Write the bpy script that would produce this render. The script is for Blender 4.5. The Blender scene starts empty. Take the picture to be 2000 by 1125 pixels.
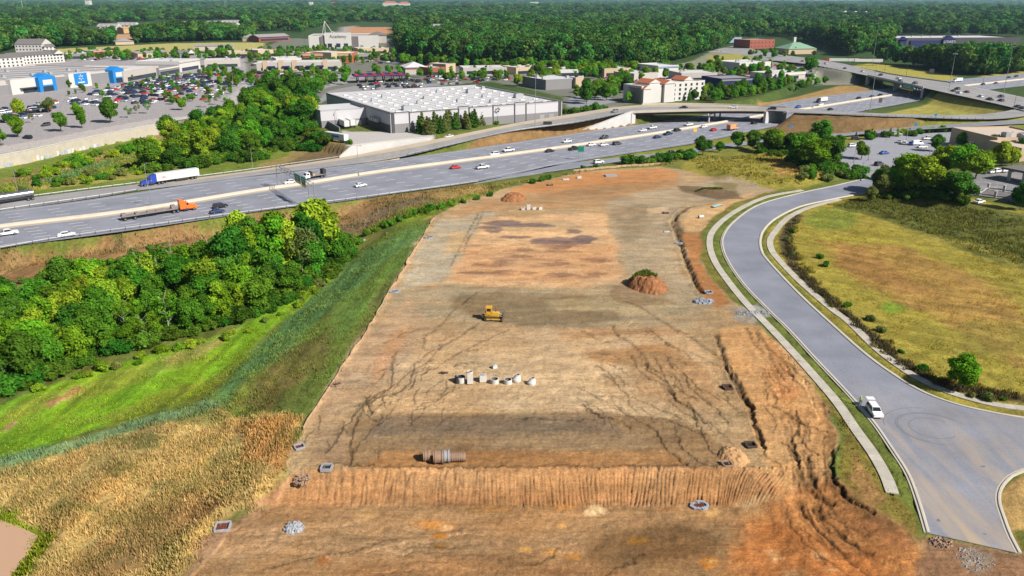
import bpy, bmesh, math, random
import numpy as np
from mathutils import Vector, Matrix
from mathutils.geometry import tessellate_polygon

random.seed(11)
RNG = np.random.default_rng(11)
S = bpy.context.scene
COL = S.collection
PI = math.pi

# ------------------------------------------------------------------ survey
# The place was surveyed from the photograph: a sight line through a pixel
# meets the level z, which gives the ground position of the thing seen there.
PW, PH = 2000.0, 1125.0
FOC = PW * 28.0 / 36.0
HC = 65.0
TH = math.atan(562.5 / FOC)
ST, CT = math.sin(TH), math.cos(TH)

def U(px, py, z=0.0):
    xc = (px - 1000.0) / FOC
    yc = (py - 562.5) / FOC
    d = ST + yc * CT
    k = (HC - z) / d
    return (xc * k, (CT - yc * ST) * k)

def P2(X, Y, z=0.0):
    dep = Y * CT + (HC - z) * ST
    up = Y * ST - (HC - z) * CT
    return (1000.0 + FOC * X / dep, 562.5 - FOC * up / dep)

def UP(pts, z=0.0):
    return [U(p[0], p[1], p[2] if len(p) > 2 else z) for p in pts]

def UZ(pts, z=0.0):
    out = []
    for p in pts:
        zz = p[2] if len(p) > 2 else z
        x, y = U(p[0], p[1], zz)
        out.append((x, y, zz))
    return out

def lin(c):
    c = c / 255.0
    return c / 12.92 if c <= 0.04045 else ((c + 0.055) / 1.055) ** 2.4

KEXP = 1.75
def A(r, g, b):           # colour seen in the sun -> base colour
    return tuple(lin(v) / KEXP for v in (r, g, b))

# ------------------------------------------------------------------ materials
MATS = {}
def mat(name, color=(.5, .5, .5), rough=.7, metal=0.0, spec=.3, vary=0.0, scale=1.0, bump=0.0, objcol=False, objrand=0.0):
    if name in MATS:
        return MATS[name]
    m = bpy.data.materials.new(name); m.use_nodes = True
    nt = m.node_tree; b = nt.nodes['Principled BSDF']
    b.inputs['Base Color'].default_value = (*color, 1)
    b.inputs['Roughness'].default_value = rough
    b.inputs['Metallic'].default_value = metal
    b.inputs['Specular IOR Level'].default_value = spec
    src = None
    if objcol:
        oi = nt.nodes.new('ShaderNodeObjectInfo'); src = oi.outputs['Color']
    if vary > 0:
        tc = nt.nodes.new('ShaderNodeTexCoord')
        n = nt.nodes.new('ShaderNodeTexNoise'); n.inputs['Scale'].default_value = scale
        n.inputs['Detail'].default_value = 6; n.inputs['Roughness'].default_value = .65
        nt.links.new(tc.outputs['Object'], n.inputs['Vector'])
        mr = nt.nodes.new('ShaderNodeMapRange')
        mr.inputs['From Min'].default_value = .25; mr.inputs['From Max'].default_value = .75
        mr.inputs['To Min'].default_value = 1 - vary; mr.inputs['To Max'].default_value = 1 + vary
        nt.links.new(n.outputs['Fac'], mr.inputs['Value'])
        mx = nt.nodes.new('ShaderNodeMix'); mx.data_type = 'RGBA'; mx.blend_type = 'MULTIPLY'
        mx.inputs['Factor'].default_value = 1
        if src is not None: nt.links.new(src, mx.inputs['A'])
        else: mx.inputs['A'].default_value = (*color, 1)
        nt.links.new(mr.outputs['Result'], mx.inputs['B'])
        src = mx.outputs['Result']
        if bump > 0:
            bp = nt.nodes.new('ShaderNodeBump'); bp.inputs['Strength'].default_value = bump
            bp.inputs['Distance'].default_value = .3
            nt.links.new(n.outputs['Fac'], bp.inputs['Height']); nt.links.new(bp.outputs['Normal'], b.inputs['Normal'])
    if src is not None:
        nt.links.new(src, b.inputs['Base Color'])
    MATS[name] = m
    return m

def foliage_mat(name, color, hue=.03, val=.35, trans=.25, attr=True, bright=1.0):
    m = bpy.data.materials.new(name); m.use_nodes = True
    nt = m.node_tree; nt.nodes.clear()
    out = nt.nodes.new('ShaderNodeOutputMaterial')
    oi = nt.nodes.new('ShaderNodeObjectInfo')
    hs = nt.nodes.new('ShaderNodeHueSaturation'); hs.inputs['Color'].default_value = (*color, 1)
    mr = nt.nodes.new('ShaderNodeMapRange'); mr.inputs['To Min'].default_value = .5 - hue; mr.inputs['To Max'].default_value = .5 + hue
    nt.links.new(oi.outputs['Random'], mr.inputs['Value']); nt.links.new(mr.outputs['Result'], hs.inputs['Hue'])
    m2 = nt.nodes.new('ShaderNodeMath'); m2.operation = 'MULTIPLY'; m2.inputs[1].default_value = 7.31
    m3 = nt.nodes.new('ShaderNodeMath'); m3.operation = 'FRACT'
    nt.links.new(oi.outputs['Random'], m2.inputs[0]); nt.links.new(m2.outputs[0], m3.inputs[0])
    mv = nt.nodes.new('ShaderNodeMapRange'); mv.inputs['To Min'].default_value = 1 - val; mv.inputs['To Max'].default_value = 1 + val
    nt.links.new(m3.outputs[0], mv.inputs['Value'])
    if attr:
        at = nt.nodes.new('ShaderNodeAttribute'); at.attribute_name = 'tint'
        mm = nt.nodes.new('ShaderNodeMath'); mm.operation = 'MULTIPLY'
        nt.links.new(mv.outputs['Result'], mm.inputs[0]); nt.links.new(at.outputs['Fac'], mm.inputs[1])
        nt.links.new(mm.outputs[0], hs.inputs['Value'])
    else:
        nt.links.new(mv.outputs['Result'], hs.inputs['Value'])
    d = nt.nodes.new('ShaderNodeBsdfDiffuse'); t = nt.nodes.new('ShaderNodeBsdfTranslucent')
    nt.links.new(hs.outputs['Color'], d.inputs['Color'])
    nt.links.new(hs.outputs['Color'], t.inputs['Color'])
    mx = nt.nodes.new('ShaderNodeMixShader'); mx.inputs['Fac'].default_value = trans
    nt.links.new(d.outputs[0], mx.inputs[1]); nt.links.new(t.outputs[0], mx.inputs[2])
    nt.links.new(mx.outputs[0], out.inputs['Surface'])
    MATS[name] = m
    return m

def blade_mat(name, trans=.2):
    m = bpy.data.materials.new(name); m.use_nodes = True
    nt = m.node_tree; nt.nodes.clear()
    out = nt.nodes.new('ShaderNodeOutputMaterial')
    at = nt.nodes.new('ShaderNodeAttribute'); at.attribute_name = 'Col'
    d = nt.nodes.new('ShaderNodeBsdfDiffuse'); t = nt.nodes.new('ShaderNodeBsdfTranslucent')
    nt.links.new(at.outputs['Color'], d.inputs['Color']); nt.links.new(at.outputs['Color'], t.inputs['Color'])
    mx = nt.nodes.new('ShaderNodeMixShader'); mx.inputs['Fac'].default_value = trans
    nt.links.new(d.outputs[0], mx.inputs[1]); nt.links.new(t.outputs[0], mx.inputs[2])
    nt.links.new(mx.outputs[0], out.inputs['Surface'])
    MATS[name] = m
    return m

# ------------------------------------------------------------------ meshes
class MB:
    def __init__(s): s.v = []; s.f = []; s.m = []; s.sm = []
    def add(s, vs, fs, mi=0, smooth=False):
        o = len(s.v); s.v.extend([tuple(v) for v in vs])
        for f in fs:
            s.f.append([i + o for i in f]); s.m.append(mi); s.sm.append(smooth)
    def box(s, c, d, rz=0.0, mi=0, taper=1.0, tx=None):
        x, y, z = c; a, b, h = d[0] / 2, d[1] / 2, d[2] / 2
        ty = taper; txx = taper if tx is None else tx
        cs, sn = math.cos(rz), math.sin(rz)
        vs = []
        for dz, kx, ky in ((-h, 1, 1), (h, txx, ty)):
            for ux, uy in ((-a, -b), (a, -b), (a, b), (-a, b)):
                ux *= kx; uy *= ky
                vs.append((x + ux * cs - uy * sn, y + ux * sn + uy * cs, z + dz))
        s.add(vs, [(0, 3, 2, 1), (4, 5, 6, 7), (0, 1, 5, 4), (1, 2, 6, 5), (2, 3, 7, 6), (3, 0, 4, 7)], mi)
    def prism(s, poly, z0, z1, mi=0, mtop=None, bottom=True):
        n = len(poly)
        ar = sum(poly[i][0] * poly[(i + 1) % n][1] - poly[(i + 1) % n][0] * poly[i][1] for i in range(n))
        if ar < 0: poly = poly[::-1]
        vs = [(p[0], p[1], z0) for p in poly] + [(p[0], p[1], z1) for p in poly]
        s.add(vs, [(i, (i + 1) % n, n + (i + 1) % n, n + i) for i in range(n)], mi)
        tr = tessellate_polygon([[Vector((p[0], p[1], 0)) for p in poly]])
        def up(t):
            a, b, c = (poly[i] for i in t)
            return t if (b[0]-a[0])*(c[1]-a[1])-(b[1]-a[1])*(c[0]-a[0]) > 0 else t[::-1]
        s.add([(p[0], p[1], z1) for p in poly], [up(t) for t in tr], mi if mtop is None else mtop)
        if bottom: s.add([(p[0], p[1], z0) for p in poly], [up(t)[::-1] for t in tr], mi)
    def cyl(s, a, b, r0, r1=None, n=10, mi=0, caps=True, smooth=True):
        r1 = r0 if r1 is None else r1
        a, b = Vector(a), Vector(b); d = (b - a).normalized()
        u = d.orthogonal().normalized(); w = d.cross(u)
        vs = []
        for c, r in ((a, r0), (b, r1)):
            for i in range(n):
                t = 2 * PI * i / n
                vs.append(c + u * math.cos(t) * r + w * math.sin(t) * r)
        s.add(vs, [(i, (i + 1) % n, n + (i + 1) % n, n + i) for i in range(n)], mi, smooth)
        if caps:
            s.add(vs[:n], [tuple(range(n))[::-1]], mi); s.add(vs[n:], [tuple(range(n))], mi)
    def tube(s, a, b, r, th, n=20, mi=0, mi_in=None):
        # open pipe with wall thickness
        a, b = Vector(a), Vector(b); d = (b - a).normalized()
        u = d.orthogonal().normalized(); w = d.cross(u)
        vs = []
        for c, rr in ((a, r), (b, r), (b, r - th), (a, r - th)):
            for i in range(n):
                t = 2 * PI * i / n
                vs.append(c + u * math.cos(t) * rr + w * math.sin(t) * rr)
        mi_in = mi if mi_in is None else mi_in
        for k, mm in ((0, mi), (1, mi), (2, mi_in), (3, mi)):
            k2 = (k + 1) % 4
            s.add([vs[k * n + i] for i in range(n)] + [vs[k2 * n + i] for i in range(n)],
                  [(i, (i + 1) % n, n + (i + 1) % n, n + i) for i in range(n)], mm, k in (0, 2))
    def strip(s, L, R, mi=0):
        n = len(L)
        s.add(list(L) + list(R), [(i, n + i, n + i + 1, i + 1) for i in range(n - 1)], mi)
    def sweep(s, pts, prof, mi=0, smooth=False):
        # profile [(offset sideways (right +), up)] carried along 3-D points
        n = len(pts); k = len(prof); vs = []
        for i, p in enumerate(pts):
            a = pts[max(0, i - 1)]; b = pts[min(n - 1, i + 1)]
            dx, dy = b[0] - a[0], b[1] - a[1]; l = math.hypot(dx, dy) or 1
            rx, ry = dy / l, -dx / l
            for o, z in prof: vs.append((p[0] + rx * o, p[1] + ry * o, p[2] + z))
        fs = [(i * k + j, (i + 1) * k + j, (i + 1) * k + (j + 1) % k, i * k + (j + 1) % k) for i in range(n - 1) for j in range(k)]
        s.add(vs, fs, mi, smooth)
        s.add(vs[:k], [tuple(range(k))], mi); s.add(vs[-k:], [tuple(range(k))[::-1]], mi)
    def mesh(s, name, mats):
        me = bpy.data.meshes.new(name)
        me.from_pydata(s.v, [], s.f)
        for m in mats: me.materials.append(m)
        me.polygons.foreach_set('material_index', s.m)
        me.polygons.foreach_set('use_smooth', s.sm)
        me.update()
        return me
    def build(s, name, mats, parent=None, loc=None, rz=0.0, fix=False):
        if not isinstance(mats, (list, tuple)): mats = [mats]
        me = s.mesh(name, mats)
        if fix:
            bm = bmesh.new(); bm.from_mesh(me); bmesh.ops.recalc_face_normals(bm, faces=bm.faces); bm.to_mesh(me); bm.free()
        o = bpy.data.objects.new(name, me); COL.objects.link(o)
        if parent is not None: o.parent = parent
        if loc is not None: o.location = loc
        o.rotation_euler.z = rz
        return o

def tag(o, label=None, cat=None, group=None, kind=None):
    if label: o['label'] = label
    if cat: o['category'] = cat
    if group: o['group'] = group
    if kind: o['kind'] = kind
    return o

def thing(name, label, cat, loc=(0, 0, 0), rz=0.0, group=None):
    o = bpy.data.objects.new(name, None); COL.objects.link(o)
    o.empty_display_size = .5
    o.location = loc; o.rotation_euler.z = rz
    return tag(o, label, cat, group)

def struct(o): o['kind'] = 'structure'; return o

def copy_tree(o, parent=None):
    c = o.copy(); COL.objects.link(c)
    if parent is not None: c.parent = parent
    for ch in list(o.children): copy_tree(ch, c)
    return c

def np_mesh(name, V, F, mats, smooth=False, attrs=None, midx=None):
    V = np.asarray(V, np.float32); F = np.asarray(F, np.int32)
    k = F.shape[1]
    me = bpy.data.meshes.new(name)
    me.vertices.add(len(V)); me.vertices.foreach_set('co', V.ravel())
    me.loops.add(F.size); me.loops.foreach_set('vertex_index', F.ravel())
    me.polygons.add(len(F))
    me.polygons.foreach_set('loop_start', np.arange(0, F.size, k, dtype=np.int32))
    me.polygons.foreach_set('loop_total', np.full(len(F), k, np.int32))
    if midx is not None: me.polygons.foreach_set('material_index', np.asarray(midx, np.int32))
    me.polygons.foreach_set('use_smooth', np.full(len(F), smooth, bool))
    for m in mats: me.materials.append(m)
    for an, (typ, arr) in (attrs or {}).items():
        at = me.attributes.new(an, typ, 'POINT')
        if typ == 'FLOAT': at.data.foreach_set('value', np.asarray(arr, np.float32).ravel())
        else:
            a4 = np.ones((len(V), 4), np.float32); a4[:, :3] = arr
            at.data.foreach_set('color', a4.ravel())
    me.update(calc_edges=True)
    return me

def np_obj(name, *a, parent=None, **k):
    o = bpy.data.objects.new(name, np_mesh(name, *a, **k)); COL.objects.link(o)
    if parent is not None: o.parent = parent
    return o

# ------------------------------------------------------------------ numbers
def _h(ix, iy, s):
    n = (ix.astype(np.int64) * 374761393 + iy.astype(np.int64) * 668265263 + s * 974711) & 0x7fffffff
    n = ((n ^ (n >> 13)) * 1274126177) & 0x7fffffff
    return ((n ^ (n >> 16)) & 0xffff) / 65535.0
def vnoise(x, y, s=0):
    ix, iy = np.floor(x), np.floor(y); fx, fy = x - ix, y - iy
    fx = fx * fx * (3 - 2 * fx); fy = fy * fy * (3 - 2 * fy)
    a, b = _h(ix, iy, s), _h(ix + 1, iy, s); c, d = _h(ix, iy + 1, s), _h(ix + 1, iy + 1, s)
    return (a + (b - a) * fx) * (1 - fy) + (c + (d - c) * fx) * fy
def fbm(x, y, s=0, o=4):
    r = 0; a = .5; t = 0
    for i in range(o):
        r = r + a * vnoise(x, y, s + i); t += a; a *= .5; x = x * 2.03 + 11.3; y = y * 2.03 + 5.7
    return r / t
def sstep(e0, e1, x):
    t = np.clip((x - e0) / (e1 - e0), 0, 1); return t * t * (3 - 2 * t)

def seg_d(X, Y, pts, closed=False):
    # distance to a polyline, with the nearest point's parameter (segment + t)
    best = np.full(X.shape, 1e18); par = np.zeros(X.shape)
    n = len(pts)
    for i in range(n if closed else n - 1):
        ax, ay = pts[i][:2]; bx, by = pts[(i + 1) % n][:2]
        dx, dy = bx - ax, by - ay; l2 = dx * dx + dy * dy + 1e-12
        t = np.clip(((X - ax) * dx + (Y - ay) * dy) / l2, 0, 1)
        d = (X - ax - t * dx) ** 2 + (Y - ay - t * dy) ** 2
        k = d < best
        best = np.where(k, d, best); par = np.where(k, i + t, par)
    return np.sqrt(best), par
def inside(X, Y, poly):
    r = np.zeros(X.shape, bool); n = len(poly)
    for i in range(n):
        ax, ay = poly[i][:2]; bx, by = poly[(i + 1) % n][:2]
        if ay == by: continue
        c = ((ay > Y) != (by > Y)) & (X < (bx - ax) * (Y - ay) / (by - ay) + ax)
        r ^= c
    return r
def poly_sd(X, Y, poly):
    d, _ = seg_d(X, Y, poly, True)
    return np.where(inside(X, Y, poly), -d, d)

def resample(pts, n=None, step=None):
    pts = [np.array(p, float) for p in pts]
    d = [0.0]
    for a, b in zip(pts, pts[1:]): d.append(d[-1] + np.linalg.norm(b - a))
    L = d[-1]
    if n is None: n = max(2, int(L / step) + 1)
    out = []; j = 0
    for i in range(n):
        t = L * i / (n - 1)
        while j < len(pts) - 2 and d[j + 1] < t: j += 1
        k = (t - d[j]) / max(1e-9, d[j + 1] - d[j])
        out.append(tuple(pts[j] + (pts[j + 1] - pts[j]) * min(1, max(0, k))))
    return out
def spline(pts, sub=6):
    # Catmull-Rom through the points
    P = [np.array(p, float) for p in pts]
    P = [2 * P[0] - P[1]] + P + [2 * P[-1] - P[-2]]
    out = []
    for i in range(1, len(P) - 2):
        p0, p1, p2, p3 = P[i - 1:i + 3]
        for k in range(sub):
            t = k / sub
            out.append(tuple(.5 * (2 * p1 + (p2 - p0) * t + (2 * p0 - 5 * p1 + 4 * p2 - p3) * t * t + (3 * p1 - p0 - 3 * p2 + p3) * t ** 3)))
    out.append(tuple(P[-2]))
    return out
def offset(pts, d):
    out = []; n = len(pts)
    for i, p in enumerate(pts):
        a = pts[max(0, i - 1)]; b = pts[min(n - 1, i + 1)]
        dx, dy = b[0] - a[0], b[1] - a[1]; l = math.hypot(dx, dy) or 1
        out.append((p[0] + dy / l * d, p[1] - dx / l * d) + tuple(p[2:]))
    return out
# ------------------------------------------------------------------ road lines (x, y in the photograph, z of the ground there)
MED = [(-150,467),(0,444),(250,414),(500,373.5),(600,359),(750,335),(1000,302),(1250,266),(1400,241.5),(1500,224),(1575,213),(1675,197),(1745,186),(1830,174),(1930,163),(2000,155),(2150,139)]
HE0 = [(-150,512),(0,487),(120,466),(300,441),(460,419),(610,400),(770,379),(930,357.5),(1000,343),(1077,323),(1200,303.5),(1350,282),(1425,266),(1490,251),(1560,238),(1690,216),(1792,198),(1850,188.5),(1937,174.5),(2000,168),(2150,154)]
HF1 = [(-150,437),(0,414),(187,387),(265,374),(350,363),(500,343.5),(715,318),(800,307),(900,293),(1000,279),(1137,257.5),(1250,243),(1375,225),(1500,205),(1600,188.5),(1692,178),(1780,165),(1860,156),(2000,143),(2150,128)]
RF = [(-150,419,0),(0,396,0),(57,386.5,0),(250,362,0),(385,347,0),(500,332,0),(665,308,.3),(750,292,1.5),(840,274.5,3.5),(1000,242,5.5),(1100,225.5,6.3),(1225,207,7),(1350,204,7),(1475,208,7),(1575,213.5,7),(1675,219.5,7),(1800,224,6.5),(1900,224,6),(1960,218,5.8),(2010,205,5.8)]
RN = [(-150,436,0),(0,413,0),(187,386,0),(265,373,0),(350,362.5,0),(500,343,0),(715,317.5,.3),(800,303,1.2),(1000,257,4.5),(1125,240,6),(1220,221,7),(1240,219,7),(1375,215.5,7),(1500,216,7),(1575,221,7),(1685,226,7),(1800,230,6.5),(1900,233,6),(1970,231,5.8),(2030,222,5.8)]
CU = [(1440,88,2),(1500,103,3.5),(1575,113,5),(1650,125,6.5),(1737,145,7.5),(1875,165,7.5),(2000,190,6.5),(2200,235,5.5)]
CL = [(1395,97,2),(1470,114,3.5),(1530,120,5),(1592,127.5,6.5),(1700,149,7.5),(1775,165,7.5),(1847,181,7.5),(1975,209.5,6.5),(2080,240,5.5)]
XE0 = [(940,355.5),(1000,346),(1100,332),(1170,321.5),(1260,308),(1350,298),(1450,284),(1560,272,0),(1680,263,.6),(1800,253,2.5),(1900,247,4.2),(2010,241,5.4)]
XE1 = [(1079,322.6),(1120,317.5),(1175,311.5),(1260,301.5),(1350,291),(1450,277),(1560,266,0),(1680,257.5,.6),(1800,246,2.5),(1900,240,4.2),(2010,233,5.4)]
# the curving new street on the right
KL = [(1730,343),(1675,352),(1625,363.5),(1572,374.5),(1500,393),(1462,410),(1427,438),(1411,463),(1411,485),(1423,514),(1453,557),(1500,606),(1539,644),(1591,701),(1645,758),(1672,788),(1705,826),(1742,880),(1772,928),(1793,985),(1809,1040)]
KR = [(1735,372),(1675,380),(1617,391),(1562,404),(1517,426),(1494,447),(1486,467),(1488,488),(1500,508),(1560,572),(1627,634),(1693,692),(1751,734),(1802,764),(1863,787),(1930,803),(2000,815),(2140,831)]
KB = [(2140,870),(2000,917),(1968,933),(1951,955),(1948,980),(1957,1010),(1970,1045),(1988,1080)]
SL = [(1567,371.5),(1500,384),(1450,405),(1412,430),(1391,453),(1386,472),(1389,493),(1402,521),(1435,566),(1465,601),(1499,635),(1545,684),(1591,735),(1637,789),(1669,836),(1705,886),(1730,930),(1743,964)]
SR = [(1640,389),(1625,393),(1575,407),(1537,427),(1514,452),(1504,470),(1507,488),(1519,505),(1560,548),(1621,601),(1657,628),(1712,681),(1766,722),(1802,743),(1848,764),(1923,786),(2000,798),(2140,812)]

def W3(pts, sub=5):
    p = UZ(pts)
    return spline(p, sub)
wMED, wHE0, wHF1 = W3(MED), W3(HE0), W3(HF1)
wRF, wRN, wCU, wCL = W3(RF), W3(RN), W3(CU), W3(CL)
wXE0, wXE1 = W3(XE0), W3(XE1)
wKL, wKR, wKB, wSL, wSR = W3(KL), W3(KR), W3(KB), W3(SL), W3(SR)
def centre(L, R, n=60):
    a, b = resample(L, n), resample(R, n)
    return [tuple((np.array(p) + np.array(q)) / 2) for p, q in zip(a, b)], [np.linalg.norm(np.array(p) - np.array(q)) / 2 for p, q in zip(a, b)]
def near_pair(c, L, R, n):
    # left and right points square to a centre line
    return c
cR, hwR = centre(wRF, wRN, 120)
cC, hwC = centre(wCU, wCL, 100)
cX, hwX = centre(wXE0, wXE1, 60)
def part_of(c, x0, x1):
    return [p for p in c if x0 <= P2(*p)[0] <= x1]
ramp_w = part_of(cR, 640, 1238); ramp_e = part_of(cR, 1524, 2100)
cross_n = part_of(cC, 1300, 1694); cross_s = part_of(cC, 1836, 2300)
exit_e = part_of(cX, 1640, 2100)
EMB = [(ramp_w, 6.0, .55), (ramp_e, 6.5, .5), (cross_n, 17.0, .5), (cross_s, 17.0, .5), (exit_e, 6.0, .4)]
hwy_poly = wHE0 + wHF1[::-1]
exit_poly = wXE0 + wXE1[::-1]
ramp0_poly = [p for p in wRF if P2(*p)[0] < 800] + [p for p in wRN if P2(*p)[0] < 800][::-1]
street_poly = wKL + wKB[::-1] + wKR[::-1]

WALL_TOP = [(-420,372),(-200,337),(0,303),(85,286),(170,268),(300,243.5),(338,237)]
wZ = 5.0
ZONES = [
 # polygon, level, blend outwards, (warp)
 ([(-420,372),(-200,337),(0,303),(85,286),(170,268),(300,243.5),(338,237),(420,222),(500,150),(600,60),(600,30),(-900,30),(-900,400)], 5.0, .7, 0),
 ([(560,215),(600,262),(640,277),(690,291),(825,271),(1000,243),(1100,229),(1200,208),(1300,203),(1450,200),(1530,175),(1600,140),(1470,110),(1300,80),(1200,40),(500,40),(480,160)], 4.0, 2.5, 0),
 # wood and swale left of the site
 ([(-500,560),(-200,545),(0,522),(200,498),(400,455),(520,428),(640,424),(700,440),(690,480),(640,545),(560,610),(480,690),(400,745),(250,815),(100,870),(-200,950),(-500,1050)], -5.0, 17.0, 2.),
 ([(-500,1050),(-200,960),(0,915),(200,850),(350,812),(430,830),(440,900),(380,980),(310,1080),(200,1300),(-600,1700)], -4.0, 11.0, 1.5),
 ([(-300,960),(-100,985),(0,1014),(75,1046),(55,1080),(10,1135),(-60,1300),(-500,1400)], -6.4, 5.0, .4),
 # lower bench in front of the pad
 ([(1490,1010),(1560,1000),(1620,1060),(1680,1140),(1700,1900),(1400,1900),(1440,1060)], -1.7, 9.0, .4),
 ([(548,985),(800,986),(1100,985),(1400,984),(1470,1005),(1500,1060),(1520,1150),(1500,1900),(200,1900),(380,1060),(440,1020)], -2.6, 5.4, .25),
 # right: grass hill beyond the site, terrace of the parking lots
 ([(1400,318),(1500,300),(1580,308),(1600,335),(1530,345),(1430,338)], 2.5, 9.0, 1.),
 ([(1790,372),(1850,392),(1960,418),(2060,440),(2500,560),(2600,330),(2100,300),(1950,325),(1850,350)], 2.2, 9.0, .6),
]
wZONES = [(UP(p, z), z, b, w) for p, z, b, w in ZONES]

def sub_box(X, Y, poly, m):
    xs = [p[0] for p in poly]; ys = [p[1] for p in poly]
    return np.nonzero((X > min(xs) - m) & (X < max(xs) + m) & (Y > min(ys) - m) & (Y < max(ys) + m))[0]

def height(X, Y, coarse=True):
    X = np.asarray(X, float).ravel(); Y = np.asarray(Y, float).ravel()
    H = np.zeros(X.shape)
    far = sstep(700, 3000, Y)
    H += far * (fbm(X / 900, Y / 900, 3, 3) - .5) * 50 + sstep(5000, 16000, Y) * (fbm(X / 2500, Y / 2500, 9, 3) * 50 - 8)
    for poly, z, b, w in wZONES:
        i = sub_box(X, Y, poly, b + 4)
        if not len(i): continue
        sd = poly_sd(X[i], Y[i], poly)
        if w: sd = sd + w * (fbm(X[i] / 9, Y[i] / 9, 21, 3) - .5) * 2
        m = 1 - sstep(0, b, sd)
        m = m * (1 - far[i])
        H[i] = H[i] * (1 - m) + z * m
    for c, hw, sl in EMB:
        if len(c) < 2: continue
        i = sub_box(X, Y, c, 30)
        if not len(i): continue
        d, par = seg_d(X[i], Y[i], c)
        zz = np.interp(par, np.arange(len(c)), [p[2] for p in c])
        H[i] = np.maximum(H[i], zz - .3 - np.maximum(0, d - hw) * sl)
    for poly, z, b in ((hwy_poly, -.3, 3.0), (exit_poly, -.3, 3.0), (ramp0_poly, -.3, 2.5), (street_poly, -.12, 2.0)):
        i = sub_box(X, Y, poly, b + 1)
        if not len(i): continue
        sd = poly_sd(X[i], Y[i], poly)
        m = 1 - sstep(.2, b, sd)
        if poly is exit_poly: m = m * (1 - sstep(200, 260, X[i]))
        H[i] = H[i] * (1 - m) + z * m
    return H
def HZ(x, y): return float(height(np.array([x]), np.array([y]))[0])
def UT(px, py):
    z = 0.0
    for _ in range(9):
        x, y = U(px, py, z); z = .35 * z + .65 * HZ(x, y)
    return (x, y, HZ(x, y))
def UTs(P):
    P = np.asarray(P, float); z = np.zeros(len(P))
    xc = (P[:, 0] - 1000) / FOC; yc = (P[:, 1] - 562.5) / FOC
    d = ST + yc * CT; f = CT - yc * ST
    for _ in range(9):
        k = (HC - z) / d; X = xc * k; Y = f * k
        z = .35 * z + .65 * height(X, Y)
    return X, Y, height(X, Y)

# ------------------------------------------------------------------ rills and gullies on the site
RILLS = [
 # width m, depth m, points
 (.32,.12,[(932,571),(884,607),(863,634),(829,659),(827,680)]),
 (.35,.12,[(935,631),(890,662),(839,689),(808,713),(799,749),(772,770),(730,776)]),
 (.25,.10,[(996,643),(938,668),(880,700),(845,722),(812,735),(800,760)]),
 (.35,.12,[(772,686),(763,722),(766,752),(740,775),(709,794),(687,845),(684,876),(687,905)]),
 (.3,.1,[(840,705),(800,725),(775,750),(735,770),(700,800),(660,850),(640,885)]),
 (.22,.08,[(760,815),(720,840),(700,870),(686,890)]),
 (.4,.14,[(1196,637),(1206,656),(1239,674),(1260,701),(1263,722),(1302,746),(1320,780),(1350,800),(1378,826)]),
 (.35,.12,[(1269,643),(1305,674),(1357,692),(1399,713)]),
 (.4,.14,[(1220,588),(1242,595),(1266,610),(1296,628),(1314,643),(1348,656),(1390,689),(1408,705)]),
 (.28,.1,[(1236,695),(1242,719),(1272,743),(1299,752),(1330,790)]),
 (.28,.1,[(1278,695),(1293,728),(1302,746)]),
 (.3,.1,[(1302,698),(1314,719),(1336,728),(1345,755),(1375,780),(1400,800),(1420,826)]),
 (.3,.1,[(1163,713),(1193,731),(1206,755),(1230,776),(1257,785),(1302,806),(1342,822)]),
 (.75,.4,[(1398,655),(1402,668),(1411,690),(1417,716),(1435,746),(1447,770),(1462,790),(1468,815),(1481,851),(1492,875)]),
 (.5,.2,[(1425,715),(1440,740),(1456,775),(1468,800)]),
 (.4,.14,[(1200,795),(1212,803),(1248,824),(1278,839),(1293,864),(1305,882),(1339,906)]),
 (.32,.12,[(1342,785),(1360,824),(1378,867),(1390,885),(1415,900)]),
 (.28,.12,[(1323,857),(1332,879),(1372,906)]),
 (.25,.1,[(1300,815),(1340,835),(1372,850),(1400,850)]),
 (.5,.16,[(1509,791),(1536,806),(1566,827),(1612,842)]),
 (.5,.2,[(1545,860),(1560,915),(1575,945),(1606,966),(1633,978)]),
 (.4,.15,[(1560,845),(1575,873),(1594,885)]),
 (.4,.15,[(1577,895),(1578,920),(1591,936),(1600,960)]),
 (.4,.15,[(1552,800),(1560,835),(1545,860)]),
 (.45,.14,[(1560,963),(1579,990),(1606,1021),(1642,1054),(1681,1087),(1727,1120)]),
 (.5,.16,[(1600,985),(1633,1015),(1660,1042),(1709,1072)]),
 (.35,.12,[(1575,965),(1590,1000),(1625,1042),(1665,1065)]),
 (.4,.12,[(1540,970),(1550,1010),(1575,1040),(1620,1075),(1680,1115)]),
 (1.5,1.0,[(1318,364),(1345,366),(1375,372),(1400,378),(1420,383),(1445,382)]),
 (1.0,.7,[(1420,385),(1375,395),(1345,405),(1325,417),(1312,432),(1320,452),(1330,482),(1336,500),(1345,522),(1353,542),(1360,556),(1372,572)]),
 (.9,.5,[(1345,404),(1318,420),(1322,440),(1332,456)]),
 (.35,.1,[(640,905),(760,912),(900,912),(1100,910),(1300,910),(1470,910)]),
 (.25,.08,[(945,410),(932,440),(915,465),(905,490)]),
 (.25,.1,[(935,415),(905,470),(880,520)]),
 (.2,.06,[(1000,820),(1050,818),(1120,822),(1180,815)]),
 (.3,.1,[(520,1075),(600,1058),(700,1040),(780,1015)]),
 (.35,.1,[(1125,1125),(1150,1108),(1190,1085),(1260,1050)]),
 (.3,.1,[(1040,1072),(1075,1060),(1090,1040)]),
 (.3,.12,[(1638,870),(1625,905),(1628,935),(1650,962),(1690,985)]),
 (.5,.3,[(1626,880),(1622,910),(1632,945),(1660,975),(1705,1000)]),
 (.4,.15,[(1480,650),(1500,680),(1530,705),(1545,735)]),
 (.35,.12,[(1500,690),(1512,715),(1530,740)]),
 (.35,.12,[(1460,640),(1470,670),(1490,690)]),
]
_r = random.Random(5)
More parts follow.
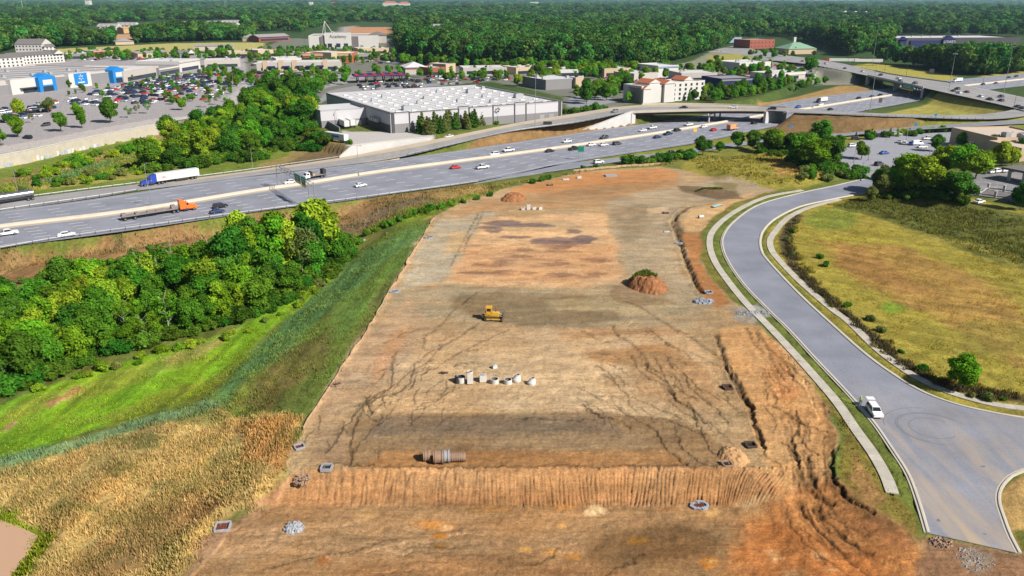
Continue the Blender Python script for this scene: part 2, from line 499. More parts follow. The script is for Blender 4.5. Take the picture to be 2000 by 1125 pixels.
def auto_rills():
    out = []
    def walk(x, y, ax, ay, n, w):
        p = [(x, y)]; a = 0
        for k in range(n):
            a = .6 * a + _r.uniform(-.5, .5)
            st = _r.uniform(7, 13)
            vx = ax * math.cos(a) - ay * math.sin(a) * 1.6; vy = ax * math.sin(a) * .7 + ay * math.cos(a)
            x += vx * st; y += vy * st; p.append((x, y))
        out.append((w, w * .3, p))
    for k in range(34): walk(_r.uniform(1120, 1420), _r.uniform(640, 830), _r.uniform(.5, .95), _r.uniform(.35, .8), _r.randint(4, 9), _r.uniform(.14, .26))
    for k in range(26): walk(_r.uniform(740, 960), _r.uniform(640, 800), _r.uniform(-.9, -.35), _r.uniform(.3, .7), _r.randint(4, 8), _r.uniform(.13, .24))
    for k in range(16): walk(_r.uniform(610, 760), _r.uniform(720, 880), _r.uniform(-.5, .2), _r.uniform(.3, .7), _r.randint(3, 7), _r.uniform(.13, .24))
    for k in range(16): walk(_r.uniform(1480, 1600), _r.uniform(640, 900), _r.uniform(.1, .5), _r.uniform(.5, .9), _r.randint(3, 7), _r.uniform(.18, .3))
    for k in range(14): walk(_r.uniform(1540, 1640), _r.uniform(960, 1060), _r.uniform(.6, .9), _r.uniform(.4, .8), _r.randint(3, 7), _r.uniform(.16, .3))
    return out
RILLS += auto_rills()

# ------------------------------------------------------------------ ground sheet
def fan(y0, y1, k, du, umax):
    ys = [y0]
    n = max(2, int(round(math.log(y1 / y0) / k)))
    ys = y0 * np.exp(np.linspace(0, math.log(y1 / y0), n + 1))
    m = int(round(umax / du)); us = np.linspace(-umax, umax, 2 * m + 1)
    return ys, us
RINGS = [(62, 137, .0026, .00125, 1.0), (137, 330, .0040, .0025, 1.0), (330, 1500, .008, .005, 1.0), (1500, 26000, .03, .01, 1.0)]
VX, VY, FQ = [], [], []
base = 0
for ri, (y0, y1, k, du, um) in enumerate(RINGS):
    ys, us = fan(y0, y1, k, du, um)
    GY, GU = np.meshgrid(ys, us, indexing='ij')
    GX = GU * GY
    n, m = GX.shape
    VX.append(GX.ravel()); VY.append(GY.ravel())
    idx = np.arange(n * m).reshape(n, m) + base
    q = np.stack([idx[:-1, :-1], idx[:-1, 1:], idx[1:, 1:], idx[1:, :-1]], -1).reshape(-1, 4)
    FQ.append(q)
    RINGS[ri] = (n, m, base)
    base += n * m
# a plain lower apron carries the ground on beyond the sides and the foot of the view
ys, us = fan(34, 330, .01, .012, 1.75); AY, AU = np.meshgrid(ys, us, indexing='ij'); n, m = AY.shape; apron = base
VX.append((AU * AY).ravel()); VY.append(AY.ravel()); idx = np.arange(n * m).reshape(n, m) + base
FQ.append(np.stack([idx[:-1, :-1], idx[:-1, 1:], idx[1:, 1:], idx[1:, :-1]], -1).reshape(-1, 4))
GX = np.concatenate(VX); GY = np.concatenate(VY); GF = np.concatenate(FQ)
GH = height(GX, GY)
NV = len(GX)
C = np.zeros((NV, 3)); GR = np.zeros(NV); WET = np.zeros(NV); RUT = np.zeros(NV)
nz1 = fbm(GX / 6, GY / 6, 31, 4); nz2 = fbm(GX / 1.6, GY / 1.6, 47, 3); nz3 = fbm(GX / 25, GY / 25, 57, 4)

def paint(px, col, z=0.0, feather=1.5, warp=1.0, alpha=1.0, grass=None, wet=None, ws=1.0):
    poly = UP(px, z)
    if z < 0: poly = list(zip(*UTs(px)[:2]))
    i = sub_box(GX, GY, poly, feather + warp + 1)
    if not len(i): return
    sd = poly_sd(GX[i], GY[i], poly) + warp * ((nz1[i] - .5) * 2.4 + (nz2[i] - .5) * .9)
    m = (1 - sstep(-feather / 2, feather / 2, sd)) * alpha
    k = m > .002; i = i[k]; m = m[k]
    if col is not None:
        C[i] = C[i] * (1 - m[:, None]) + np.array(A(*col)) * m[:, None]
    if grass is not None: GR[i] = GR[i] * (1 - m) + grass * m
    if wet is not None: WET[i] = np.maximum(WET[i], wet * m)

def spot(x, y, rx, ry, col, alpha=.8, z=0.0, wet=None, warp=.35):
    # an irregular blotch; radii in photograph pixels
    pts = [(x + rx * math.cos(t) * (1 + .25 * math.sin(3 * t + x)), y + ry * math.sin(t) * (1 + .2 * math.cos(2 * t + y))) for t in np.linspace(0, 2 * PI, 20)[:-1]]
    paint(pts, col, z, 1.0, warp, alpha, wet=wet)

def band(px, width, col, z=0.0, feather=1.0, warp=.6, alpha=1.0, grass=None):
    c = UP(px, z)
    i = sub_box(GX, GY, c, width + feather + warp + 1)
    if not len(i): return
    d, _ = seg_d(GX[i], GY[i], c)
    d = d - width / 2 + warp * ((nz1[i] - .5) * 2.4 + (nz2[i] - .5) * .9)
    m = (1 - sstep(-feather / 2, feather / 2, d)) * alpha
    C[i] = C[i] * (1 - m[:, None]) + np.array(A(*col)) * m[:, None]
    if grass is not None: GR[i] = GR[i] * (1 - m) + grass * m

# base: woodland floor far away, rough grass near
C[:] = np.array(A(62, 88, 40)); GR[:] = 1
k = (1 - sstep(300, 700, GY))[:, None]
C[:] = C * (1 - k) + np.array(A(112, 122, 52)) * k
# north side of the motorway
paint([(-300,400),(0,392),(250,358),(500,328),(665,303),(690,292),(600,262),(470,215),(338,240),(0,322),(-300,380)], (120,135,50), 1, 3, 2)
paint([(-300,392),(0,380),(240,352),(300,345),(230,335),(100,362),(-300,385)], (168,160,80), 0, 2, 1)
paint([(60,345),(150,305),(240,282),(300,262),(330,250),(330,262),(240,292),(140,330),(60,362)], (165,130,95), 1, 2, 1)
paint([(0,350),(80,330),(170,310),(170,320),(80,345),(0,362)], (150,130,75), 0, 2, 1)
paint([(80,352),(160,325),(250,300),(250,312),(180,335),(100,360)], (85,130,80), 0, 2, 1)
paint([(590,270),(640,280),(690,293),(665,306),(520,327),(500,318),(560,300)], (160,140,85), 1, 2, 1.2)
paint([(610,290),(690,296),(660,308),(540,324)], (130,110,75), 1, 2, 1.2)
# commercial ground
paint([(-600,330),(0,302),(170,267),(300,243),(338,237),(420,222),(500,160),(560,130),(600,100),(0,112),(-600,100)], (174,168,168), 5, 3, 0, grass=0)
paint([(480,160),(560,190),(620,200),(760,170),(960,160),(1010,168),(1100,190),(1110,226),(1250,200),(1500,172),(1470,125),(1250,140),(1000,133),(790,118),(760,75),(560,75),(480,105)], (128,128,116), 4, 3, 2, grass=.3)
paint([(1395,97),(1500,112),(1600,130),(1680,155),(1560,158),(1400,165),(1250,140),(1350,120)], (150,148,130), 4, 4, 2, grass=.3)
paint([(85,104),(110,95),(230,89),(330,84),(450,82),(520,82),(500,98),(380,100),(230,103),(110,112)], (192,182,112), 5, 4, 3, grass=1)
paint([(655,62),(672,48),(768,50),(766,63),(740,66)], (205,150,110), 5, 5, 2, grass=0)
paint([(660,50),(690,47),(680,62),(655,66)], (175,170,165), 5, 5, 2, grass=0)
paint([(150,75),(200,66),(330,60),(330,70),(150,80)], (205,160,120), 5, 5, 2, grass=0)
paint([(785,118),(830,112),(870,130),(790,132)], (170,155,95), 5, 4, 2, grass=1)
paint([(1380,108),(1450,104),(1480,118),(1390,126)], (172,165,85), 4, 4, 2, grass=1)
# clearings in the woods
CLEAR = [(1000,42,22,2), (880,30,30,1.6), (1340,34,26,2), (560,36,24,2), (250,34,20,1.6), (1560,46,18,2), (1850,44,30,2), (60,60,16,2.4), (1120,24,30,1.2), (1760,30,30,1.6), (700,26,20,1.2), (930,84,16,4), (1300,84,20,3)]
for x, y, a, b in CLEAR: paint([(x-a,y),(x-a*.4,y-b),(x+a*.7,y-b*.8),(x+a,y+b*.3),(x,y+b)], (168,172,98), 5, 8, 6, grass=1)
# interchange
paint([(1640,127),(1740,145),(1870,166),(1950,160),(2000,145),(2200,120),(2200,80),(2000,100),(1900,150),(1800,130),(1700,118)], (178,168,78), 3, 3, 2, grass=1)
paint([(1480,205),(1500,205),(1600,187),(1692,178),(1700,160),(1640,160),(1560,180),(1480,195)], (176,142,88), 3, 2, 1, grass=1)
paint([(1640,226),(1690,216),(1792,197),(1850,183),(1975,212),(1980,226),(1900,226),(1800,224)], (176,166,82), 4, 1.5, .8, grass=1)
paint([(1760,215),(1830,205),(1900,210),(1930,222),(1850,224)], (150,155,62), 4, 2, 1, grass=1, alpha=.6)
paint([(790,306),(900,292),(1137,256),(1245,243),(1240,218),(1100,240),(1000,257)], (150,118,76), 3, 1.5, .5, grass=1)
paint([(1500,243),(1530,219),(1685,228),(1900,238),(1800,246),(1680,258),(1600,262),(1520,258)], (140,112,74), 3, 2, 1, grass=1)
paint([(1079,322),(1200,303),(1350,282),(1490,250),(1500,262),(1450,276),(1350,290),(1175,311)], (140,145,52), 0, 1, .5, grass=1)
paint([(1330,298),(1450,285),(1560,273),(1680,264),(1800,254),(1900,248),(2010,242),(2010,262),(1800,280),(1600,300),(1330,310)], (140,140,58), 0, 2, 1, grass=1)
paint([(1330,300),(1420,305),(1520,296),(1600,312),(1620,345),(1560,362),(1480,362),(1390,345),(1330,330)], (158,148,62), 1.5, 2, 1.5, grass=1)
paint([(1500,318),(1580,325),(1600,345),(1520,350)], (186,150,84), 1.5, 3, 2, grass=1)
# verge between motorway and site
paint([(-300,560),(0,488),(300,442),(610,401),(930,358),(1077,345),(1350,300),(1340,322),(1290,326),(1140,333),(1000,362),(850,425),(690,480),(600,440),(400,470),(0,540),(-300,600)], (130,128,60), 0, 2, 2)
paint([(-300,540),(0,488),(300,442),(610,401),(930,358),(950,366),(800,392),(700,412),(560,432),(400,452),(200,482),(0,514),(-300,560)], (158,124,82), 0, 2, 1.8)
paint([(640,415),(860,378),(880,388),(760,410),(660,432)], (132,112,86), 0, 2, 1.5)
paint([(830,382),(940,362),(960,372),(860,395)], (174,146,88), 0, 2, 1)
paint([(690,478),(760,452),(850,418),(930,385),(930,375),(850,405),(760,440),(690,465)], (124,146,42), 0, 1.5, 1)
paint([(740,462),(800,440),(842,422),(838,432),(800,448),(745,470)], (196,160,88), 0, 1, .4)
# slope and swale left of the pad
paint([(870,420),(690,490),(560,600),(470,690),(380,760),(330,805),(430,830),(560,830),(620,800),(720,650),(800,510)], (112,128,54), -2, 2, 1)
paint([(850,435),(700,500),(590,590),(490,690),(420,770),(440,790),(560,690),(660,590),(760,510)], (104,142,80), -3, 3, 1.5)
paint([(850,440),(760,520),(650,610),(560,710),(620,700),(720,610),(800,500)], (110,140,62), -1, 3, 1.5, alpha=.8)
paint([(640,640),(560,690),(480,760),(440,800),(560,810),(610,770),(650,710)], (112,100,56), -2, 3, 2, alpha=.8)
paint([(720,590),(790,515),(760,590),(690,680)], (128,124,66), -.5, 2, 1, alpha=.8)
paint([(620,720),(560,760),(520,820),(580,820),(640,760)], (92,108,44), -1, 2, 1, alpha=.8)
paint([(-300,880),(0,790),(120,745),(300,690),(440,650),(560,590),(690,478),(680,500),(600,590),(490,680),(400,765),(300,805),(200,835),(100,870),(0,895),(-300,980)], (128,168,34), -5, 1.5, 1)
paint([(0,800),(120,760),(300,705),(430,665),(400,700),(250,755),(100,800),(0,830)], (158,156,70), -5, 2, 1.2, alpha=.5)
paint([(80,790),(150,755),(170,760),(100,800)], (178,132,90), -5, 1, .8, alpha=.9)
paint([(5,835),(30,820),(40,825),(10,845)], (186,150,110), -5, 1, .5, alpha=.9)
paint([(300,700),(420,660),(470,640),(420,680),(330,715)], (175,158,95), -5, 1.5, 1, alpha=.6)
paint([(400,740),(480,700),(420,765),(320,800),(220,830),(200,815)], (142,146,48), -5, 3, 2, alpha=.8)
paint([(-300,980),(0,897),(200,843),(320,805),(400,780),(430,790),(330,822),(200,865),(0,918),(-300,1010)], (128,152,104), -4.5, 1.2, .7)
# tall straw grass
paint([(-300,1010),(0,916),(200,862),(330,822),(430,800),(590,812),(570,880),(560,930),(500,980),(440,1010),(400,1060),(370,1100),(330,1160),(-300,1300)], (198,170,104), -4, 1.5, 1)
paint([(470,830),(592,812),(572,880),(545,920),(480,900)], (206,152,88), -2, 2, 1.2)
paint([(250,1020),(380,960),(420,985),(350,1060),(280,1125),(120,1125)], (160,122,76), -4, 4, 2.5, alpha=.85)
paint([(400,840),(440,800),(450,900),(430,960),(400,930)], (150,128,72), -3, 3, 2, alpha=.6)
for (x, y, rx, ry) in ((280,865,45,12),(230,920,30,12),(50,925,45,7),(320,950,25,9),(150,990,40,10),(400,820,60,12)):
    spot(x, y, rx, ry, (120,126,62), .7, -4, warp=1.2)
paint([(-200,980),(0,985),(80,1030),(110,1050),(60,1125),(-50,1300),(-400,1300)], (132,146,34), -5.5, 1.2, 1)
# right field
paint([(1690,372),(1620,395),(1540,418),(1500,445),(1492,475),(1508,510),(1630,632),(1755,735),(1870,790),(2010,815),(2400,850),(2600,560),(2060,440),(1860,392),(1760,375)], (166,152,62), 0, 1.5, .6)
paint([(1600,470),(1760,480),(1900,540),(2000,600),(2000,720),(1900,660),(1760,590),(1650,530)], (184,142,78), 0, 5, 3, alpha=.8)
paint([(1640,470),(1740,520),(1830,580),(1760,570),(1640,520)], (172,124,70), 0, 3, 2, alpha=.6)
paint([(1600,405),(1680,410),(1660,450),(1600,450),(1570,435)], (134,146,58), 0, 3, 1.5, alpha=.85)
paint([(1900,620),(2050,640),(2050,700),(1850,690)], (150,138,62), 0, 4, 3, alpha=.6)
paint([(1620,400),(1700,378),(1800,385),(1930,410),(2060,442),(2300,500),(2300,600),(2010,520),(1900,490),(1800,450),(1700,415)], (108,112,52), 1, 2.5, 1.2)  # dark olive weeds on the bank, tree shade included in the colour
paint([(1700,425),(1800,450),(1900,470),(2000,500),(2000,520),(1880,480),(1780,455)], (158,146,66), .5, 2, 1.5, alpha=.6)
band([(1556,422),(1538,446),(1532,475),(1550,520),(1585,560),(1640,605),(1700,655),(1752,705),(1800,735),(1850,755),(1930,772),(2050,785)], 3.4, (92,80,58), 0, 1.2, .7, .9)
spot(1742,600,22,10,(130,165,50),.8,.2,warp=.5)
# verges of the street
for c, w in ((offset(wKL, -1.6), 3.2), (offset(wKR, 1.6), 3.2)):
    band([P2(*p) for p in c], w, (140,134,52), 0, .5, .35, 1.0)
paint([(1370,470),(1385,440),(1440,405),(1500,382),(1520,372),(1480,374),(1420,405),(1378,432),(1366,460),(1370,500),(1395,545),(1430,580),(1470,610),(1480,602),(1440,570),(1400,525)], (128,120,52), 0, .8, .6)
paint([(1495,640),(1560,700),(1620,770),(1680,850),(1730,930),(1760,968),(1800,1040),(1790,1050),(1720,1010),(1660,960),(1630,915),(1650,850),(1610,785),(1540,705)], (136,122,54), 0, .8, .8)
paint([(1665,880),(1700,920),(1740,985),(1690,975),(1655,930)], (170,126,80), 0, 1.5, 1, alpha=.8)

DIRT = [(848,425),(905,393),(1000,365),(1090,346),(1140,334),(1290,325),(1332,331),(1400,350),(1470,362),(1520,371),(1500,374),(1430,400),(1380,430),(1366,455),(1366,500),(1392,548),(1425,583),(1475,612),(1470,622),(1492,642),(1535,695),(1580,745),(1605,780),(1640,850),(1622,900),(1632,935),(1672,975),(1730,1010),(1795,1056),(1815,1044),(1985,1078),(2080,1100),(2080,1900),(100,1900),(330,1130),(370,1098),(402,1058),(442,1012),(505,976),(560,930),(570,880),(590,840),(622,790),(665,720),(720,640),(762,570),(802,500)]
paint(DIRT, (192,162,124), 0, 1.0, .9, grass=0)
paint([(1000,368),(1140,338),(1290,328),(1328,337),(1320,352),(1100,375),(1000,392)], (212,152,100), 0, 2, 1)
paint([(880,412),(960,385),(1200,362),(1330,350),(1330,375),(1200,402),(1000,412),(900,425)], (196,156,114), 0, 3, 1.5)
paint([(1050,378),(1300,352),(1290,366),(1180,380),(1060,390)], (178,138,98), 0, 3, 1.5, alpha=.7)
paint([(1180,392),(1300,368),(1400,352),(1470,362),(1512,372),(1430,388),(1345,402),(1312,425),(1325,500),(1345,560),(1270,562),(1225,545),(1190,460)], (188,167,138), 0, 3, 3)
paint([(1190,410),(1260,400),(1270,440),(1230,470),(1200,460)], (158,134,104), 0, 4, 3, alpha=.6)
paint([(1265,408),(1310,402),(1300,420),(1268,418)], (222,190,152), 0, 1.5, .6)
paint([(850,432),(960,415),(930,480),(880,545),(775,568),(812,490)], (194,177,152), 0, 3, 3)
paint([(868,470),(880,452),(920,455),(900,490),(870,495)], (216,180,132), 0, 2, 1, alpha=.7)
paint([(945,425),(1180,415),(1198,470),(1222,552),(1150,562),(980,562),(868,552),(905,490)], (226,184,140), 0, 2, 1.6)
paint([(905,485),(1200,478),(1216,540),(1100,548),(890,545)], (220,168,122), 0, 3, 2.4, alpha=.7)
paint([(950,432),(1100,428),(1140,445),(960,452)], (184,160,128), 0, 2, 1.2, alpha=.6)
_r2 = random.Random(3)
for (x, y, rx, ry) in ((985,436,40,5),(1030,440,52,5),(1120,452,14,5),(1110,470,60,7),(1140,468,26,8),(1070,473,45,4),(960,445,24,4),(1000,463,30,3),(965,452,16,4)):
    spot(x, y, rx, ry, (134,110,104), .85, 0, wet=.55, warp=.55)
for _ in range(34):
    spot(_r2.uniform(920, 1175), _r2.uniform(478, 542), _r2.uniform(12, 36), _r2.uniform(2, 4.2), (150,112,92), _r2.uniform(.35, .7), 0, wet=.25, warp=.5)
paint([(775,568),(870,553),(980,563),(1150,563),(1222,553),(1290,560),(1362,560),(1405,600),(1330,640),(1080,642),(900,630),(740,612)], (180,159,128), 0, 3, 3)
paint([(890,570),(1060,572),(1200,585),(1210,625),(1080,640),(960,632),(880,600)], (146,124,94), 0, 3, 1.5, alpha=.85)
paint([(1060,585),(1260,585),(1330,600),(1300,612),(1080,605)], (186,166,130), 0, 2, 1, alpha=.8)
paint([(820,655),(1000,640),(1330,645),(1405,700),(1405,765),(1345,805),(1100,806),(700,810),(740,720)], (212,178,138), 0, 2.5, 1.5)
paint([(960,690),(1160,690),(1180,800),(960,800)], (224,194,156), 0, 6, 3, alpha=.55)
paint([(700,660),(800,580),(850,640),(740,760),(640,830),(622,790)], (196,164,130), 0, 2.5, 1.2)
paint([(735,700),(770,650),(800,640),(770,700),(730,750)], (204,150,108), 0, 2, 1, alpha=.6)
paint([(1140,690),(1290,672),(1360,700),(1330,712),(1160,708)], (184,138,92), 0, 2.5, 1.2, alpha=.8)
paint([(1230,700),(1370,700),(1400,780),(1330,800),(1260,770)], (188,148,106), 0, 3, 2, alpha=.7)
paint([(1080,640),(1300,640),(1350,655),(1100,660)], (196,150,108), 0, 2, 1, alpha=.6)
paint([(702,812),(900,806),(1180,806),(1330,820),(1430,880),(1470,905),(1300,912),(680,914),(612,885)], (158,130,98), 0, 1.5, .8)
paint([(740,815),(1190,810),(1210,845),(720,850)], (140,120,100), 0, 2, .8, alpha=.85)
paint([(760,880),(1300,880),(1340,908),(700,912)], (178,132,86), 0, 2, .8, alpha=.85)
paint([(1190,815),(1330,825),(1420,880),(1330,890),(1240,850)], (150,120,86), 0, 2, 1.2, alpha=.7)
paint([(620,840),(680,830),(680,900),(600,905)], (176,146,116), 0, 2, 1, alpha=.8)
# bank and lower bench
paint([(560,930),(600,917),(1480,911),(1545,955),(1440,986),(540,988),(490,985)], (190,146,104), -1.2, 1, .5)
paint([(560,960),(900,955),(1440,955),(1440,986),(540,988)], (178,132,92), -2, 1.5, .6, alpha=.6)
paint([(380,1060),(500,985),(1440,986),(1480,1010),(1520,1130),(1500,1700),(200,1700)], (172,136,98), -2.6, 2, 1)
paint([(560,1000),(800,995),(1100,1000),(1300,1015),(1320,1040),(1000,1030),(700,1035),(560,1050)], (188,150,110), -2.6, 3, 1.5, alpha=.7)
paint([(620,1050),(900,1035),(1150,1040),(1150,1075),(900,1085),(600,1100)], (170,140,108), -2.6, 4, 2, alpha=.7)
paint([(1160,1045),(1330,1025),(1400,1050),(1390,1100),(1200,1110),(1150,1080)], (138,106,72), -2.6, 3, 1.5, alpha=.9)
paint([(700,1100),(1100,1085),(1250,1120),(1000,1200),(600,1200)], (160,118,80), -2.6, 4, 2, alpha=.6)
paint([(400,1050),(520,1020),(600,1040),(520,1090),(400,1100)], (196,160,124), -2.4, 2.5, 1.5, alpha=.8)
for (x, y, rx, ry, c) in ((855,1028,28,6,(226,160,86)),(835,1022,26,4,(214,152,88)),(868,1031,10,5,(238,196,150)),(1163,995,17,9,(246,216,172)),(1163,1001,22,4,(246,216,172)),(1025,1072,16,5,(222,168,92)),(1075,1078,16,5,(212,150,72)),(1118,1088,15,5,(222,152,60)),(1098,1026,8,4,(230,178,108)),(630,1096,14,8,(176,120,72)),(1245,1056,22,9,(168,122,52)),(860,1045,14,6,(190,126,44)),(858,1068,12,7,(150,110,56)),(1391,1000,16,8,(232,190,130)),(1385,1100,18,16,(216,140,48)),(1390,1096,12,6,(244,196,130)),(1100,990,24,5,(206,152,90)),(950,993,40,5,(196,146,90)),(720,1008,24,3,(224,178,120)),(1300,995,30,4,(180,130,84))):
    spot(x, y, rx, ry, c, .85, -2.6, wet=.6, warp=.3)
spot(1255, 572, 50, 28, (140, 104, 70), .45, 0, warp=1.6)
# right-hand haul way
paint([(1400,640),(1480,635),(1560,700),(1610,790),(1640,850),(1622,900),(1625,940),(1540,962),(1492,905),(1455,790),(1420,700)], (218,172,122), 0, 1.5, .8)
paint([(1500,650),(1540,700),(1560,760),(1540,820),(1500,740)], (210,150,100), 0, 3, 1.5, alpha=.7)
paint([(1480,985),(1540,958),(1625,935),(1672,978),(1730,1012),(1800,1060),(1830,1085),(1810,1140),(1740,1600),(1300,1500),(1400,1125),(1440,1060)], (208,148,94), -1, 4, 2.5)
paint([(1500,1030),(1600,1040),(1700,1090),(1720,1140),(1480,1140),(1440,1080)], (206,132,74), -1.5, 4, 2.5, alpha=.7)
paint([(1640,1010),(1720,1020),(1800,1060),(1780,1075),(1700,1050)], (182,128,86), -.5, 2, 1, alpha=.8)
for (x, y, rx, ry) in ((1598,1085,16,6),(1622,1112,10,4),(1515,1090,14,7),(1505,1080,10,6),(1548,1120,24,6)):
    spot(x, y, rx, ry, (236,186,132), .75, -1.5, warp=.3)
paint([(1330,452),(1368,458),(1370,512),(1405,565),(1428,590),(1400,602),(1366,570),(1345,510)], (184,128,80), 0, 1.5, .8)
paint([(1332,432),(1350,412),(1420,390),(1478,373),(1432,398),(1388,428),(1370,452),(1340,452)], (220,180,132), 0, 1.2, .5)
paint([(1318,362),(1370,364),(1440,376),(1450,388),(1400,390),(1340,376)], (112,90,66), 0, 1.5, 1, alpha=.8)
paint([(1395,355),(1440,360),(1440,378),(1400,372)], (120,110,60), 0, 1.5, .8, alpha=.6)
paint([(1600,760),(1640,850),(1622,905),(1634,940),(1700,995),(1760,1030),(1740,1035),(1660,990),(1610,930),(1612,860)], (130,98,64), 0, 1.2, 1.0, alpha=.7)
paint([(1430,600),(1480,594),(1510,612),(1470,632),(1432,625)], (168,166,164), 0, 1.5, .8, alpha=.8)
paint([(1800,1045),(1985,1078),(2050,1095),(2050,1200),(1760,1200),(1800,1090)], (158,124,98), 0, 1.2, .8, grass=0)
spot(1905,1092,30,26,(172,164,156),.6,0,warp=.8); spot(1835,1058,20,12,(150,130,112),.7,0,warp=.5)
paint([(1952,985),(1960,960),(1980,940),(2030,915),(2100,900),(2100,1100),(1995,1080),(1975,1040)], (196,160,98), 0, .8, .4, grass=.8)
paint([(1975,1035),(2030,1030),(2030,1080),(1998,1075)], (120,122,52), 0, 1, .6, grass=1)

# lots and lesser roads
paint([(1642,332),(1636,300),(1660,280),(1720,264),(1790,256),(1860,256),(1905,262),(1870,285),(1820,300),(1760,325),(1730,345),(1690,345)], (168,168,176), .2, .8, .2, grass=0)
paint([(1820,376),(1840,370),(1920,385),(2010,402),(2300,460),(2300,430),(2000,330),(1920,335),(1860,350)], (150,150,158), 2.0, .8, .2, grass=0)
paint([(655,268),(670,256),(760,258),(850,262),(842,272),(825,272),(690,291)], (205,198,194), 4, .6, .1, grass=0)
paint([(-300,365),(0,300),(85,284),(170,266),(300,241),(338,235),(350,228),(300,232),(170,255),(85,272),(0,286),(-300,345)], (200,190,184), 5, .6, .1, grass=0)
paint([(628,190),(640,178),(700,166),(830,164),(900,160),(905,164),(760,176),(650,188),(620,205),(598,205)], (160,158,160), 4, 1.5, .3, grass=0)
paint([(762,125),(775,90),(786,90),(788,125)], (150,150,158), 4, 1.5, .3, grass=0)
paint([(520,175),(560,150),(700,140),(720,150),(640,168),(590,185)], (170,165,165), 5, 2, .3, grass=0)
paint([(560,100),(640,98),(770,94),(780,102),(700,106),(570,110)], (165,162,160), 5, 2, .3, grass=0)
paint([(1500,128),(1570,130),(1600,140),(1530,148),(1440,160),(1400,158)], (172,168,166), 4, 2, .3, grass=0)
paint([(1100,200),(1120,188),(1190,186),(1200,200),(1120,215)], (160,160,165), 4, 1.5, .3, grass=0)
paint([(1380,100),(1460,92),(1530,100),(1560,108),(1500,104),(1440,104)], (176,172,168), 4, 2, .3, grass=0)
# pale line at the edge of the pad
band([(850,427),(802,502),(764,570),(722,640),(667,720),(624,790),(592,842)], 1.3, (212,176,138), 0, .6, .3, .8)
# large tonal drift, the same over the whole site
sitem = (GR < .5) & (GY < 330)
an = fbm(GX / 9, GY / 2.4, 61, 4)[sitem]; an2 = fbm(GX / 2.6, GY / 1.3, 67, 4)[sitem]; hue = (fbm(GX / 7, GY / 5, 73, 4)[sitem] - .5) * 2
C[sitem] *= np.array((.95, .93, .86)) * ((1 + (nz3[sitem] - .5) * .4) * (1 + (an - .5) * .5) * (1 + (an2 - .5) * .55))[:, None] * (1 + hue[:, None] * np.array((.07, -.02, -.12)))
gm = (GR >= .5) & (GY < 700)
C[gm] *= (1 + (nz1[gm] - .5) * .5)[:, None] * (1 + (nz2[gm] - .5) * .4)[:, None]

warm = (np.clip(sstep(112, 96, GY) + sstep(28, 46, GX) * sstep(170, 150, GY), 0, 1) * (GR < .5))[:, None]
C *= 1 + warm * np.array((-.03, -.08, -.15))
# rills carved in, their beds painted dark for damp silt and the shade within
near = np.nonzero((GY < 260) & (np.abs(GX) < 130))[0]
nx, ny = GX[near], GY[near]
wx = nx + .5 * (fbm(nx / 1.1, ny / 1.1, 71, 3) - .5) * 2; wy = ny + .7 * (fbm(nx / 1.1, ny / 1.1, 83, 3) - .5) * 2
for w, dep, pts in RILLS:
    c = UP(pts, 0)
    if pts[0][1] > 940: dep *= .45; w *= .75
    i = np.nonzero((wx > min(p[0] for p in c) - 2) & (wx < max(p[0] for p in c) + 2) & (wy > min(p[1] for p in c) - 2) & (wy < max(p[1] for p in c) + 2))[0]
    if not len(i): continue
    d, par = seg_d(wx[i], wy[i], c)
    wv = w * (.5 + .6 * vnoise(wx[i] / 2.5, wy[i] / 2.5, 5))
    m = 1 - sstep(wv * .35, wv, d)
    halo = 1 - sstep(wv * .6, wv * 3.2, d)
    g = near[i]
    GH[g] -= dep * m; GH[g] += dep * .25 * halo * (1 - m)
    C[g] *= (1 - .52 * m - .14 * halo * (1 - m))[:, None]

# wheel and track marks: pairs of shallow lines
_t = random.Random(21)
def track(pts, gap=2.0, w=.3, f=.84):
    c = spline([U(*p) for p in pts], 8)
    for o in (-gap / 2, gap / 2):
        q = offset(c, o); i = near[sub_box(wx, wy, q, 1)]
        k = sub_box(wx, wy, q, 1); d, par = seg_d(wx[k], wy[k], q)
        m = (1 - sstep(w * .4, w, d)) * np.clip(vnoise(wx[k] / 3, wy[k] / 3, 3) * 1.9 - .35, 0, 1) * (GR[i] < .5)
        GH[i] -= .05 * m; C[i] *= (1 - (1 - f) * m)[:, None]
for _ in range(26):
    x, y = _t.uniform(700, 1250), _t.uniform(590, 880); l = _t.uniform(60, 260); b = _t.uniform(-30, 30)
    track([(x, y), (x + l * .5, y + b * .4 + _t.uniform(-12, 12)), (x + l, y + b)], _t.choice((1.6, 2.0)), .28, _t.choice((.78, .84, 1.16, 1.2)))
for _ in range(16):
    x, y = _t.uniform(420, 900), _t.uniform(1015, 1115); l = _t.uniform(200, 480)
    track([(x, y), (x + l * .33, y - _t.uniform(8, 26)), (x + l * .66, y - _t.uniform(10, 30)), (x + l, y + _t.uniform(-20, 14))], 2.1, .3, _t.choice((.76, .82, 1.18, 1.22)))
for _ in range(14):
    x = _t.uniform(1470, 1560); o = x - 1500
    track([(x - 30, 640), (x + 20, 720), (1560 + o, 820), (1575 + o * .7, 910), (1590 + o * .6, 980), (1660 + o, 1050), (1760 + o, 1100)][_t.randint(0, 2):_t.randint(5, 7)], 2.0, .32, _t.choice((.74, .8, 1.15)))
for _ in range(14):
    x, y = _t.uniform(860, 1250), _t.uniform(350, 560); l = _t.uniform(50, 160)
    track([(x, y), (x + l * .5, y + _t.uniform(-10, 10)), (x + l, y + _t.uniform(-14, 14))], 1.8, .4, _t.choice((.8, .85, 1.14)))
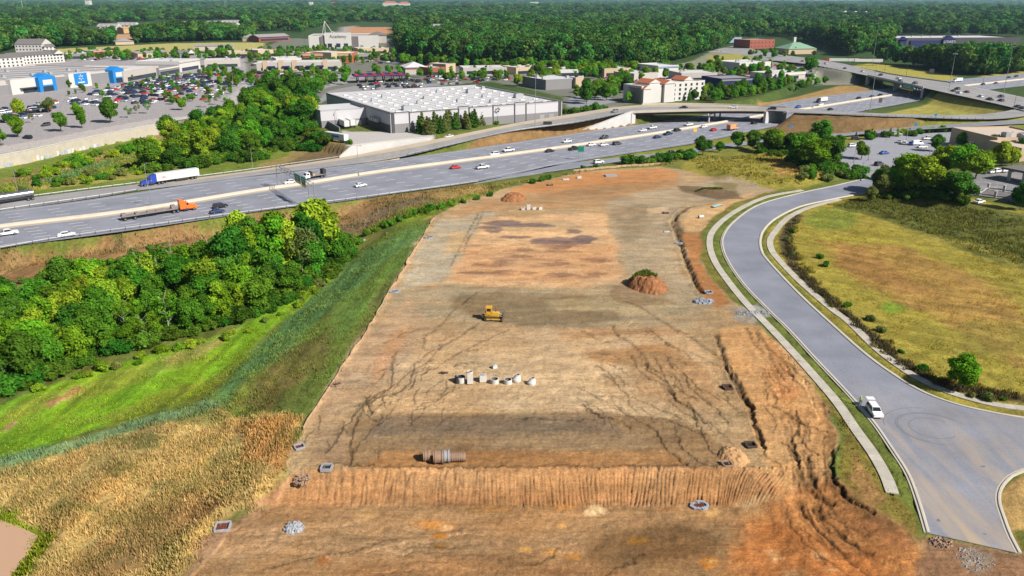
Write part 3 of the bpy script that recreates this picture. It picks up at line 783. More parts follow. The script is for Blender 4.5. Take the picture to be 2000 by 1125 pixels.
# contour streaks in the grass of the left slope
e0, e1 = U(590, 840), U(848, 430); el = math.hypot(e1[0] - e0[0], e1[1] - e0[1]); ex, ey = (e1[0] - e0[0]) / el, (e1[1] - e0[1]) / el
k = np.nonzero((GR > .5) & (GY > 85) & (GY < 230) & (GX < 0))[0]
sa_ = (GX[k] - e0[0]) * ex + (GY[k] - e0[1]) * ey; ta_ = (GX[k] - e0[0]) * ey - (GY[k] - e0[1]) * ex
C[k] *= (1 + (fbm(sa_ / 22, ta_ / 1.6, 141, 4) - .5) * 1.1)[:, None] * (1 + (fbm(sa_ / 14, ta_ / 4, 151, 3) - .5)[:, None] * np.array((.5, .1, .0)))

k = np.nonzero((GR > .5) & (GX > 38) & (GY > 100) & (GY < 270))[0]
C[k] *= (1 + (fbm((GX[k] * .8 - GY[k] * .6) / 16, (GX[k] * .6 + GY[k] * .8) / 1.5, 161, 4) - .5) * .8)[:, None]

# ruts down the bank
bank = np.nonzero((GY > 94) & (GY < 104) & (GX > -45) & (GX < 62))[0]
bx, by = GX[bank], GY[bank]
pxs = 1000 + FOC * bx / (by * CT + (HC + 1.2) * ST)
t = sstep(102.0, 99.9, by) * sstep(95.2, 97.2, by) * sstep(540, 640, pxs) * sstep(1545, 1500, pxs)
lean = .25 * sstep(1150, 1250, pxs) + .55 * sstep(1400, 1460, pxs) - .1 * sstep(760, 600, pxs)
uu = bx + (by - 101) * lean * -1 + .35 * (fbm(bx / 2.2, by / 6, 91, 3) - .5) * 2
irr = sstep(1000, 780, pxs)
q1 = 1 - np.abs(2 * fbm(uu / 1.15, by / 7, 93, 3) - 1) * 2.6
q2 = np.abs(np.mod(uu / .58 + 1.3 * vnoise(uu / 2.1, by / 5, 8), 1) - .5) * 2
low = sstep(101.2, 99.4, by + 1.2 * (vnoise(bx / 2.5, by * 0, 4) - .5))
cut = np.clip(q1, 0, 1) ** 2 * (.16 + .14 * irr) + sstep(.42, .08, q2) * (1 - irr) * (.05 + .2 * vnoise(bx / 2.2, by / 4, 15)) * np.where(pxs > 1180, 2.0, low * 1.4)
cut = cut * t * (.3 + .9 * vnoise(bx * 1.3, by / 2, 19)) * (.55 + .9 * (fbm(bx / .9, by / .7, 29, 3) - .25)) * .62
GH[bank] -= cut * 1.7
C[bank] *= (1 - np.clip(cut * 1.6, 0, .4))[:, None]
# crumbs along the edge of the bank and general clods
edge = np.exp(-((by - 101.5) / .35) ** 2) * (fbm(bx * 1.5, by * 1.5, 101, 2) > .56)
GH[bank] += edge * .2 + (fbm(bx / .7, by / .7, 107, 3) - .5) * .34 * np.exp(-((by - 99) / 3.2) ** 2)
site = np.nonzero((GR < .5) & (GY < 260))[0]
sx, sy = GX[site], GY[site]
GH[site] += (fbm(sx / 1.1, sy / 1.1, 111, 4) - .5) * .30 + (fbm(sx / 5, sy / 2.2, 117, 3) - .5) * .22
hump = np.nonzero((GX > 38) & (GX < 75) & (GY > 92) & (GY < 125) & (GR < .5))[0]
GH[hump] += (fbm(GX[hump] / .8, GY[hump] / .8, 121, 3) - .5) * .16
gr = np.nonzero((GR >= .5) & (GY < 420))[0]
GH[gr] += (fbm(GX[gr] / 2.5, GY[gr] / 2.5, 131, 4) - .5) * .45
GH[apron:] -= np.where((np.abs(GX[apron:]) < .98 * GY[apron:]) & (GY[apron:] > 63), 2.0, .05)
# keep roads clear of the rough ground
for poly, z in ((hwy_poly, -.3), (exit_poly, None), (street_poly, -.12), (ramp0_poly, -.3)):
    i = sub_box(GX, GY, poly, 1)
    sd = poly_sd(GX[i], GY[i], poly); k = i[sd < .4]
    if z is not None: GH[k] = np.minimum(GH[k], z)
for cc in (wSL, wSR):
    i = sub_box(GX, GY, cc, 2); d, _ = seg_d(GX[i], GY[i], cc); k = i[d < 1.15]
    GH[k] = -.06
for c, hw, sl in EMB:
    i = sub_box(GX, GY, c, 8); d, par = seg_d(GX[i], GY[i], c)
    zz = np.interp(par, np.arange(len(c)), [p[2] for p in c])
    k = d < hw; GH[i[k]] = np.minimum(GH[i[k]], zz[k] - .3)
# seams between the rings: the finer edge follows the coarser one
for (n1, m1, b1), (n2, m2, b2) in zip(RINGS[:-1], RINGS[1:]):
    last = b1 + (n1 - 1) * m1 + np.arange(m1); first = b2 + np.arange(m2)
    for arr in (GH, WET, GR):
        arr[last] = np.interp(np.arange(m1), np.arange(m2) * 2, arr[first])
    for q in range(3): C[last, q] = np.interp(np.arange(m1), np.arange(m2) * 2, C[first, q])

def ground_mat():
    m = bpy.data.materials.new('ground'); m.use_nodes = True
    nt = m.node_tree; N = nt.nodes; L = nt.links; b = N['Principled BSDF']
    b.inputs['Specular IOR Level'].default_value = .15
    col = N.new('ShaderNodeAttribute'); col.attribute_name = 'Col'
    gra = N.new('ShaderNodeAttribute'); gra.attribute_name = 'grass'
    wet = N.new('ShaderNodeAttribute'); wet.attribute_name = 'wet'
    tc = N.new('ShaderNodeTexCoord')
    def noise(scale, det, rgh, sc=(1, 1, 1), dist=0.0, rot=0.0):
        mp = N.new('ShaderNodeMapping'); mp.inputs['Scale'].default_value = sc; mp.inputs['Rotation'].default_value = (0, 0, rot)
        L.new(tc.outputs['Object'], mp.inputs['Vector'])
        n = N.new('ShaderNodeTexNoise'); n.inputs['Scale'].default_value = scale; n.inputs['Detail'].default_value = det
        n.inputs['Roughness'].default_value = rgh; n.inputs['Distortion'].default_value = dist
        L.new(mp.outputs['Vector'], n.inputs['Vector']); return n.outputs['Fac']
    def rng(v, a, c, d, e):
        r = N.new('ShaderNodeMapRange'); r.inputs['From Min'].default_value = a; r.inputs['From Max'].default_value = c
        r.inputs['To Min'].default_value = d; r.inputs['To Max'].default_value = e; L.new(v, r.inputs['Value']); return r.outputs['Result']
    def mul(a, c):
        r = N.new('ShaderNodeMath'); r.operation = 'MULTIPLY'; L.new(a, r.inputs[0]); L.new(c, r.inputs[1]); return r.outputs[0]
    def mixf(f, a, c):
        r = N.new('ShaderNodeMix'); r.data_type = 'FLOAT'; L.new(f, r.inputs['Factor']); L.new(a, r.inputs['A']); L.new(c, r.inputs['B']); return r.outputs['Result']
    d1 = noise(1.5, 10, .8); d2 = noise(1.0, 8, .7, (.09, 1.7, 1), .8, .03); d3 = noise(5.5, 4, .6)
    dirt = mul(mul(rng(d1, .37, .63, .72, 1.28), rng(d2, .35, .65, .86, 1.14)), rng(d3, .36, .64, .78, 1.22))
    g1 = noise(1.6, 8, .75); g2 = noise(.35, 6, .6, (1, 1, 1), .8)
    gras = mul(rng(g1, .32, .68, .6, 1.4), rng(g2, .3, .7, .78, 1.22))
    f = mixf(gra.outputs['Fac'], dirt, gras)
    mx = N.new('ShaderNodeMix'); mx.data_type = 'RGBA'; mx.blend_type = 'MULTIPLY'; mx.inputs['Factor'].default_value = 1
    L.new(col.outputs['Color'], mx.inputs['A']); L.new(f, mx.inputs['B']); L.new(mx.outputs['Result'], b.inputs['Base Color'])
    L.new(rng(wet.outputs['Fac'], 0, 1, .95, .22), b.inputs['Roughness'])
    h = mixf(gra.outputs['Fac'], mul(d1, d2), g1)
    bp = N.new('ShaderNodeBump'); bp.inputs['Strength'].default_value = .8; bp.inputs['Distance'].default_value = .35
    L.new(h, bp.inputs['Height']); L.new(bp.outputs['Normal'], b.inputs['Normal'])
    return m
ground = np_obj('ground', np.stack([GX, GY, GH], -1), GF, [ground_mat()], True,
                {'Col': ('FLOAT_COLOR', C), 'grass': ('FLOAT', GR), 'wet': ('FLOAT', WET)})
struct(ground)
# ------------------------------------------------------------------ road surfaces
def road_mat(name, col, dust=None):
    m = bpy.data.materials.new(name); m.use_nodes = True
    nt = m.node_tree; N = nt.nodes; L = nt.links; b = N['Principled BSDF']
    b.inputs['Roughness'].default_value = .85; b.inputs['Specular IOR Level'].default_value = .25
    tc = N.new('ShaderNodeTexCoord')
    def noise(sc, det, lo, hi):
        n = N.new('ShaderNodeTexNoise'); n.inputs['Scale'].default_value = sc; n.inputs['Detail'].default_value = det; n.inputs['Roughness'].default_value = .6
        L.new(tc.outputs['Object'], n.inputs['Vector'])
        r = N.new('ShaderNodeMapRange'); r.inputs['From Min'].default_value = .3; r.inputs['From Max'].default_value = .7
        r.inputs['To Min'].default_value = lo; r.inputs['To Max'].default_value = hi; L.new(n.outputs['Fac'], r.inputs['Value']); return r.outputs['Result']
    f = N.new('ShaderNodeMath'); f.operation = 'MULTIPLY'
    L.new(noise(.1, 7, .82, 1.18), f.inputs[0]); L.new(noise(2.5, 6, .88, 1.12), f.inputs[1])
    mx = N.new('ShaderNodeMix'); mx.data_type = 'RGBA'; mx.blend_type = 'MULTIPLY'; mx.inputs['Factor'].default_value = 1
    mx.inputs['A'].default_value = (*col, 1); L.new(f.outputs[0], mx.inputs['B'])
    out = mx.outputs['Result']
    if dust:
        (dx, dy), r0, dcol = dust
        mp = N.new('ShaderNodeMapping'); mp.inputs['Location'].default_value = (-dx, -dy, 0); L.new(tc.outputs['Object'], mp.inputs['Vector'])
        ln = N.new('ShaderNodeVectorMath'); ln.operation = 'LENGTH'; L.new(mp.outputs['Vector'], ln.inputs[0])
        r = N.new('ShaderNodeMapRange'); r.inputs['From Min'].default_value = r0; r.inputs['From Max'].default_value = 1; r.inputs['To Min'].default_value = 0; r.inputs['To Max'].default_value = .8
        L.new(ln.outputs['Value'], r.inputs['Value'])
        mp2 = N.new('ShaderNodeMapping'); mp2.inputs['Rotation'].default_value = (0, 0, -.42); mp2.inputs['Scale'].default_value = (1.0, .16, 1)
        L.new(tc.outputs['Object'], mp2.inputs['Vector'])
        n = N.new('ShaderNodeTexNoise'); n.inputs['Scale'].default_value = .36; n.inputs['Detail'].default_value = 8; n.inputs['Distortion'].default_value = .7; L.new(mp2.outputs['Vector'], n.inputs['Vector'])
        r3 = N.new('ShaderNodeMapRange'); r3.inputs['From Min'].default_value = .38; r3.inputs['From Max'].default_value = .66; L.new(n.outputs['Fac'], r3.inputs['Value'])
        q = N.new('ShaderNodeMath'); q.operation = 'MULTIPLY'; L.new(r.outputs['Result'], q.inputs[0]); L.new(r3.outputs['Result'], q.inputs[1])
        m2 = N.new('ShaderNodeMix'); m2.data_type = 'RGBA'; L.new(q.outputs[0], m2.inputs['Factor']); L.new(out, m2.inputs['A']); m2.inputs['B'].default_value = (*dcol, 1)
        out = m2.outputs['Result']
    L.new(out, b.inputs['Base Color'])
    MATS[name] = m
    return m
M_asph = road_mat('motorway asphalt', A(152, 154, 165))
M_asph2 = road_mat('ramp asphalt', A(166, 163, 162))
M_street = road_mat('street asphalt', A(147, 150, 162), (U(1905, 1068), 50, A(206, 182, 150)))
M_conc = mat('pale concrete', A(214, 204, 188), .9, vary=.12, scale=.25)
M_conc2 = mat('white concrete', A(216, 214, 210), .9, vary=.1, scale=.3)
M_tanc = mat('tan shoulder concrete', A(204, 186, 162), .9, vary=.1, scale=.1)
M_paint = mat('road paint', A(232, 230, 226), .7)
M_dash = mat('lane paint', A(236, 236, 234), .7)
M_steel = mat('galvanised steel', A(190, 192, 196), .45, .6)
M_dsteel = mat('weathered steel', A(120, 120, 122), .6, .3)
M_girder = mat('brown girder', A(96, 74, 66), .7)

def perp(c, edge):
    # distance from each point of c square across to the polyline edge
    out = []
    e = np.array([p[:2] for p in edge]); a = e[:-1]; d = e[1:] - a
    for i, p in enumerate(c):
        q = c[max(0, i - 1)]; r = c[min(len(c) - 1, i + 1)]
        t = np.array([r[0] - q[0], r[1] - q[1]]); t /= np.linalg.norm(t); n = np.array([t[1], -t[0]])
        den = n[0] * d[:, 1] - n[1] * d[:, 0]
        w = a - np.array(p[:2])
        with np.errstate(all='ignore'):
            s = (w[:, 0] * d[:, 1] - w[:, 1] * d[:, 0]) / den; u = (w[:, 0] * n[1] - w[:, 1] * n[0]) / den
        ok = (u >= 0) & (u <= 1) & (np.abs(s) < 120)
        out.append(float(s[ok][np.argmin(np.abs(s[ok]))]) if ok.any() else np.nan)
    o = np.array(out); k = ~np.isnan(o)
    return np.interp(np.arange(len(o)), np.nonzero(k)[0], o[k])
cm = resample(wMED, step=6.0)
wn = perp(cm, wHE0); wf = perp(cm, wHF1)      # near (+), far (-)
wn = np.convolve(np.pad(wn, 5, mode='edge'), np.ones(11) / 11, 'valid'); wf = np.convolve(np.pad(wf, 5, mode='edge'), np.ones(11) / 11, 'valid')
def off_line(dist, z):
    out = []
    for i, p in enumerate(cm):
        q = cm[max(0, i - 1)]; r = cm[min(len(cm) - 1, i + 1)]
        dx, dy = r[0] - q[0], r[1] - q[1]; l = math.hypot(dx, dy)
        out.append((p[0] + dy / l * dist[i], p[1] - dx / l * dist[i], z))
    return out
mb = MB(); mb.strip(off_line(wf, 0), off_line(wn, 0)); struct(mb.build('motorway', M_asph, fix=True))
mb = MB(); mb.strip(off_line(-wf * 0 - 2.3, .03), off_line(wn * 0 + 2.3, .03)); struct(mb.build('median_shoulder', M_tanc, fix=True))
mb = MB(); mb.strip([(p[0], p[1], p[2]) for p in resample(wXE1, 80)], [(p[0], p[1], p[2]) for p in resample(wXE0, 80)]); struct(mb.build('exit_ramp', M_asph, fix=True))
# gore between motorway and exit ramp is paved
gp = UP([(925,358.5),(940,356),(1000,346),(1060,337.5),(1079,322.8),(1040,334),(985,346)])
mb = MB(); mb.prism(gp, -.25, -.012); struct(mb.build('gore_pavement', M_asph))
rl, rr = resample(wRF, 140), resample(wRN, 140)
mb = MB(); mb.strip([(p[0], p[1], p[2] + .02) for p in rl], [(p[0], p[1], p[2] + .02) for p in rr]); struct(mb.build('entry_ramp', M_asph2, fix=True))
mb = MB()
kk = [i for i in range(140) if 285 < P2(*rl[i])[0] < 1500]
mb.strip([(rl[i][0], rl[i][1], rl[i][2] + .06) for i in kk], [tuple(np.array(rl[i]) * .62 + np.array(rr[i]) * .38 + np.array((0, 0, .06))) for i in kk])
kk = [i for i in range(140) if 715 < P2(*rl[i])[0] < 800]
mb.strip([tuple(np.array(rl[i]) * .1 + np.array(rr[i]) * .9 + np.array((0, 0, .06))) for i in kk], [(p[0], p[1], .06) for p in [rr[i] for i in kk]])
struct(mb.build('ramp_shoulder', M_tanc, fix=True))
cl_, cr_ = resample(wCU, 120), resample(wCL, 120)
mb = MB(); mb.strip([(p[0], p[1], p[2] + .02) for p in cl_], [(p[0], p[1], p[2] + .02) for p in cr_]); struct(mb.build('cross_road', M_asph2, fix=True))

# painted lines
mk = MB()
def line_strip(pts, w, z, i0=0, i1=None):
    pts = pts[i0:i1]
    mk.strip([p for p in offset([(a[0], a[1], z) for a in pts], -w / 2)], [p for p in offset([(a[0], a[1], z) for a in pts], w / 2)])
def dashes(dist, z=.05, ln=4.0, per=12.0, w=.42, lim=(-1e9, 1e9)):
    L = resample(off_line(dist, z), step=ln)
    for i in range(0, len(L) - 1, int(per / ln)):
        if lim[0] < L[i][0] < lim[1]: line_strip(L[i:i + 2], w, z)
nn = len(cm)
for wv, k in ((wn, 1), (wf, -1)):
    a = np.full(nn, 2.7 * k); e = wv - 2.6 * k
    line_strip(off_line(a, .05), .34, .05); line_strip(off_line(e, .05), .34, .05)
    nl = 5 if k > 0 else 4
    for j in range(1, nl): dashes(a + (e - a) * j / nl)
for t, w in ((.12, .2), (.88, .2)):
    L = [tuple(np.array(p) * (1 - t) + np.array(q) * t) for p, q in zip(rl, rr)]
    mk.strip([(p[0], p[1], p[2] + .09) for p in offset(L, -w / 2)], [(p[0], p[1], p[2] + .09) for p in offset(L, w / 2)])
for t in (.06, .94):
    L = [tuple(np.array(p) * (1 - t) + np.array(q) * t) for p, q in zip(resample(wXE1, 80), resample(wXE0, 80))]
    mk.strip([(p[0], p[1], p[2] + .05) for p in offset(L, -.1)], [(p[0], p[1], p[2] + .05) for p in offset(L, .1)])
for t in (.06, .3, .48, .52, .72, .94):
    L = [tuple(np.array(p) * (1 - t) + np.array(q) * t) for p, q in zip(cl_, cr_)]
    mk.strip([(p[0], p[1], p[2] + .07) for p in offset(L, -.15)], [(p[0], p[1], p[2] + .07) for p in offset(L, .15)])
struct(mk.build('road_markings', M_dash, fix=True))

# jersey barrier along the median
bar = thing('median_barrier', 'long low concrete barrier along the tan median of the motorway', 'barrier', tuple(cm[0]))
prof = [(-.35, .03), (.35, .03), (.32, .2), (.14, .45), (.1, 1.0), (-.1, 1.0), (-.14, .45), (-.32, .2)]
b_ = MB(); b_.sweep([(p[0] - cm[0][0], p[1] - cm[0][1], 0) for p in cm], prof); b_.build('barrier_wall', M_conc, bar, fix=True)

# guard rails
railprof = [(-.05, .45), (.05, .45), (.09, .6), (.05, .75), (-.05, .75)]
def guardrail(pts, label, post=4.0, z=0.0):
    pts = resample(pts, step=4.0)
    t = thing('guardrail', label, 'guardrail', pts[0], group=None)
    o = pts[0]; L = [(p[0] - o[0], p[1] - o[1], (p[2] if len(p) > 2 else 0) - (o[2] if len(o) > 2 else 0)) for p in pts]
    m = MB(); m.sweep(L, railprof); m.build('rail', M_steel, t, fix=True)
    step = max(post, len(pts) * 4.0 / 98.0)
    P = resample(L, step=step)[:99]
    pm = MB(); pm.box((0, 0, .38), (.22, .22, .86)); p0 = pm.build('post', M_dsteel, t); p0.location = P[0]
    for q in P[1:]:
        c = p0.copy(); COL.objects.link(c); c.parent = t; c.location = q
    return t
guardrail([(p[0], p[1], 0) for p in W3([(0,487),(120,466),(300,441),(460,419),(610,400),(770,379),(935,356.5)])], 'long steel guardrail on the near edge of the motorway, above the wood')
guardrail([(p[0], p[1], 0) for p in W3([(0,395),(57,386),(250,361.5),(385,346.5),(500,331.5),(664,308)])], 'steel guardrail along the far edge of the motorway, behind the blue truck')
guardrail([(p[0], p[1], 0) for p in W3([(0,412.5),(90,399),(187,385.5),(268,372.5)])], 'steel guardrail between the motorway lanes and the ramp lane with the tanker')
guardrail(W3([(797,303.5,1.2),(900,280,2.8),(1000,257.5,4.5),(1125,240,6),(1218,221.5,7)]), 'pale steel guardrail along the ramp above the brown bank')
guardrail(W3([(1690,216),(1740,208),(1792,198),(1838,190)]), 'guardrail beside the motorway at the foot of the golden grass mound')
guardrail(W3([(1530,222,7),(1685,226.3,7),(1800,230.3,6.5),(1920,233,6)]), 'guardrail on the ramp right of the overpass, above the brown slope')

# retaining walls
def wall(base, top, th, name, label, cat, m, parts=None):
    # base, top: lists of (x, y, z) in the world
    t = thing(name, label, cat, base[0])
    o = base[0]
    mb = MB(); n = len(base)
    bi = offset([(p[0], p[1], 0) for p in base], -th)
    vs = []
    for i in range(n):
        b, tp = base[i], top[i]
        vs += [(b[0] - o[0], b[1] - o[1], b[2] - o[2] - .5), (b[0] - o[0], b[1] - o[1], tp - o[2]),
               (bi[i][0] - o[0], bi[i][1] - o[1], tp - o[2]), (bi[i][0] - o[0], bi[i][1] - o[1], b[2] - o[2] - .5)]
    fs = []
    for i in range(n - 1):
        for j in range(4): fs.append((i * 4 + j, i * 4 + (j + 1) % 4, i * 4 + 4 + (j + 1) % 4, i * 4 + 4 + j))
    fs += [(0, 3, 2, 1), tuple(4 * (n - 1) + q for q in range(4))]
    mb.add(vs, fs); mb.build('wall_face', m, t, fix=True)
    cp = MB()
    for i in range(n - 1):
        a = (np.array(base[i][:2]) + np.array(bi[i][:2])) / 2 - np.array(o[:2]); b = (np.array(base[i + 1][:2]) + np.array(bi[i + 1][:2])) / 2 - np.array(o[:2])
        z0, z1 = top[i] - o[2], top[i + 1] - o[2]
        l = math.hypot(*(b - a)); ang = math.atan2(b[1] - a[1], b[0] - a[0]); nv = np.array([-math.sin(ang), math.cos(ang)]) * (th / 2 + .12)
        cp.add([(*(a - nv), z0), (*(b - nv), z1), (*(b + nv), z1), (*(a + nv), z0), (*(a - nv), z0 + .3), (*(b - nv), z1 + .3), (*(b + nv), z1 + .3), (*(a + nv), z0 + .3)],
               [(0, 3, 2, 1), (4, 5, 6, 7), (0, 1, 5, 4), (1, 2, 6, 5), (2, 3, 7, 6), (3, 0, 4, 7)])
    cp.build('coping', M_conc2, t)
    return t
def panel_mat(name, col, px=3.0, line=.8):
    m = mat(name, col, .9, vary=.14, scale=.35)
    return m
M_wallt = panel_mat('tan block wall', A(206, 196, 178))
bl = [tuple(p) for p in resample(spline([(*U(x, y, 5.0), 0) for x, y in WALL_TOP], 4), step=8)]
bl = offset(bl, 2.0)
rw = wall([(p[0], p[1], -.3) for p in bl], [5.25] * len(bl), .5, 'retaining_wall', 'long tan block retaining wall below the store car park', 'retaining wall', M_wallt)
# overpainted graffiti along its foot
gm_ = [mat('graffiti grey', A(178, 190, 200), .8, vary=.3, scale=1.5), mat('graffiti white', A(226, 226, 222), .8, vary=.2, scale=1.2), mat('graffiti tan', A(222, 200, 160), .8, vary=.2, scale=1.2)]
mbs = MB(); rr_ = random.Random(9); L = resample(bl, step=2.2)
for i in range(len(L) - 2):
    x = P2(L[i][0], L[i][1], 0)[0]
    if not (5 < x < 205) or rr_.random() < .25: continue
    a, b = L[i], L[i + 1]; h = rr_.uniform(.9, 2.3); z0 = rr_.uniform(0, .2)
    ang = math.atan2(b[1] - a[1], b[0] - a[0]); w = rr_.uniform(1.2, 2.1)
    mbs.box((a[0] - rw.location.x + math.sin(ang) * .03, a[1] - rw.location.y - math.cos(ang) * .03, z0 + h / 2 + .3), (w, .05, h), ang, rr_.choice((0, 1, 1, 2)))
mbs.build('graffiti', gm_, rw)
wb = W3([(663,309,.1),(690,304,.4),(750,291.3,1.6),(800,281.5,2.6),(842,274.3,3.4)], 4)
tp = [min(4.9, .6 + 2.2 * max(0, P2(*p)[0] - 663) / 14) for p in wb]
wall(wb, tp, .5, 'retaining_wall', 'white concrete retaining wall between the warehouse yard and the ramp', 'retaining wall', M_conc2)
wb = [(p[0], p[1], 0) for p in offset(W3([(1137,257.5),(1180,252.5),(1215,248),(1243,244)], 4), -1.0)]
wall(wb, [.3 + 6.9 * min(1, max(0, (P2(p[0], p[1], 0)[0] - 1132) / 96)) for p in wb], .6, 'retaining_wall', 'white wedge shaped wing wall at the left end of the overpass', 'retaining wall', M_conc2)

# bridges
def bridge(c, L, R, x0, x1, name, label, piers, mdeck, mgird, par_h=.85, girder=1.5, ncol=3):
    ks = [i for i in range(len(L)) if x0 <= (P2(*L[i])[0] + P2(*R[i])[0]) / 2 <= x1]
    l = [L[i] for i in ks]; r = [R[i] for i in ks]
    o = tuple((np.array(l[0]) + np.array(r[0])) / 2)[:2] + (0,)
    t = thing(name, label, 'bridge', o)
    loc = lambda p, dz=0: (p[0] - o[0], p[1] - o[1], p[2] + dz)
    n = len(l)
    def slab(z0, z1, k0, k1, nm, m):
        vs = []
        for p, q in zip(l, r):
            a = np.array(p) * (1 - k0) + np.array(q) * k0; b = np.array(p) * (1 - k1) + np.array(q) * k1
            vs += [loc(a, z0), loc(b, z0), loc(b, z1), loc(a, z1)]
        fs = [(i * 4 + j, i * 4 + (j + 1) % 4, i * 4 + 4 + (j + 1) % 4, i * 4 + 4 + j) for i in range(n - 1) for j in range(4)]
        fs += [(0, 1, 2, 3), tuple(4 * (n - 1) + q for q in range(4))]
        mm = MB(); mm.add(vs, fs); return mm.build(nm, m, t, fix=True)
    slab(-.45, 0.0, -.02, 1.02, 'deck', mdeck)
    for k in (.06, .35, .64, .93): slab(-.45 - girder, -.452, k - .012, k + .012, 'girder', mgird)
    wd = np.linalg.norm(np.array(l[0]) - np.array(r[0]))
    slab(.03, par_h, -.02, -.02 + .4 / wd, 'parapet', mdeck); slab(.03, par_h, 1.02 - .4 / wd, 1.02, 'parapet', mdeck)
    for px in piers:
        i = min(range(n), key=lambda j: abs((P2(*l[j])[0] + P2(*r[j])[0]) / 2 - px))
        a, b = np.array(loc(l[i])), np.array(loc(r[i])); top = l[i][2] - .46 - girder
        pr = MB(); mid = (a + b) / 2; ang = math.atan2(b[1] - a[1], b[0] - a[0]); ln = np.linalg.norm((b - a)[:2])
        pr.box((mid[0], mid[1], top - .5), (ln * .96, 1.1, 1.0), ang)
        for q in np.linspace(.14, .86, ncol):
            w = a + (b - a) * q; pr.cyl((w[0], w[1], -.4), (w[0], w[1], top - 1.0), .5, n=10)
        pr.build('pier', M_conc2, t)
    for i, s in ((0, -1), (n - 1, 1)):
        a, b = np.array(loc(l[i])), np.array(loc(r[i])); mid = (a + b) / 2; ang = math.atan2(b[1] - a[1], b[0] - a[0]); ln = np.linalg.norm((b - a)[:2])
        ab = MB(); d = np.array([-math.sin(ang), math.cos(ang)])
        ab.box((mid[0] , mid[1], (l[i][2] - .5) / 2 - .3), (ln * 1.06, 1.6, l[i][2] + .1), ang); ab.build('abutment', M_conc2, t)
    return t
bridge(None, rl, rr, 1238, 1528, 'overpass', 'curved overpass with dark girders carrying the ramp across the motorway', [1402], M_conc, M_girder, ncol=3)
bridge(None, cl_, cr_, 1700, 1832, 'road_bridge', 'wide road bridge over the motorway with the green sign on its side', [1752, 1795], M_conc2, M_dsteel, ncol=5)

# street: asphalt, kerbs, pavements
import itertools
sp = [p[:2] for p in wKL] + [p[:2] for p in wKB[::-1]] + [p[:2] for p in wKR[::-1]]
mb = MB(); mb.prism(sp, -.1, 0.0, bottom=False); street = struct(mb.build('street', M_street))
kprof = [(-.45, -.1), (.28, -.1), (.28, .02), (.0, .03), (-.08, .15), (-.3, .15), (-.45, .12)]
def kerb(pts, name, flip=False):
    m = MB(); m.sweep([(p[0], p[1], 0) for p in resample(pts, step=1.5)], [(-o, z) for o, z in kprof][::-1] if flip else kprof)
    return struct(m.build(name, M_conc, fix=True))
kerb(wKL, 'kerb'); kerb(wKR, 'kerb', True); kerb(wKB, 'kerb')
def pave_mat():
    m = bpy.data.materials.new('pavement concrete'); m.use_nodes = True
    nt = m.node_tree; N = nt.nodes; L = nt.links; b = N['Principled BSDF']; b.inputs['Roughness'].default_value = .9
    at = N.new('ShaderNodeAttribute'); at.attribute_name = 'tint'
    tc = N.new('ShaderNodeTexCoord'); n = N.new('ShaderNodeTexNoise'); n.inputs['Scale'].default_value = .8; n.inputs['Detail'].default_value = 6
    L.new(tc.outputs['Object'], n.inputs['Vector'])
    r = N.new('ShaderNodeMapRange'); r.inputs['From Min'].default_value = .3; r.inputs['From Max'].default_value = .7; r.inputs['To Min'].default_value = .88; r.inputs['To Max'].default_value = 1.1
    L.new(n.outputs['Fac'], r.inputs['Value'])
    q = N.new('ShaderNodeMath'); q.operation = 'MULTIPLY'; L.new(r.outputs['Result'], q.inputs[0]); L.new(at.outputs['Fac'], q.inputs[1])
    mx = N.new('ShaderNodeMix'); mx.data_type = 'RGBA'; mx.blend_type = 'MULTIPLY'; mx.inputs['Factor'].default_value = 1
    mx.inputs['A'].default_value = (*A(206, 198, 182), 1); L.new(q.outputs[0], mx.inputs['B']); L.new(mx.outputs['Result'], b.inputs['Base Color'])
    return m
M_pave = pave_mat()
def pavement(pts, w=1.75):
    P = resample([(p[0], p[1]) for p in pts], step=1.7); V = []; F = []; T = []
    a = offset(P, -w / 2); b = offset(P, w / 2)
    rr = random.Random(2)
    for i in range(len(P) - 1):
        t = rr.uniform(.9, 1.06); o = len(V)
        g = .985
        for q, z in ((a[i], .1), (b[i], .1)): V.append((q[0], q[1], z))
        for q, s in ((b[i + 1], b[i]), (a[i + 1], a[i])): V.append((s[0] + (q[0] - s[0]) * g, s[1] + (q[1] - s[1]) * g, .1))
        for k in range(4): V.append((V[o + k][0], V[o + k][1], -.12))
        F += [(o, o + 1, o + 2, o + 3), (o, o + 4, o + 5, o + 1), (o + 1, o + 5, o + 6, o + 2), (o + 2, o + 6, o + 7, o + 3), (o + 3, o + 7, o + 4, o)]
        T += [t] * 8
    return struct(np_obj('pavement', V, F, [M_pave], False, {'tint': ('FLOAT', T)}))
pavement(wSL); pavement(wSR)
# tyre rings and dark spots on the street
sk_ = MB()
c0 = U(1822, 836)
for r, a0, a1 in ((5.6, .2, 4.6), (3.6, .6, 5.4), (5.3, .5, 4.2), (7.4, 1.4, 3.0)):
    pts = [(c0[0] + r * math.cos(t), c0[1] + .92 * r * math.sin(t), .006) for t in np.linspace(a0, a1, 40)]
    sk_.strip(offset(pts, -.07), offset(pts, .07))
for px, py, r in ((1787,948,.35),(1833,1016,.4),(1923,1043,.3),(1628,709,.3),(1643,722,.25),(1662,735,.2),(1921,911,.5),(1537,639,.3),(1420,474,.3),(1414,488,.3),(1627,635,.3),(1665,748,.2),(1674,747,.2)):
    x, y = U(px, py); sk_.add([(x + r * (.7 + .3 * math.sin(3 * t + px)) * math.cos(t), y + r * (.7 + .3 * math.cos(2 * t + py)) * math.sin(t), .007) for t in np.linspace(0, 2 * PI, 12)[:-1]], [tuple(range(11))])
struct(sk_.build('tyre_marks', mat('tyre rubber stain', A(126, 127, 136), .9)))
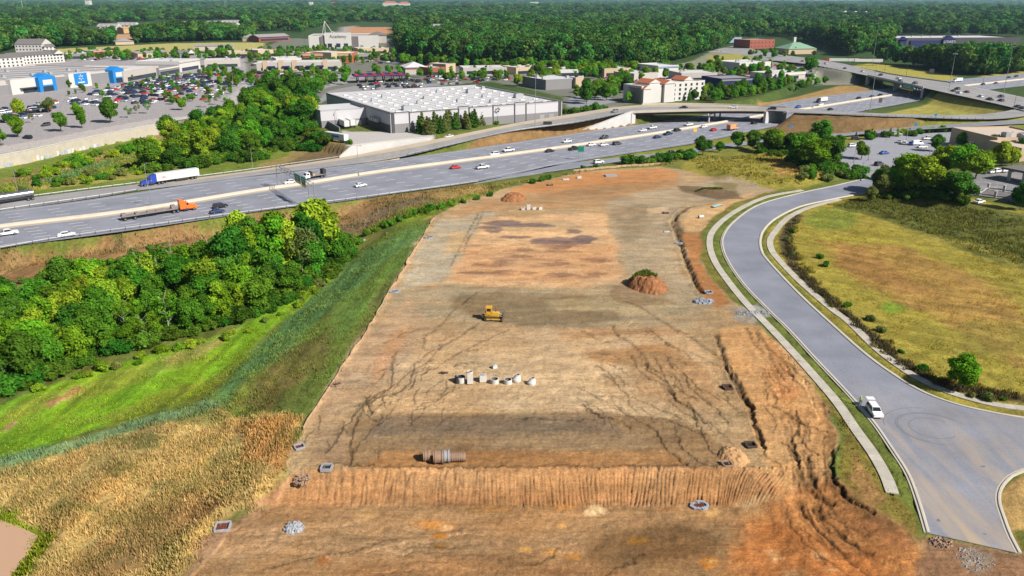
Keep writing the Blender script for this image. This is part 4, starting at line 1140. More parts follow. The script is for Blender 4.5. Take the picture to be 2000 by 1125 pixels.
# gravel shoulder slab at the road end is bare ground
# ------------------------------------------------------------------ tree kinds
def unit_cube_sphere(n=3):
    V = []; F = []
    for ax in range(3):
        for sg in (-1, 1):
            o = len(V); g = np.linspace(-1, 1, n + 1)
            for a in g:
                for b in g:
                    p = np.zeros(3); p[ax] = sg; p[(ax + 1) % 3] = a; p[(ax + 2) % 3] = b
                    V.append(p / np.linalg.norm(p))
            for i in range(n):
                for j in range(n):
                    q = (o + i * (n + 1) + j, o + (i + 1) * (n + 1) + j, o + (i + 1) * (n + 1) + j + 1, o + i * (n + 1) + j + 1)
                    F.append(q if sg > 0 else q[::-1])
    return np.array(V), np.array(F)
CSV, CSF = unit_cube_sphere()

def leaf_cloud(blobs, per, leaf, rng, core=.74, droop=0.0, aspect=1.0):
    V = []; F = []; T = []; n0 = 0
    cs = np.array([b[0] for b in blobs]); rs = np.array([b[1] for b in blobs])
    for c, r in blobs:
        tint = rng.uniform(.72, 1.28)
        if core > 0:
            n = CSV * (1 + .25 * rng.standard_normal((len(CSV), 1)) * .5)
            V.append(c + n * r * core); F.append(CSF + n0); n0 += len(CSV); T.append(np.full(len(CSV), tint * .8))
        k = int(per * (r / rs.mean()) ** 2)
        d = rng.standard_normal((k, 3)); d[:, 2] += .25; d /= np.linalg.norm(d, axis=1)[:, None]
        p = c + d * r * rng.uniform(.72, 1.12, (k, 1)) * np.array([1, 1, .92])
        # drop leaves buried in another clump
        dd = np.linalg.norm(p[:, None, :] - cs[None], axis=2) / rs[None]
        keep = (dd < .7).sum(1) == 0
        p, d = p[keep], d[keep]; k = len(p)
        nrm = d + rng.standard_normal((k, 3)) * .65; nrm[:, 2] += .25 - droop; nrm /= np.linalg.norm(nrm, axis=1)[:, None]
        a = np.cross(nrm, rng.standard_normal((k, 3))); a /= np.linalg.norm(a, axis=1)[:, None]; b = np.cross(nrm, a)
        s = leaf * rng.uniform(.55, 1.35, (k, 1)); s2 = s * rng.uniform(.5, .95, (k, 1)) * aspect
        q = np.stack([p - a * s, p + b * s2 * .8 - a * s * .1, p + a * s, p - b * s2], 1)
        V.append(q.reshape(-1, 3)); F.append(np.arange(4 * k).reshape(k, 4) + n0); n0 += 4 * k
        T.append(np.repeat(tint * rng.uniform(.8, 1.25, k), 4))
    return np.concatenate(V), np.concatenate(F), np.concatenate(T)

def crown_mesh(name, kind, seed):
    rng = np.random.default_rng(seed); B = []
    if kind == 'broad':
        n = rng.integers(15, 21)
        for i in range(n):
            t = rng.uniform(0, 2 * PI); z = rng.uniform(-1, 1); q = math.sqrt(1 - z * z) * rng.uniform(.55, 1)
            B.append((np.array([3.0 * q * math.cos(t) * rng.uniform(.8, 1.1), 3.0 * q * math.sin(t), 6.0 + 2.9 * z]), rng.uniform(1.15, 1.9)))
        B.append((np.array([0, 0, 6.2]), 2.4)); per, leaf = 190, .29
    elif kind == 'tall':
        for i in range(16):
            z = 2.6 + 7.2 * i / 15; r = 1.9 * math.sin(min(1, (z - 1.2) / 4) * PI / 2) * (1 - ((z - 2) / 9.6) ** 3)
            t = rng.uniform(0, 2 * PI)
            B.append((np.array([r * math.cos(t) * .9, r * math.sin(t) * .9, z]), rng.uniform(.95, 1.5)))
        B.append((np.array([0, 0, 5.5]), 1.7)); per, leaf = 160, .27
    elif kind == 'cone':
        for i in range(22):
            z = .8 + 8.7 * (i / 21) ** 1.05; r = 2.0 * (1 - z / 10.2)
            t = i * 2.4 + rng.uniform(-.4, .4)
            B.append((np.array([r * math.cos(t) * .8, r * math.sin(t) * .8, z]), max(.35, .45 + r * .42)))
        per, leaf = 120, .23
    elif kind == 'bush':
        for i in range(9):
            t = rng.uniform(0, 2 * PI); q = rng.uniform(.2, 1)
            B.append((np.array([1.6 * q * math.cos(t), 1.5 * q * math.sin(t), rng.uniform(.5, 1.9) * (1.2 - .5 * q)]), rng.uniform(.6, 1.05)))
        per, leaf = 110, .20
    elif kind == 'sparse':
        for i in range(14):
            t = rng.uniform(0, 2 * PI); z = rng.uniform(-1, 1); q = math.sqrt(1 - z * z)
            B.append((np.array([2.3 * q * math.cos(t), 2.3 * q * math.sin(t), 6.4 + 3.0 * z]), rng.uniform(.75, 1.25)))
        per, leaf = 95, .23
        V, F, T = leaf_cloud(B, per, leaf, rng, core=0)
        return np_mesh(name, V, F, [MATS['leaf mid']], False, {'tint': ('FLOAT', T)})
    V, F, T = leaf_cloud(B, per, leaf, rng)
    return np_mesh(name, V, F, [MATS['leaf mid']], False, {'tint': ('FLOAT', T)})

def L_(r, g, b, k=1.35):
    return tuple(min(.9, v * k) for v in A(r, g, b))
foliage_mat('leaf mid', L_(84, 128, 34), .025, .25)
foliage_mat('leaf bright', L_(102, 146, 32), .025, .25)
foliage_mat('leaf dark', L_(70, 114, 34), .02, .2)
foliage_mat('leaf yellow', L_(134, 160, 40), .015, .18)
foliage_mat('leaf olive', L_(112, 122, 62), .02, .2)
foliage_mat('leaf forest', L_(74, 116, 48), .035, .62)
M_bark = mat('bark', (.13, .10, .075), .9, vary=.3, scale=3)
M_barkp = mat('pale bark', (.36, .33, .28), .9, vary=.2, scale=3)

def trunk_mesh(name, h, seed, r=.22, m=None, limbs=5):
    rng = random.Random(seed); mb = MB()
    p = Vector((0, 0, -.4)); k = 5
    for i in range(k):
        q = Vector((p.x + rng.uniform(-.15, .15), p.y + rng.uniform(-.15, .15), p.z + h / k + .08))
        mb.cyl(p, q, r * (1 - i / (k + 1.5)), r * (1 - (i + 1) / (k + 1.5)), 7, caps=False); 
        if i >= 1:
            for _ in range(limbs // 3 + 1):
                a = rng.uniform(0, 2 * PI); l = rng.uniform(.18, .34) * h
                mb.cyl(q, q + Vector((math.cos(a) * l * .8, math.sin(a) * l * .8, l * .65)), r * .38 * (1 - i / 7), .03, 5, caps=False)
        p = q
    return mb.mesh(name, [m or M_bark])

CROWN = {k: [crown_mesh('crown', k, 100 * j + 7 * i) for i in range(n)] for j, (k, n) in enumerate((('broad', 6), ('tall', 3), ('cone', 3), ('bush', 4), ('sparse', 3)))}
TRUNK = {'broad': [trunk_mesh('trunk', 7, 3)], 'tall': [trunk_mesh('trunk', 8, 4, .18)], 'cone': [trunk_mesh('trunk', 8, 5, .16, limbs=0)], 'bush': [trunk_mesh('trunk', 1.4, 6, .08)], 'sparse': [trunk_mesh('trunk', 8.6, 7, .15, M_barkp, 8)]}
TREES = 0
_tr = random.Random(77)
def tree(x, y, z, kind, leafm, h, label, cat='tree', group=None, name=None, wid=1.0):
    global TREES; TREES += 1
    s = h / {'broad': 10.2, 'tall': 10.8, 'cone': 10.0, 'bush': 2.6, 'sparse': 10.2}[kind]
    r = thing(name or ('shrub' if kind == 'bush' else 'tree'), label, cat, (x, y, z - .1), _tr.uniform(0, 6.28), group)
    r.scale = (s * wid * _tr.uniform(.9, 1.12), s * wid * _tr.uniform(.9, 1.12), s)
    c = bpy.data.objects.new('crown', _tr.choice(CROWN[kind])); COL.objects.link(c); c.parent = r
    c.material_slots[0].link = 'OBJECT'; c.material_slots[0].material = MATS[leafm]
    t = bpy.data.objects.new('trunk', _tr.choice(TRUNK[kind])); COL.objects.link(t); t.parent = r
    return r
FARP = []
def far_grove(px, n, hr, gap, seed):
    rr = random.Random(seed); P = UTs(px); poly = list(zip(P[0], P[1]))
    x0, x1 = min(p[0] for p in poly), max(p[0] for p in poly); y0, y1 = min(p[1] for p in poly), max(p[1] for p in poly)
    pts = []; t = 0
    while len(pts) < n and t < 6000:
        t += 1; x, y = rr.uniform(x0, x1), rr.uniform(y0, y1)
        if inside(np.array([x]), np.array([y]), poly)[0] and all((x - a) ** 2 + (y - b) ** 2 > gap * gap for a, b, _ in pts): pts.append((x, y, rr.uniform(*hr)))
    FARP.extend(pts)
COLW = {'leaf mid': 'mid green', 'leaf bright': 'bright green', 'leaf dark': 'dark green', 'leaf yellow': 'yellow-green', 'leaf olive': 'grey olive', 'leaf forest': 'deep green'}
KW = {'broad': 'broad crowned', 'tall': 'slim upright', 'cone': 'cone shaped', 'bush': 'low', 'sparse': 'thin, open crowned'}
def grove(px, n, kinds, leaves, hr, where, group, gap=3.2, wid=1.0, cat='tree', seed=1, z=None):
    rr = random.Random(seed); P = UTs(px) if z is None else None
    poly = list(zip(P[0], P[1])) if z is None else UP(px, z)
    x0, x1 = min(p[0] for p in poly), max(p[0] for p in poly); y0, y1 = min(p[1] for p in poly), max(p[1] for p in poly)
    pts = []; tries = 0
    while len(pts) < n and tries < 4000:
        tries += 1
        x, y = rr.uniform(x0, x1), rr.uniform(y0, y1)
        if not inside(np.array([x]), np.array([y]), poly)[0]: continue
        g = gap * (1 if tries < 1500 else .6)
        if any((x - a) ** 2 + (y - b) ** 2 < g * g for a, b in pts): continue
        pts.append((x, y))
    zs = height(np.array([p[0] for p in pts]), np.array([p[1] for p in pts]))
    for (x, y), zz in zip(pts, zs):
        k = rr.choice(kinds); m = rr.choice(leaves)
        tree(x, y, float(zz), k, m, rr.uniform(*hr), f'{KW[k]} {COLW[m]} {"shrub" if k == "bush" else cat} {where}', 'shrub' if k == 'bush' else cat, group, wid=wid)
def at(px, py, kind, m, h, label, wid=1.0, cat='tree', group=None):
    x, y, z = UT(px, py); return tree(x, y, z, kind, m, h, label, cat, group, wid=wid)

BR = ['leaf mid', 'leaf bright', 'leaf mid', 'leaf mid', 'leaf bright', 'leaf yellow', 'leaf dark']
# wood between the motorway and the site
grove([(-60,800),(0,772),(115,735),(240,690),(340,662),(470,628),(560,592),(610,560),(670,505),(690,485),(600,500),(500,515),(400,530),(300,555),(150,590),(0,625),(-60,640)], 134, ['broad', 'broad', 'tall', 'tall', 'broad', 'sparse'], BR, (6.8, 12.6), 'in the wood left of the building site', 'trees of the wood left of the site', 2.7, 1.0, seed=3)
grove([(455,530),(540,520),(600,505),(640,500),(600,540),(520,570),(460,570)], 12, ['tall', 'broad', 'tall'], ['leaf yellow', 'leaf bright', 'leaf mid', 'leaf dark'], (14, 18.5), 'among the tallest at the right end of the left wood', 'tall trees of the left wood', 3.4, 1.0, seed=8)
at(598, 548, 'sparse', 'leaf olive', 15, 'half bare grey tree with a pale trunk at the right end of the left wood', .9)
grove([(0,560),(100,540),(250,510),(420,470),(430,490),(300,530),(100,575),(0,600)], 26, ['bush', 'bush', 'broad'], ['leaf olive', 'leaf mid', 'leaf bright'], (2.2, 4.2), 'on the slope below the motorway guardrail', 'shrubs below the motorway', 3, seed=9)
grove([(0,790),(120,748),(300,690),(480,645),(570,600),(640,545),(700,490),(690,500),(600,590),(480,655),(300,702),(120,760)], 24, ['bush'], ['leaf yellow', 'leaf bright', 'leaf olive'], (1.2, 2.6), 'at the foot of the left wood beside the lime green swale', 'shrubs beside the swale', 3, seed=10)
# wood on the far side of the motorway
grove([(285,335),(400,325),(500,310),(560,290),(590,265),(610,245),(560,225),(500,215),(470,235),(400,262),(330,290)], 62, ['broad', 'broad', 'tall', 'broad'], ['leaf bright', 'leaf mid', 'leaf bright', 'leaf yellow', 'leaf dark'], (10, 16), 'in the wood across the motorway, behind the blue truck', 'trees of the wood across the motorway', 5.0, 1.05, seed=12)
grove([(470,232),(560,222),(615,240),(620,215),(590,195),(520,195),(470,210)], 16, ['broad'], ['leaf dark', 'leaf mid'], (14, 19), 'dark and tall, beside the warehouse annex', 'tall trees beside the warehouse', 7, 1.1, seed=13)
far_grove([(560,200),(640,178),(700,160),(705,150),(640,160),(570,178),(540,190)], 14, (8, 12), 7, 14)
grove([(45,345),(130,318),(220,296),(270,280),(280,292),(210,312),(130,335),(60,358)], 22, ['bush'], ['leaf yellow', 'leaf bright', 'leaf mid'], (2.5, 4.2), 'in the hedge below the tan retaining wall', 'shrubs below the tan wall', 3, seed=15)
grove([(0,375),(100,358),(200,335),(270,325),(270,345),(150,362),(0,385)], 26, ['bush'], ['leaf olive', 'leaf yellow', 'leaf mid'], (2, 3.6), 'in the rough beside the motorway, left of the blue truck', 'shrubs beside the motorway', 3.5, seed=16)
grove([(640,262),(672,268),(690,285),(668,280)], 7, ['bush'], ['leaf mid', 'leaf olive'], (1.6, 2.6), 'beside the warehouse trailer', 'shrubs beside the trailer', 3, seed=17)
# evergreens in front of the warehouse
rr9 = random.Random(4)
for i in range(20):
    f = i / 19
    x, y, z = UT(820 + 128 * f + rr9.uniform(-2, 2), 263 - 20 * f + rr9.uniform(-3, 4))
    tree(x, y, z, 'cone', rr9.choice(('leaf olive', 'leaf dark', 'leaf olive')), rr9.uniform(7.5, 10.5), 'dense dark evergreen in the row before the white warehouse wall', 'evergreen', 'row of evergreens before the warehouse', 'evergreen_tree', 1.15)
for px, py, h in ((968,243,2.6),(1010,237,3),(1022,236,4),(1037,234,4),(1050,232,3.4),(1105,222,3.5),(1122,222,4.4),(1142,220,4.8),(1162,216,5),(1178,214,4.5)):
    at(px, py, 'bush', 'leaf mid' if px < 1100 else 'leaf dark', h, 'round green shrub before the right end of the warehouse' if px < 1100 else 'dark shrub between the warehouse corner and the ramp', group='shrubs by the warehouse corner', cat='shrub')
# store car park trees
for i, (px, py, h, k, m, lb) in enumerate(((36,268,10,'broad','leaf bright','bright green tree at the left of the car park edge'),(38,228,10,'broad','leaf yellow','yellow-green tree behind the bright one at the car park edge'),(120,257,9.5,'broad','leaf mid','squat green tree on the car park kerb, second from the left'),(160,250,11.5,'tall','leaf bright','tallest bright tree on the car park kerb'),(216,240,13,'broad','leaf dark','big dark green tree in the middle of the car park edge'),(95,220,9,'broad','leaf olive','olive tree behind the squat tree in the car park'),(150,225,7,'broad','leaf bright','small bright tree beside the tallest car park tree'),(3,285,8,'broad','leaf mid','green tree cut by the left picture edge'),(252,230,7,'sparse','leaf mid','thin young tree right of the big dark car park tree'),(268,222,6,'sparse','leaf olive','thin olive tree by the car park corner'),(290,222,7.5,'sparse','leaf mid','open young tree at the car park corner'),(355,215,8,'broad','leaf bright','round tree by the lamp post at the car park edge'),(338,204,5.5,'broad','leaf mid','small round tree in the car park'),(322,196,5,'broad','leaf olive','tiny round tree further back in the car park'),(405,210,8.5,'sparse','leaf olive','open crowned tree at the right end of the car park'),(425,205,8,'sparse','leaf mid','open green tree at the right end of the car park'),(62,240,5,'sparse','leaf olive','thin olive tree in the left car park bay'),(14,240,5,'broad','leaf dark','small dark tree in the left car park bay'),(200,190,5,'broad','leaf mid','small tree amid the parked cars'),(160,176,5,'broad','leaf dark','small dark tree before the grey store front'),(135,172,6,'broad','leaf dark','round dark tree before the store wall'),(118,170,5,'broad','leaf olive','olive tree before the store wall'),(208,158,6,'broad','leaf mid','tree beside the right blue store entrance'),(258,158,5,'broad','leaf olive','olive tree right of the right blue entrance'),(330,140,8,'broad','leaf bright','bright tree before the white store wing'),(345,140,7,'broad','leaf mid','green tree before the white store wing'),(358,138,6,'broad','leaf dark','dark tree at the end of the white store wing'))):
    at(px, py, k, m, h, lb)
# trees near the street and the right car park
for px, py, h, k, m, lb in ((1372,303,8,'broad','leaf dark','dark round tree on the bank beside the exit ramp'),(1405,298,4.5,'broad','leaf dark','small dark tree beside the exit ramp'),(1440,290,7.5,'broad','leaf mid','tree on the bank left of the big group'),(1470,292,8,'broad','leaf dark','dark tree on the bank, front of the group'),(1505,300,10,'broad','leaf mid','broad tree at the left end of the group by the car park'),(1520,285,7,'broad','leaf yellow','yellow-green tree beside the mound'),(1600,290,12,'tall','leaf mid','tallest slim tree of the group by the car park'),(1560,320,11,'broad','leaf mid','broad tree in the middle of the group by the car park'),(1590,330,11,'broad','leaf bright','bright broad tree in the group by the car park'),(1620,325,11,'broad','leaf dark','dark tree at the right of the group by the car park'),(1540,300,9,'broad','leaf dark','dark tree behind the mound'),(1575,300,9,'broad','leaf mid','tree behind the bright one by the car park'),(1682,311,7.5,'broad','leaf mid','small tree on the kerbed island of the right car park'),(1828,296,7,'broad','leaf dark','dark small tree beside the pale flat building'),(1880,290,7,'broad','leaf mid','tree before the pale flat building'),(1935,300,8,'broad','leaf olive','olive tree before the pale flat building'),(1990,310,8,'broad','leaf dark','dark tree at the right picture edge'),(1725,352,5.5,'broad','leaf olive','low olive tree at the end of the new street'),(1770,375,12,'broad','leaf bright','big bright tree at the top of the grass bank'),(1800,380,12,'broad','leaf yellow','big yellow-green tree at the top of the grass bank'),(1745,378,9,'broad','leaf bright','bright tree shading the end of the street'),(1722,385,7,'broad','leaf olive','low dark tree above the shaded street'),(1845,345,11,'broad','leaf yellow','yellow-green tree behind the parked cars'),(1880,345,11,'broad','leaf bright','bright tree in the row behind the parked cars'),(1905,350,10,'broad','leaf yellow','yellow tree in the row behind the parked cars'),(1870,395,9,'broad','leaf dark','dark tree beside the parked cars'),(1845,385,8,'broad','leaf mid','green tree over the parked cars'),(1955,325,9,'broad','leaf yellow','yellow-green tree left of the canopy'),(1975,325,7,'broad','leaf yellow','small yellow-green tree left of the canopy'),(1992,410,8,'broad','leaf dark','tree beside the dark terrace at the right edge'),(1700,395,5,'broad','leaf olive','low dark tree beside the pavement'),(1712,372,7,'broad','leaf dark','dark tree at the far end of the street'),(1875,763,6.4,'broad','leaf bright','lone bright green tree beside the right pavement')):
    at(px, py, k, m, h * 1.12, lb, 1.35 if h > 8 else 1.1)
grove([(1560,350),(1640,352),(1690,350),(1680,330),(1620,330),(1570,335)], 20, ['bush'], ['leaf olive', 'leaf mid', 'leaf dark'], (2.4, 4.2), 'in the thicket below the right car park', 'shrubs below the right car park', 2.4, seed=20)
grove([(1640,274),(1720,262),(1840,255),(1840,262),(1720,271),(1645,282)], 18, ['bush', 'cone'], ['leaf mid', 'leaf yellow', 'leaf dark'], (3, 4.6), 'in the hedge behind the right car park', 'hedge behind the right car park', 3.6, seed=21)
grove([(1265,322),(1290,318),(1350,312),(1350,305),(1280,312)], 14, ['bush'], ['leaf mid', 'leaf dark'], (2.4, 4.0), 'in the hedge beside the exit ramp', 'hedge beside the exit ramp', 2.4, seed=22)
for px, py, h in ((1230,321,5),(1252,319,4),(1072,350,2.4),(1060,354,2.2),(1040,358,2),(1138,330,1.8),(1165,327,1.8),(955,383,1.8),(930,390,1.8),(905,397,1.6),(880,403,2.2),(860,408,2.4),(842,412,2.6),(825,416,2.6),(808,421,2.6),(795,425,2.2),(780,432,2.0),(765,440,2.2),(750,446,2.4),(735,452,2.0),(720,458,2.2)):
    at(px, py, 'bush', 'leaf mid' if px < 900 else 'leaf dark', h, 'small green shrub in the line between motorway verge and site' if px < 1000 else 'small shrub on the verge above the far end of the site', cat='shrub', group='line of shrubs above the site' if px < 1000 else 'shrubs above the far end of the site')
for px, py in ((1600,505),(1612,520),(1655,600),(1700,625),(1720,648),(1760,690),(1800,725),(1830,745),(1900,775),(1930,780),(1960,782),(1545,455),(1538,470),(1550,500),(1575,545)):
    at(px, py, 'bush', _tr.choice(('leaf olive', 'leaf dark', 'leaf olive')), _tr.uniform(.9, 1.7), 'scrubby low weed bush in the dark strip behind the right pavement', cat='shrub', group='scrub behind the right pavement')
# hotel surroundings and the middle distance
grove([(1215,205),(1300,205),(1375,200),(1385,190),(1290,196),(1220,192)], 16, ['broad', 'broad', 'cone'], ['leaf mid', 'leaf bright', 'leaf yellow'], (7, 11), 'in front of the white hotel', 'trees in front of the hotel', 5, seed=30)
grove([(1380,203),(1440,203),(1510,185),(1480,172),(1400,180)], 16, ['broad'], ['leaf mid', 'leaf dark', 'leaf bright'], (6, 10), 'between the hotel and the golden slope', 'trees right of the hotel', 6, seed=31)
grove([(1140,205),(1215,192),(1240,170),(1210,160),(1160,180)], 14, ['broad', 'tall'], ['leaf mid', 'leaf bright', 'leaf dark'], (9, 14), 'between the tan building and the hotel', 'trees left of the hotel', 7, seed=32)
grove([(1000,165),(1060,155),(1130,142),(1250,140),(1250,150),(1140,152),(1060,168),(1010,172)], 18, ['broad'], ['leaf bright', 'leaf mid', 'leaf yellow'], (8, 13), 'in the row behind the warehouse and the tan building', 'row of trees behind the warehouse', 8, seed=33)
far_grove([(860,160),(1000,155),(1000,150),(940,152),(870,155)], 10, (5, 8), 8, 34)
far_grove([(480,160),(560,150),(680,145),(700,135),(600,140),(500,145)], 16, (5, 8), 8, 35)
far_grove([(540,125),(600,112),(700,118),(780,128),(770,100),(700,102),(590,98),(540,104)], 26, (6, 10), 10, 36)
far_grove([(150,118),(260,122),(400,118),(500,125),(540,110),(440,102),(300,108),(180,108)], 30, (7, 11), 11, 37)
far_grove([(1400,130),(1440,145),(1570,165),(1600,158),(1560,150),(1460,135)], 10, (6, 9), 9, 38)
far_grove([(395,135),(480,145),(500,160),(440,165),(390,150)], 10, (5, 8), 9, 39)
at(1580, 144, 'broad', 'leaf mid', 15, 'lone round tree beside the cross road', 1.1)

# ------------------------------------------------------------------ forest to the horizon: nobody could count it
FL = [(-900,112),(0,104),(30,94),(90,94),(110,93),(230,88),(330,84),(450,80),(480,92),(500,70),(590,66),(600,58),(640,50),(680,44),(768,44),(780,90),(790,120),(870,128),(1000,132),(1130,136),(1250,137),(1350,112),(1400,98),(1450,74),(1540,74),(1600,84),(1640,100),(1660,112),(1735,92),(1740,70),(1990,70),(2060,72),(2900,80)]
HOLES = [[(136,84),(150,62),(200,46),(340,40),(472,40),(474,66),(400,70),(330,76),(230,76),(200,86)], [(85,106),(110,92),(330,82),(460,79),(540,80),(520,105),(300,110)], [(497,84),(497,62),(580,62),(580,84)], [(650,66),(670,46),(772,46),(772,66)],[(222,90),(224,76),(266,76),(266,90)],[(842,74),(842,62),(866,62),(866,74)],[(1172,72),(1172,62),(1204,62),(1204,72)],[(1640,36),(1640,24),(1700,24),(1700,36)]]
HOLES += [[(x-a,y+b),(x-a,y-b),(x+a,y-b),(x+a,y+b*1.6)] for x, y, a, b in CLEAR]
EXTRA = [[(1712,120),(1722,114),(1742,126),(1850,129),(2000,126),(2080,128),(2080,134),(2000,142),(1950,148),(1890,148),(1830,138),(1770,128)]]
_fr = np.random.default_rng(5)
n = 95000
u = _fr.random(n); y0, y1 = 520.0, 21000.0; e = .45
FY = (y0 ** e + u * (y1 ** e - y0 ** e)) ** (1 / e)
FX = _fr.uniform(-.86, .86, n) * FY
FZ = height(FX, FY)
dep = FY * CT + (HC - FZ) * ST
px = 1000 + FOC * FX / dep; py = 562.5 - FOC * (FY * ST - (HC - FZ) * CT) / dep
ok = py < np.interp(px, [p[0] for p in FL], [p[1] for p in FL])
for hpoly in HOLES: ok &= ~inside(px, py, hpoly)
for hpoly in EXTRA: ok |= inside(px, py, hpoly)
# thin out where nearer ones already close the canopy
dens = np.clip(1.25 - .0 * FY, 0, 1)
FX, FY, FZ, py, px = FX[ok], FY[ok], FZ[ok], py[ok], px[ok]
# nearest part needs extra stems
n2 = 9000
XX = _fr.uniform(-.86, .86, n2 * 6); YY = _fr.uniform(520, 1500, n2 * 6); XX = XX * YY
ZZ = height(XX, YY); dep = YY * CT + (HC - ZZ) * ST
qx = 1000 + FOC * XX / dep; qy = 562.5 - FOC * (YY * ST - (HC - ZZ) * CT) / dep
ok = qy < np.interp(qx, [p[0] for p in FL], [p[1] for p in FL])
for hpoly in HOLES: ok &= ~inside(qx, qy, hpoly)
for hpoly in EXTRA: ok |= inside(qx, qy, hpoly)
XX, YY, ZZ = XX[ok][:n2 * 2], YY[ok][:n2 * 2], ZZ[ok][:n2 * 2]
FX = np.concatenate([FX, XX]); FY = np.concatenate([FY, YY]); FZ = np.concatenate([FZ, ZZ])
SC = _fr.uniform(.6, 1.65, len(FX)) * (.5 + 1.0 * fbm(FX / 140, FY / 140, 7, 3)) * 1.5
SXY = SC * np.clip((FY / 1500) ** .75, 1, 9); SZ = SC * np.clip((FY / 3000) ** .3, 1, 1.7)
fm = bpy.data.meshes.new('forest'); fm.vertices.add(len(FX)); fm.vertices.foreach_set('co', np.stack([FX, FY, FZ], -1).astype(np.float32).ravel())
at_ = fm.attributes.new('scl', 'FLOAT_VECTOR', 'POINT'); at_.data.foreach_set('vector', np.stack([SXY, SXY, SZ], -1).astype(np.float32).ravel())
at_ = fm.attributes.new('rotz', 'FLOAT', 'POINT'); at_.data.foreach_set('value', _fr.uniform(0, 6.28, len(FX)).astype(np.float32))
fo = bpy.data.objects.new('forest', fm); COL.objects.link(fo); tag(fo, kind='stuff')
def fcrown(seed):
    rng = np.random.default_rng(seed); B = []
    for i in range(11):
        t = rng.uniform(0, 2 * PI); z = rng.uniform(-.8, 1); q = math.sqrt(1 - z * z) * rng.uniform(.5, 1)
        B.append((np.array([3.1 * q * math.cos(t), 3.1 * q * math.sin(t), 6.2 + 2.8 * z]), rng.uniform(1.3, 2.0)))
    B.append((np.array([0, 0, 6.0]), 2.6)); B.append((np.array([0, 0, 3.0]), 1.6))
    V, F, T = leaf_cloud(B, 42, .62, rng)
    o = bpy.data.objects.new('forest_crown', np_mesh('forest_crown', V, F, [MATS['leaf forest']], False, {'tint': ('FLOAT', T)}))
    return o
protos = [fcrown(900 + i) for i in range(5)]
def scatter_group(gname, protos_):
    g = bpy.data.node_groups.new(gname + '_scatter', 'GeometryNodeTree')
    g.interface.new_socket('Geometry', in_out='INPUT', socket_type='NodeSocketGeometry'); g.interface.new_socket('Geometry', in_out='OUTPUT', socket_type='NodeSocketGeometry')
    gi, go = g.nodes.new('NodeGroupInput'), g.nodes.new('NodeGroupOutput')
    gp_ = g.nodes.new('GeometryNodeMeshToPoints'); g.links.new(gi.outputs[0], gp_.inputs['Mesh'])
    jn = g.nodes.new('GeometryNodeJoinGeometry')
    for o in protos_:
        oi = g.nodes.new('GeometryNodeObjectInfo'); oi.inputs['Object'].default_value = o; oi.inputs['As Instance'].default_value = True
        g.links.new(oi.outputs['Geometry'], jn.inputs[0])
    ip = g.nodes.new('GeometryNodeInstanceOnPoints'); ip.inputs['Pick Instance'].default_value = True
    g.links.new(gp_.outputs[0], ip.inputs['Points']); g.links.new(jn.outputs[0], ip.inputs['Instance'])
    ri = g.nodes.new('FunctionNodeRandomValue'); ri.data_type = 'INT'; ri.inputs[4].default_value = 0; ri.inputs[5].default_value = len(protos_) - 1
    g.links.new(ri.outputs[2], ip.inputs['Instance Index'])
    a1 = g.nodes.new('GeometryNodeInputNamedAttribute'); a1.data_type = 'FLOAT_VECTOR'; a1.inputs['Name'].default_value = 'scl'; g.links.new(a1.outputs[0], ip.inputs['Scale'])
    a2 = g.nodes.new('GeometryNodeInputNamedAttribute'); a2.data_type = 'FLOAT'; a2.inputs['Name'].default_value = 'rotz'
    cx = g.nodes.new('ShaderNodeCombineXYZ'); g.links.new(a2.outputs[0], cx.inputs['Z']); g.links.new(cx.outputs[0], ip.inputs['Rotation'])
    g.links.new(ip.outputs[0], go.inputs[0])
    return g
fo.modifiers.new('scatter', 'NODES').node_group = scatter_group('forest', protos)

# scattered trees and hedges of the shopping district, and the undergrowth of the woods
for q, nq, hr_, gp2, sd in (([(470,165),(560,150),(700,142),(780,135),(1000,148),(1010,160),(860,158),(700,152),(600,180),(520,180)], 46, (4, 8), 7, 61),
  ([(500,132),(790,128),(790,100),(560,96),(505,104)], 60, (5, 10), 9, 62), ([(120,122),(300,116),(480,118),(500,108),(240,104),(130,108)], 44, (5, 10), 10, 63),
  ([(395,140),(480,150),(520,170),(470,190),(440,180)], 16, (4, 8), 8, 64), ([(1000,150),(1240,158),(1420,150),(1400,135),(1250,142),(1000,138)], 46, (6, 12), 8, 65),
  ([(1380,150),(1500,165),(1590,160),(1580,150),(1480,128),(1400,118)], 26, (5, 10), 9, 66), ([(1100,195),(1210,190),(1240,165),(1150,180)], 16, (6, 11), 7, 67),
  ([(250,170),(420,160),(470,175),(440,200),(330,205)], 18, (3, 5), 12, 68), ([(1440,112),(1480,118),(1600,112),(1620,108),(1660,112),(1500,98)], 16, (5, 9), 12, 69), ([(780,126),(1000,138),(1240,142),(1240,136),(1000,131),(790,120)], 60, (7, 12), 8, 70),
  ([(1390,202),(1480,196),(1580,172),(1620,164),(1560,160),(1450,180)], 34, (4, 8), 6, 71), ([(120,184),(240,166),(330,150),(400,142),(400,146),(330,156),(240,172),(130,190)], 14, (2.5, 4.5), 9, 72)):
    far_grove(q, int(nq * 1.6), hr_, gp2 * .8, sd)
UND = []
def under(px, n, hr, seed):
    k = len(FARP); far_grove(px, n, hr, 1.2, seed); UND.extend(FARP[k:]); del FARP[k:]
under([(-60,800),(0,772),(115,735),(240,690),(340,662),(470,628),(560,592),(610,560),(690,500),(700,470),(600,470),(500,500),(400,520),(300,545),(150,580),(0,610),(-60,620)], 620, (1.6, 4.2), 81)
under([(275,340),(400,328),(500,314),(570,295),(640,280),(600,240),(560,225),(470,235),(400,262),(330,290)], 330, (2, 5), 82)
under([(1480,305),(1600,340),(1690,350),(1640,330),(1620,300),(1560,285),(1480,285)], 120, (1.5, 3.6), 83)
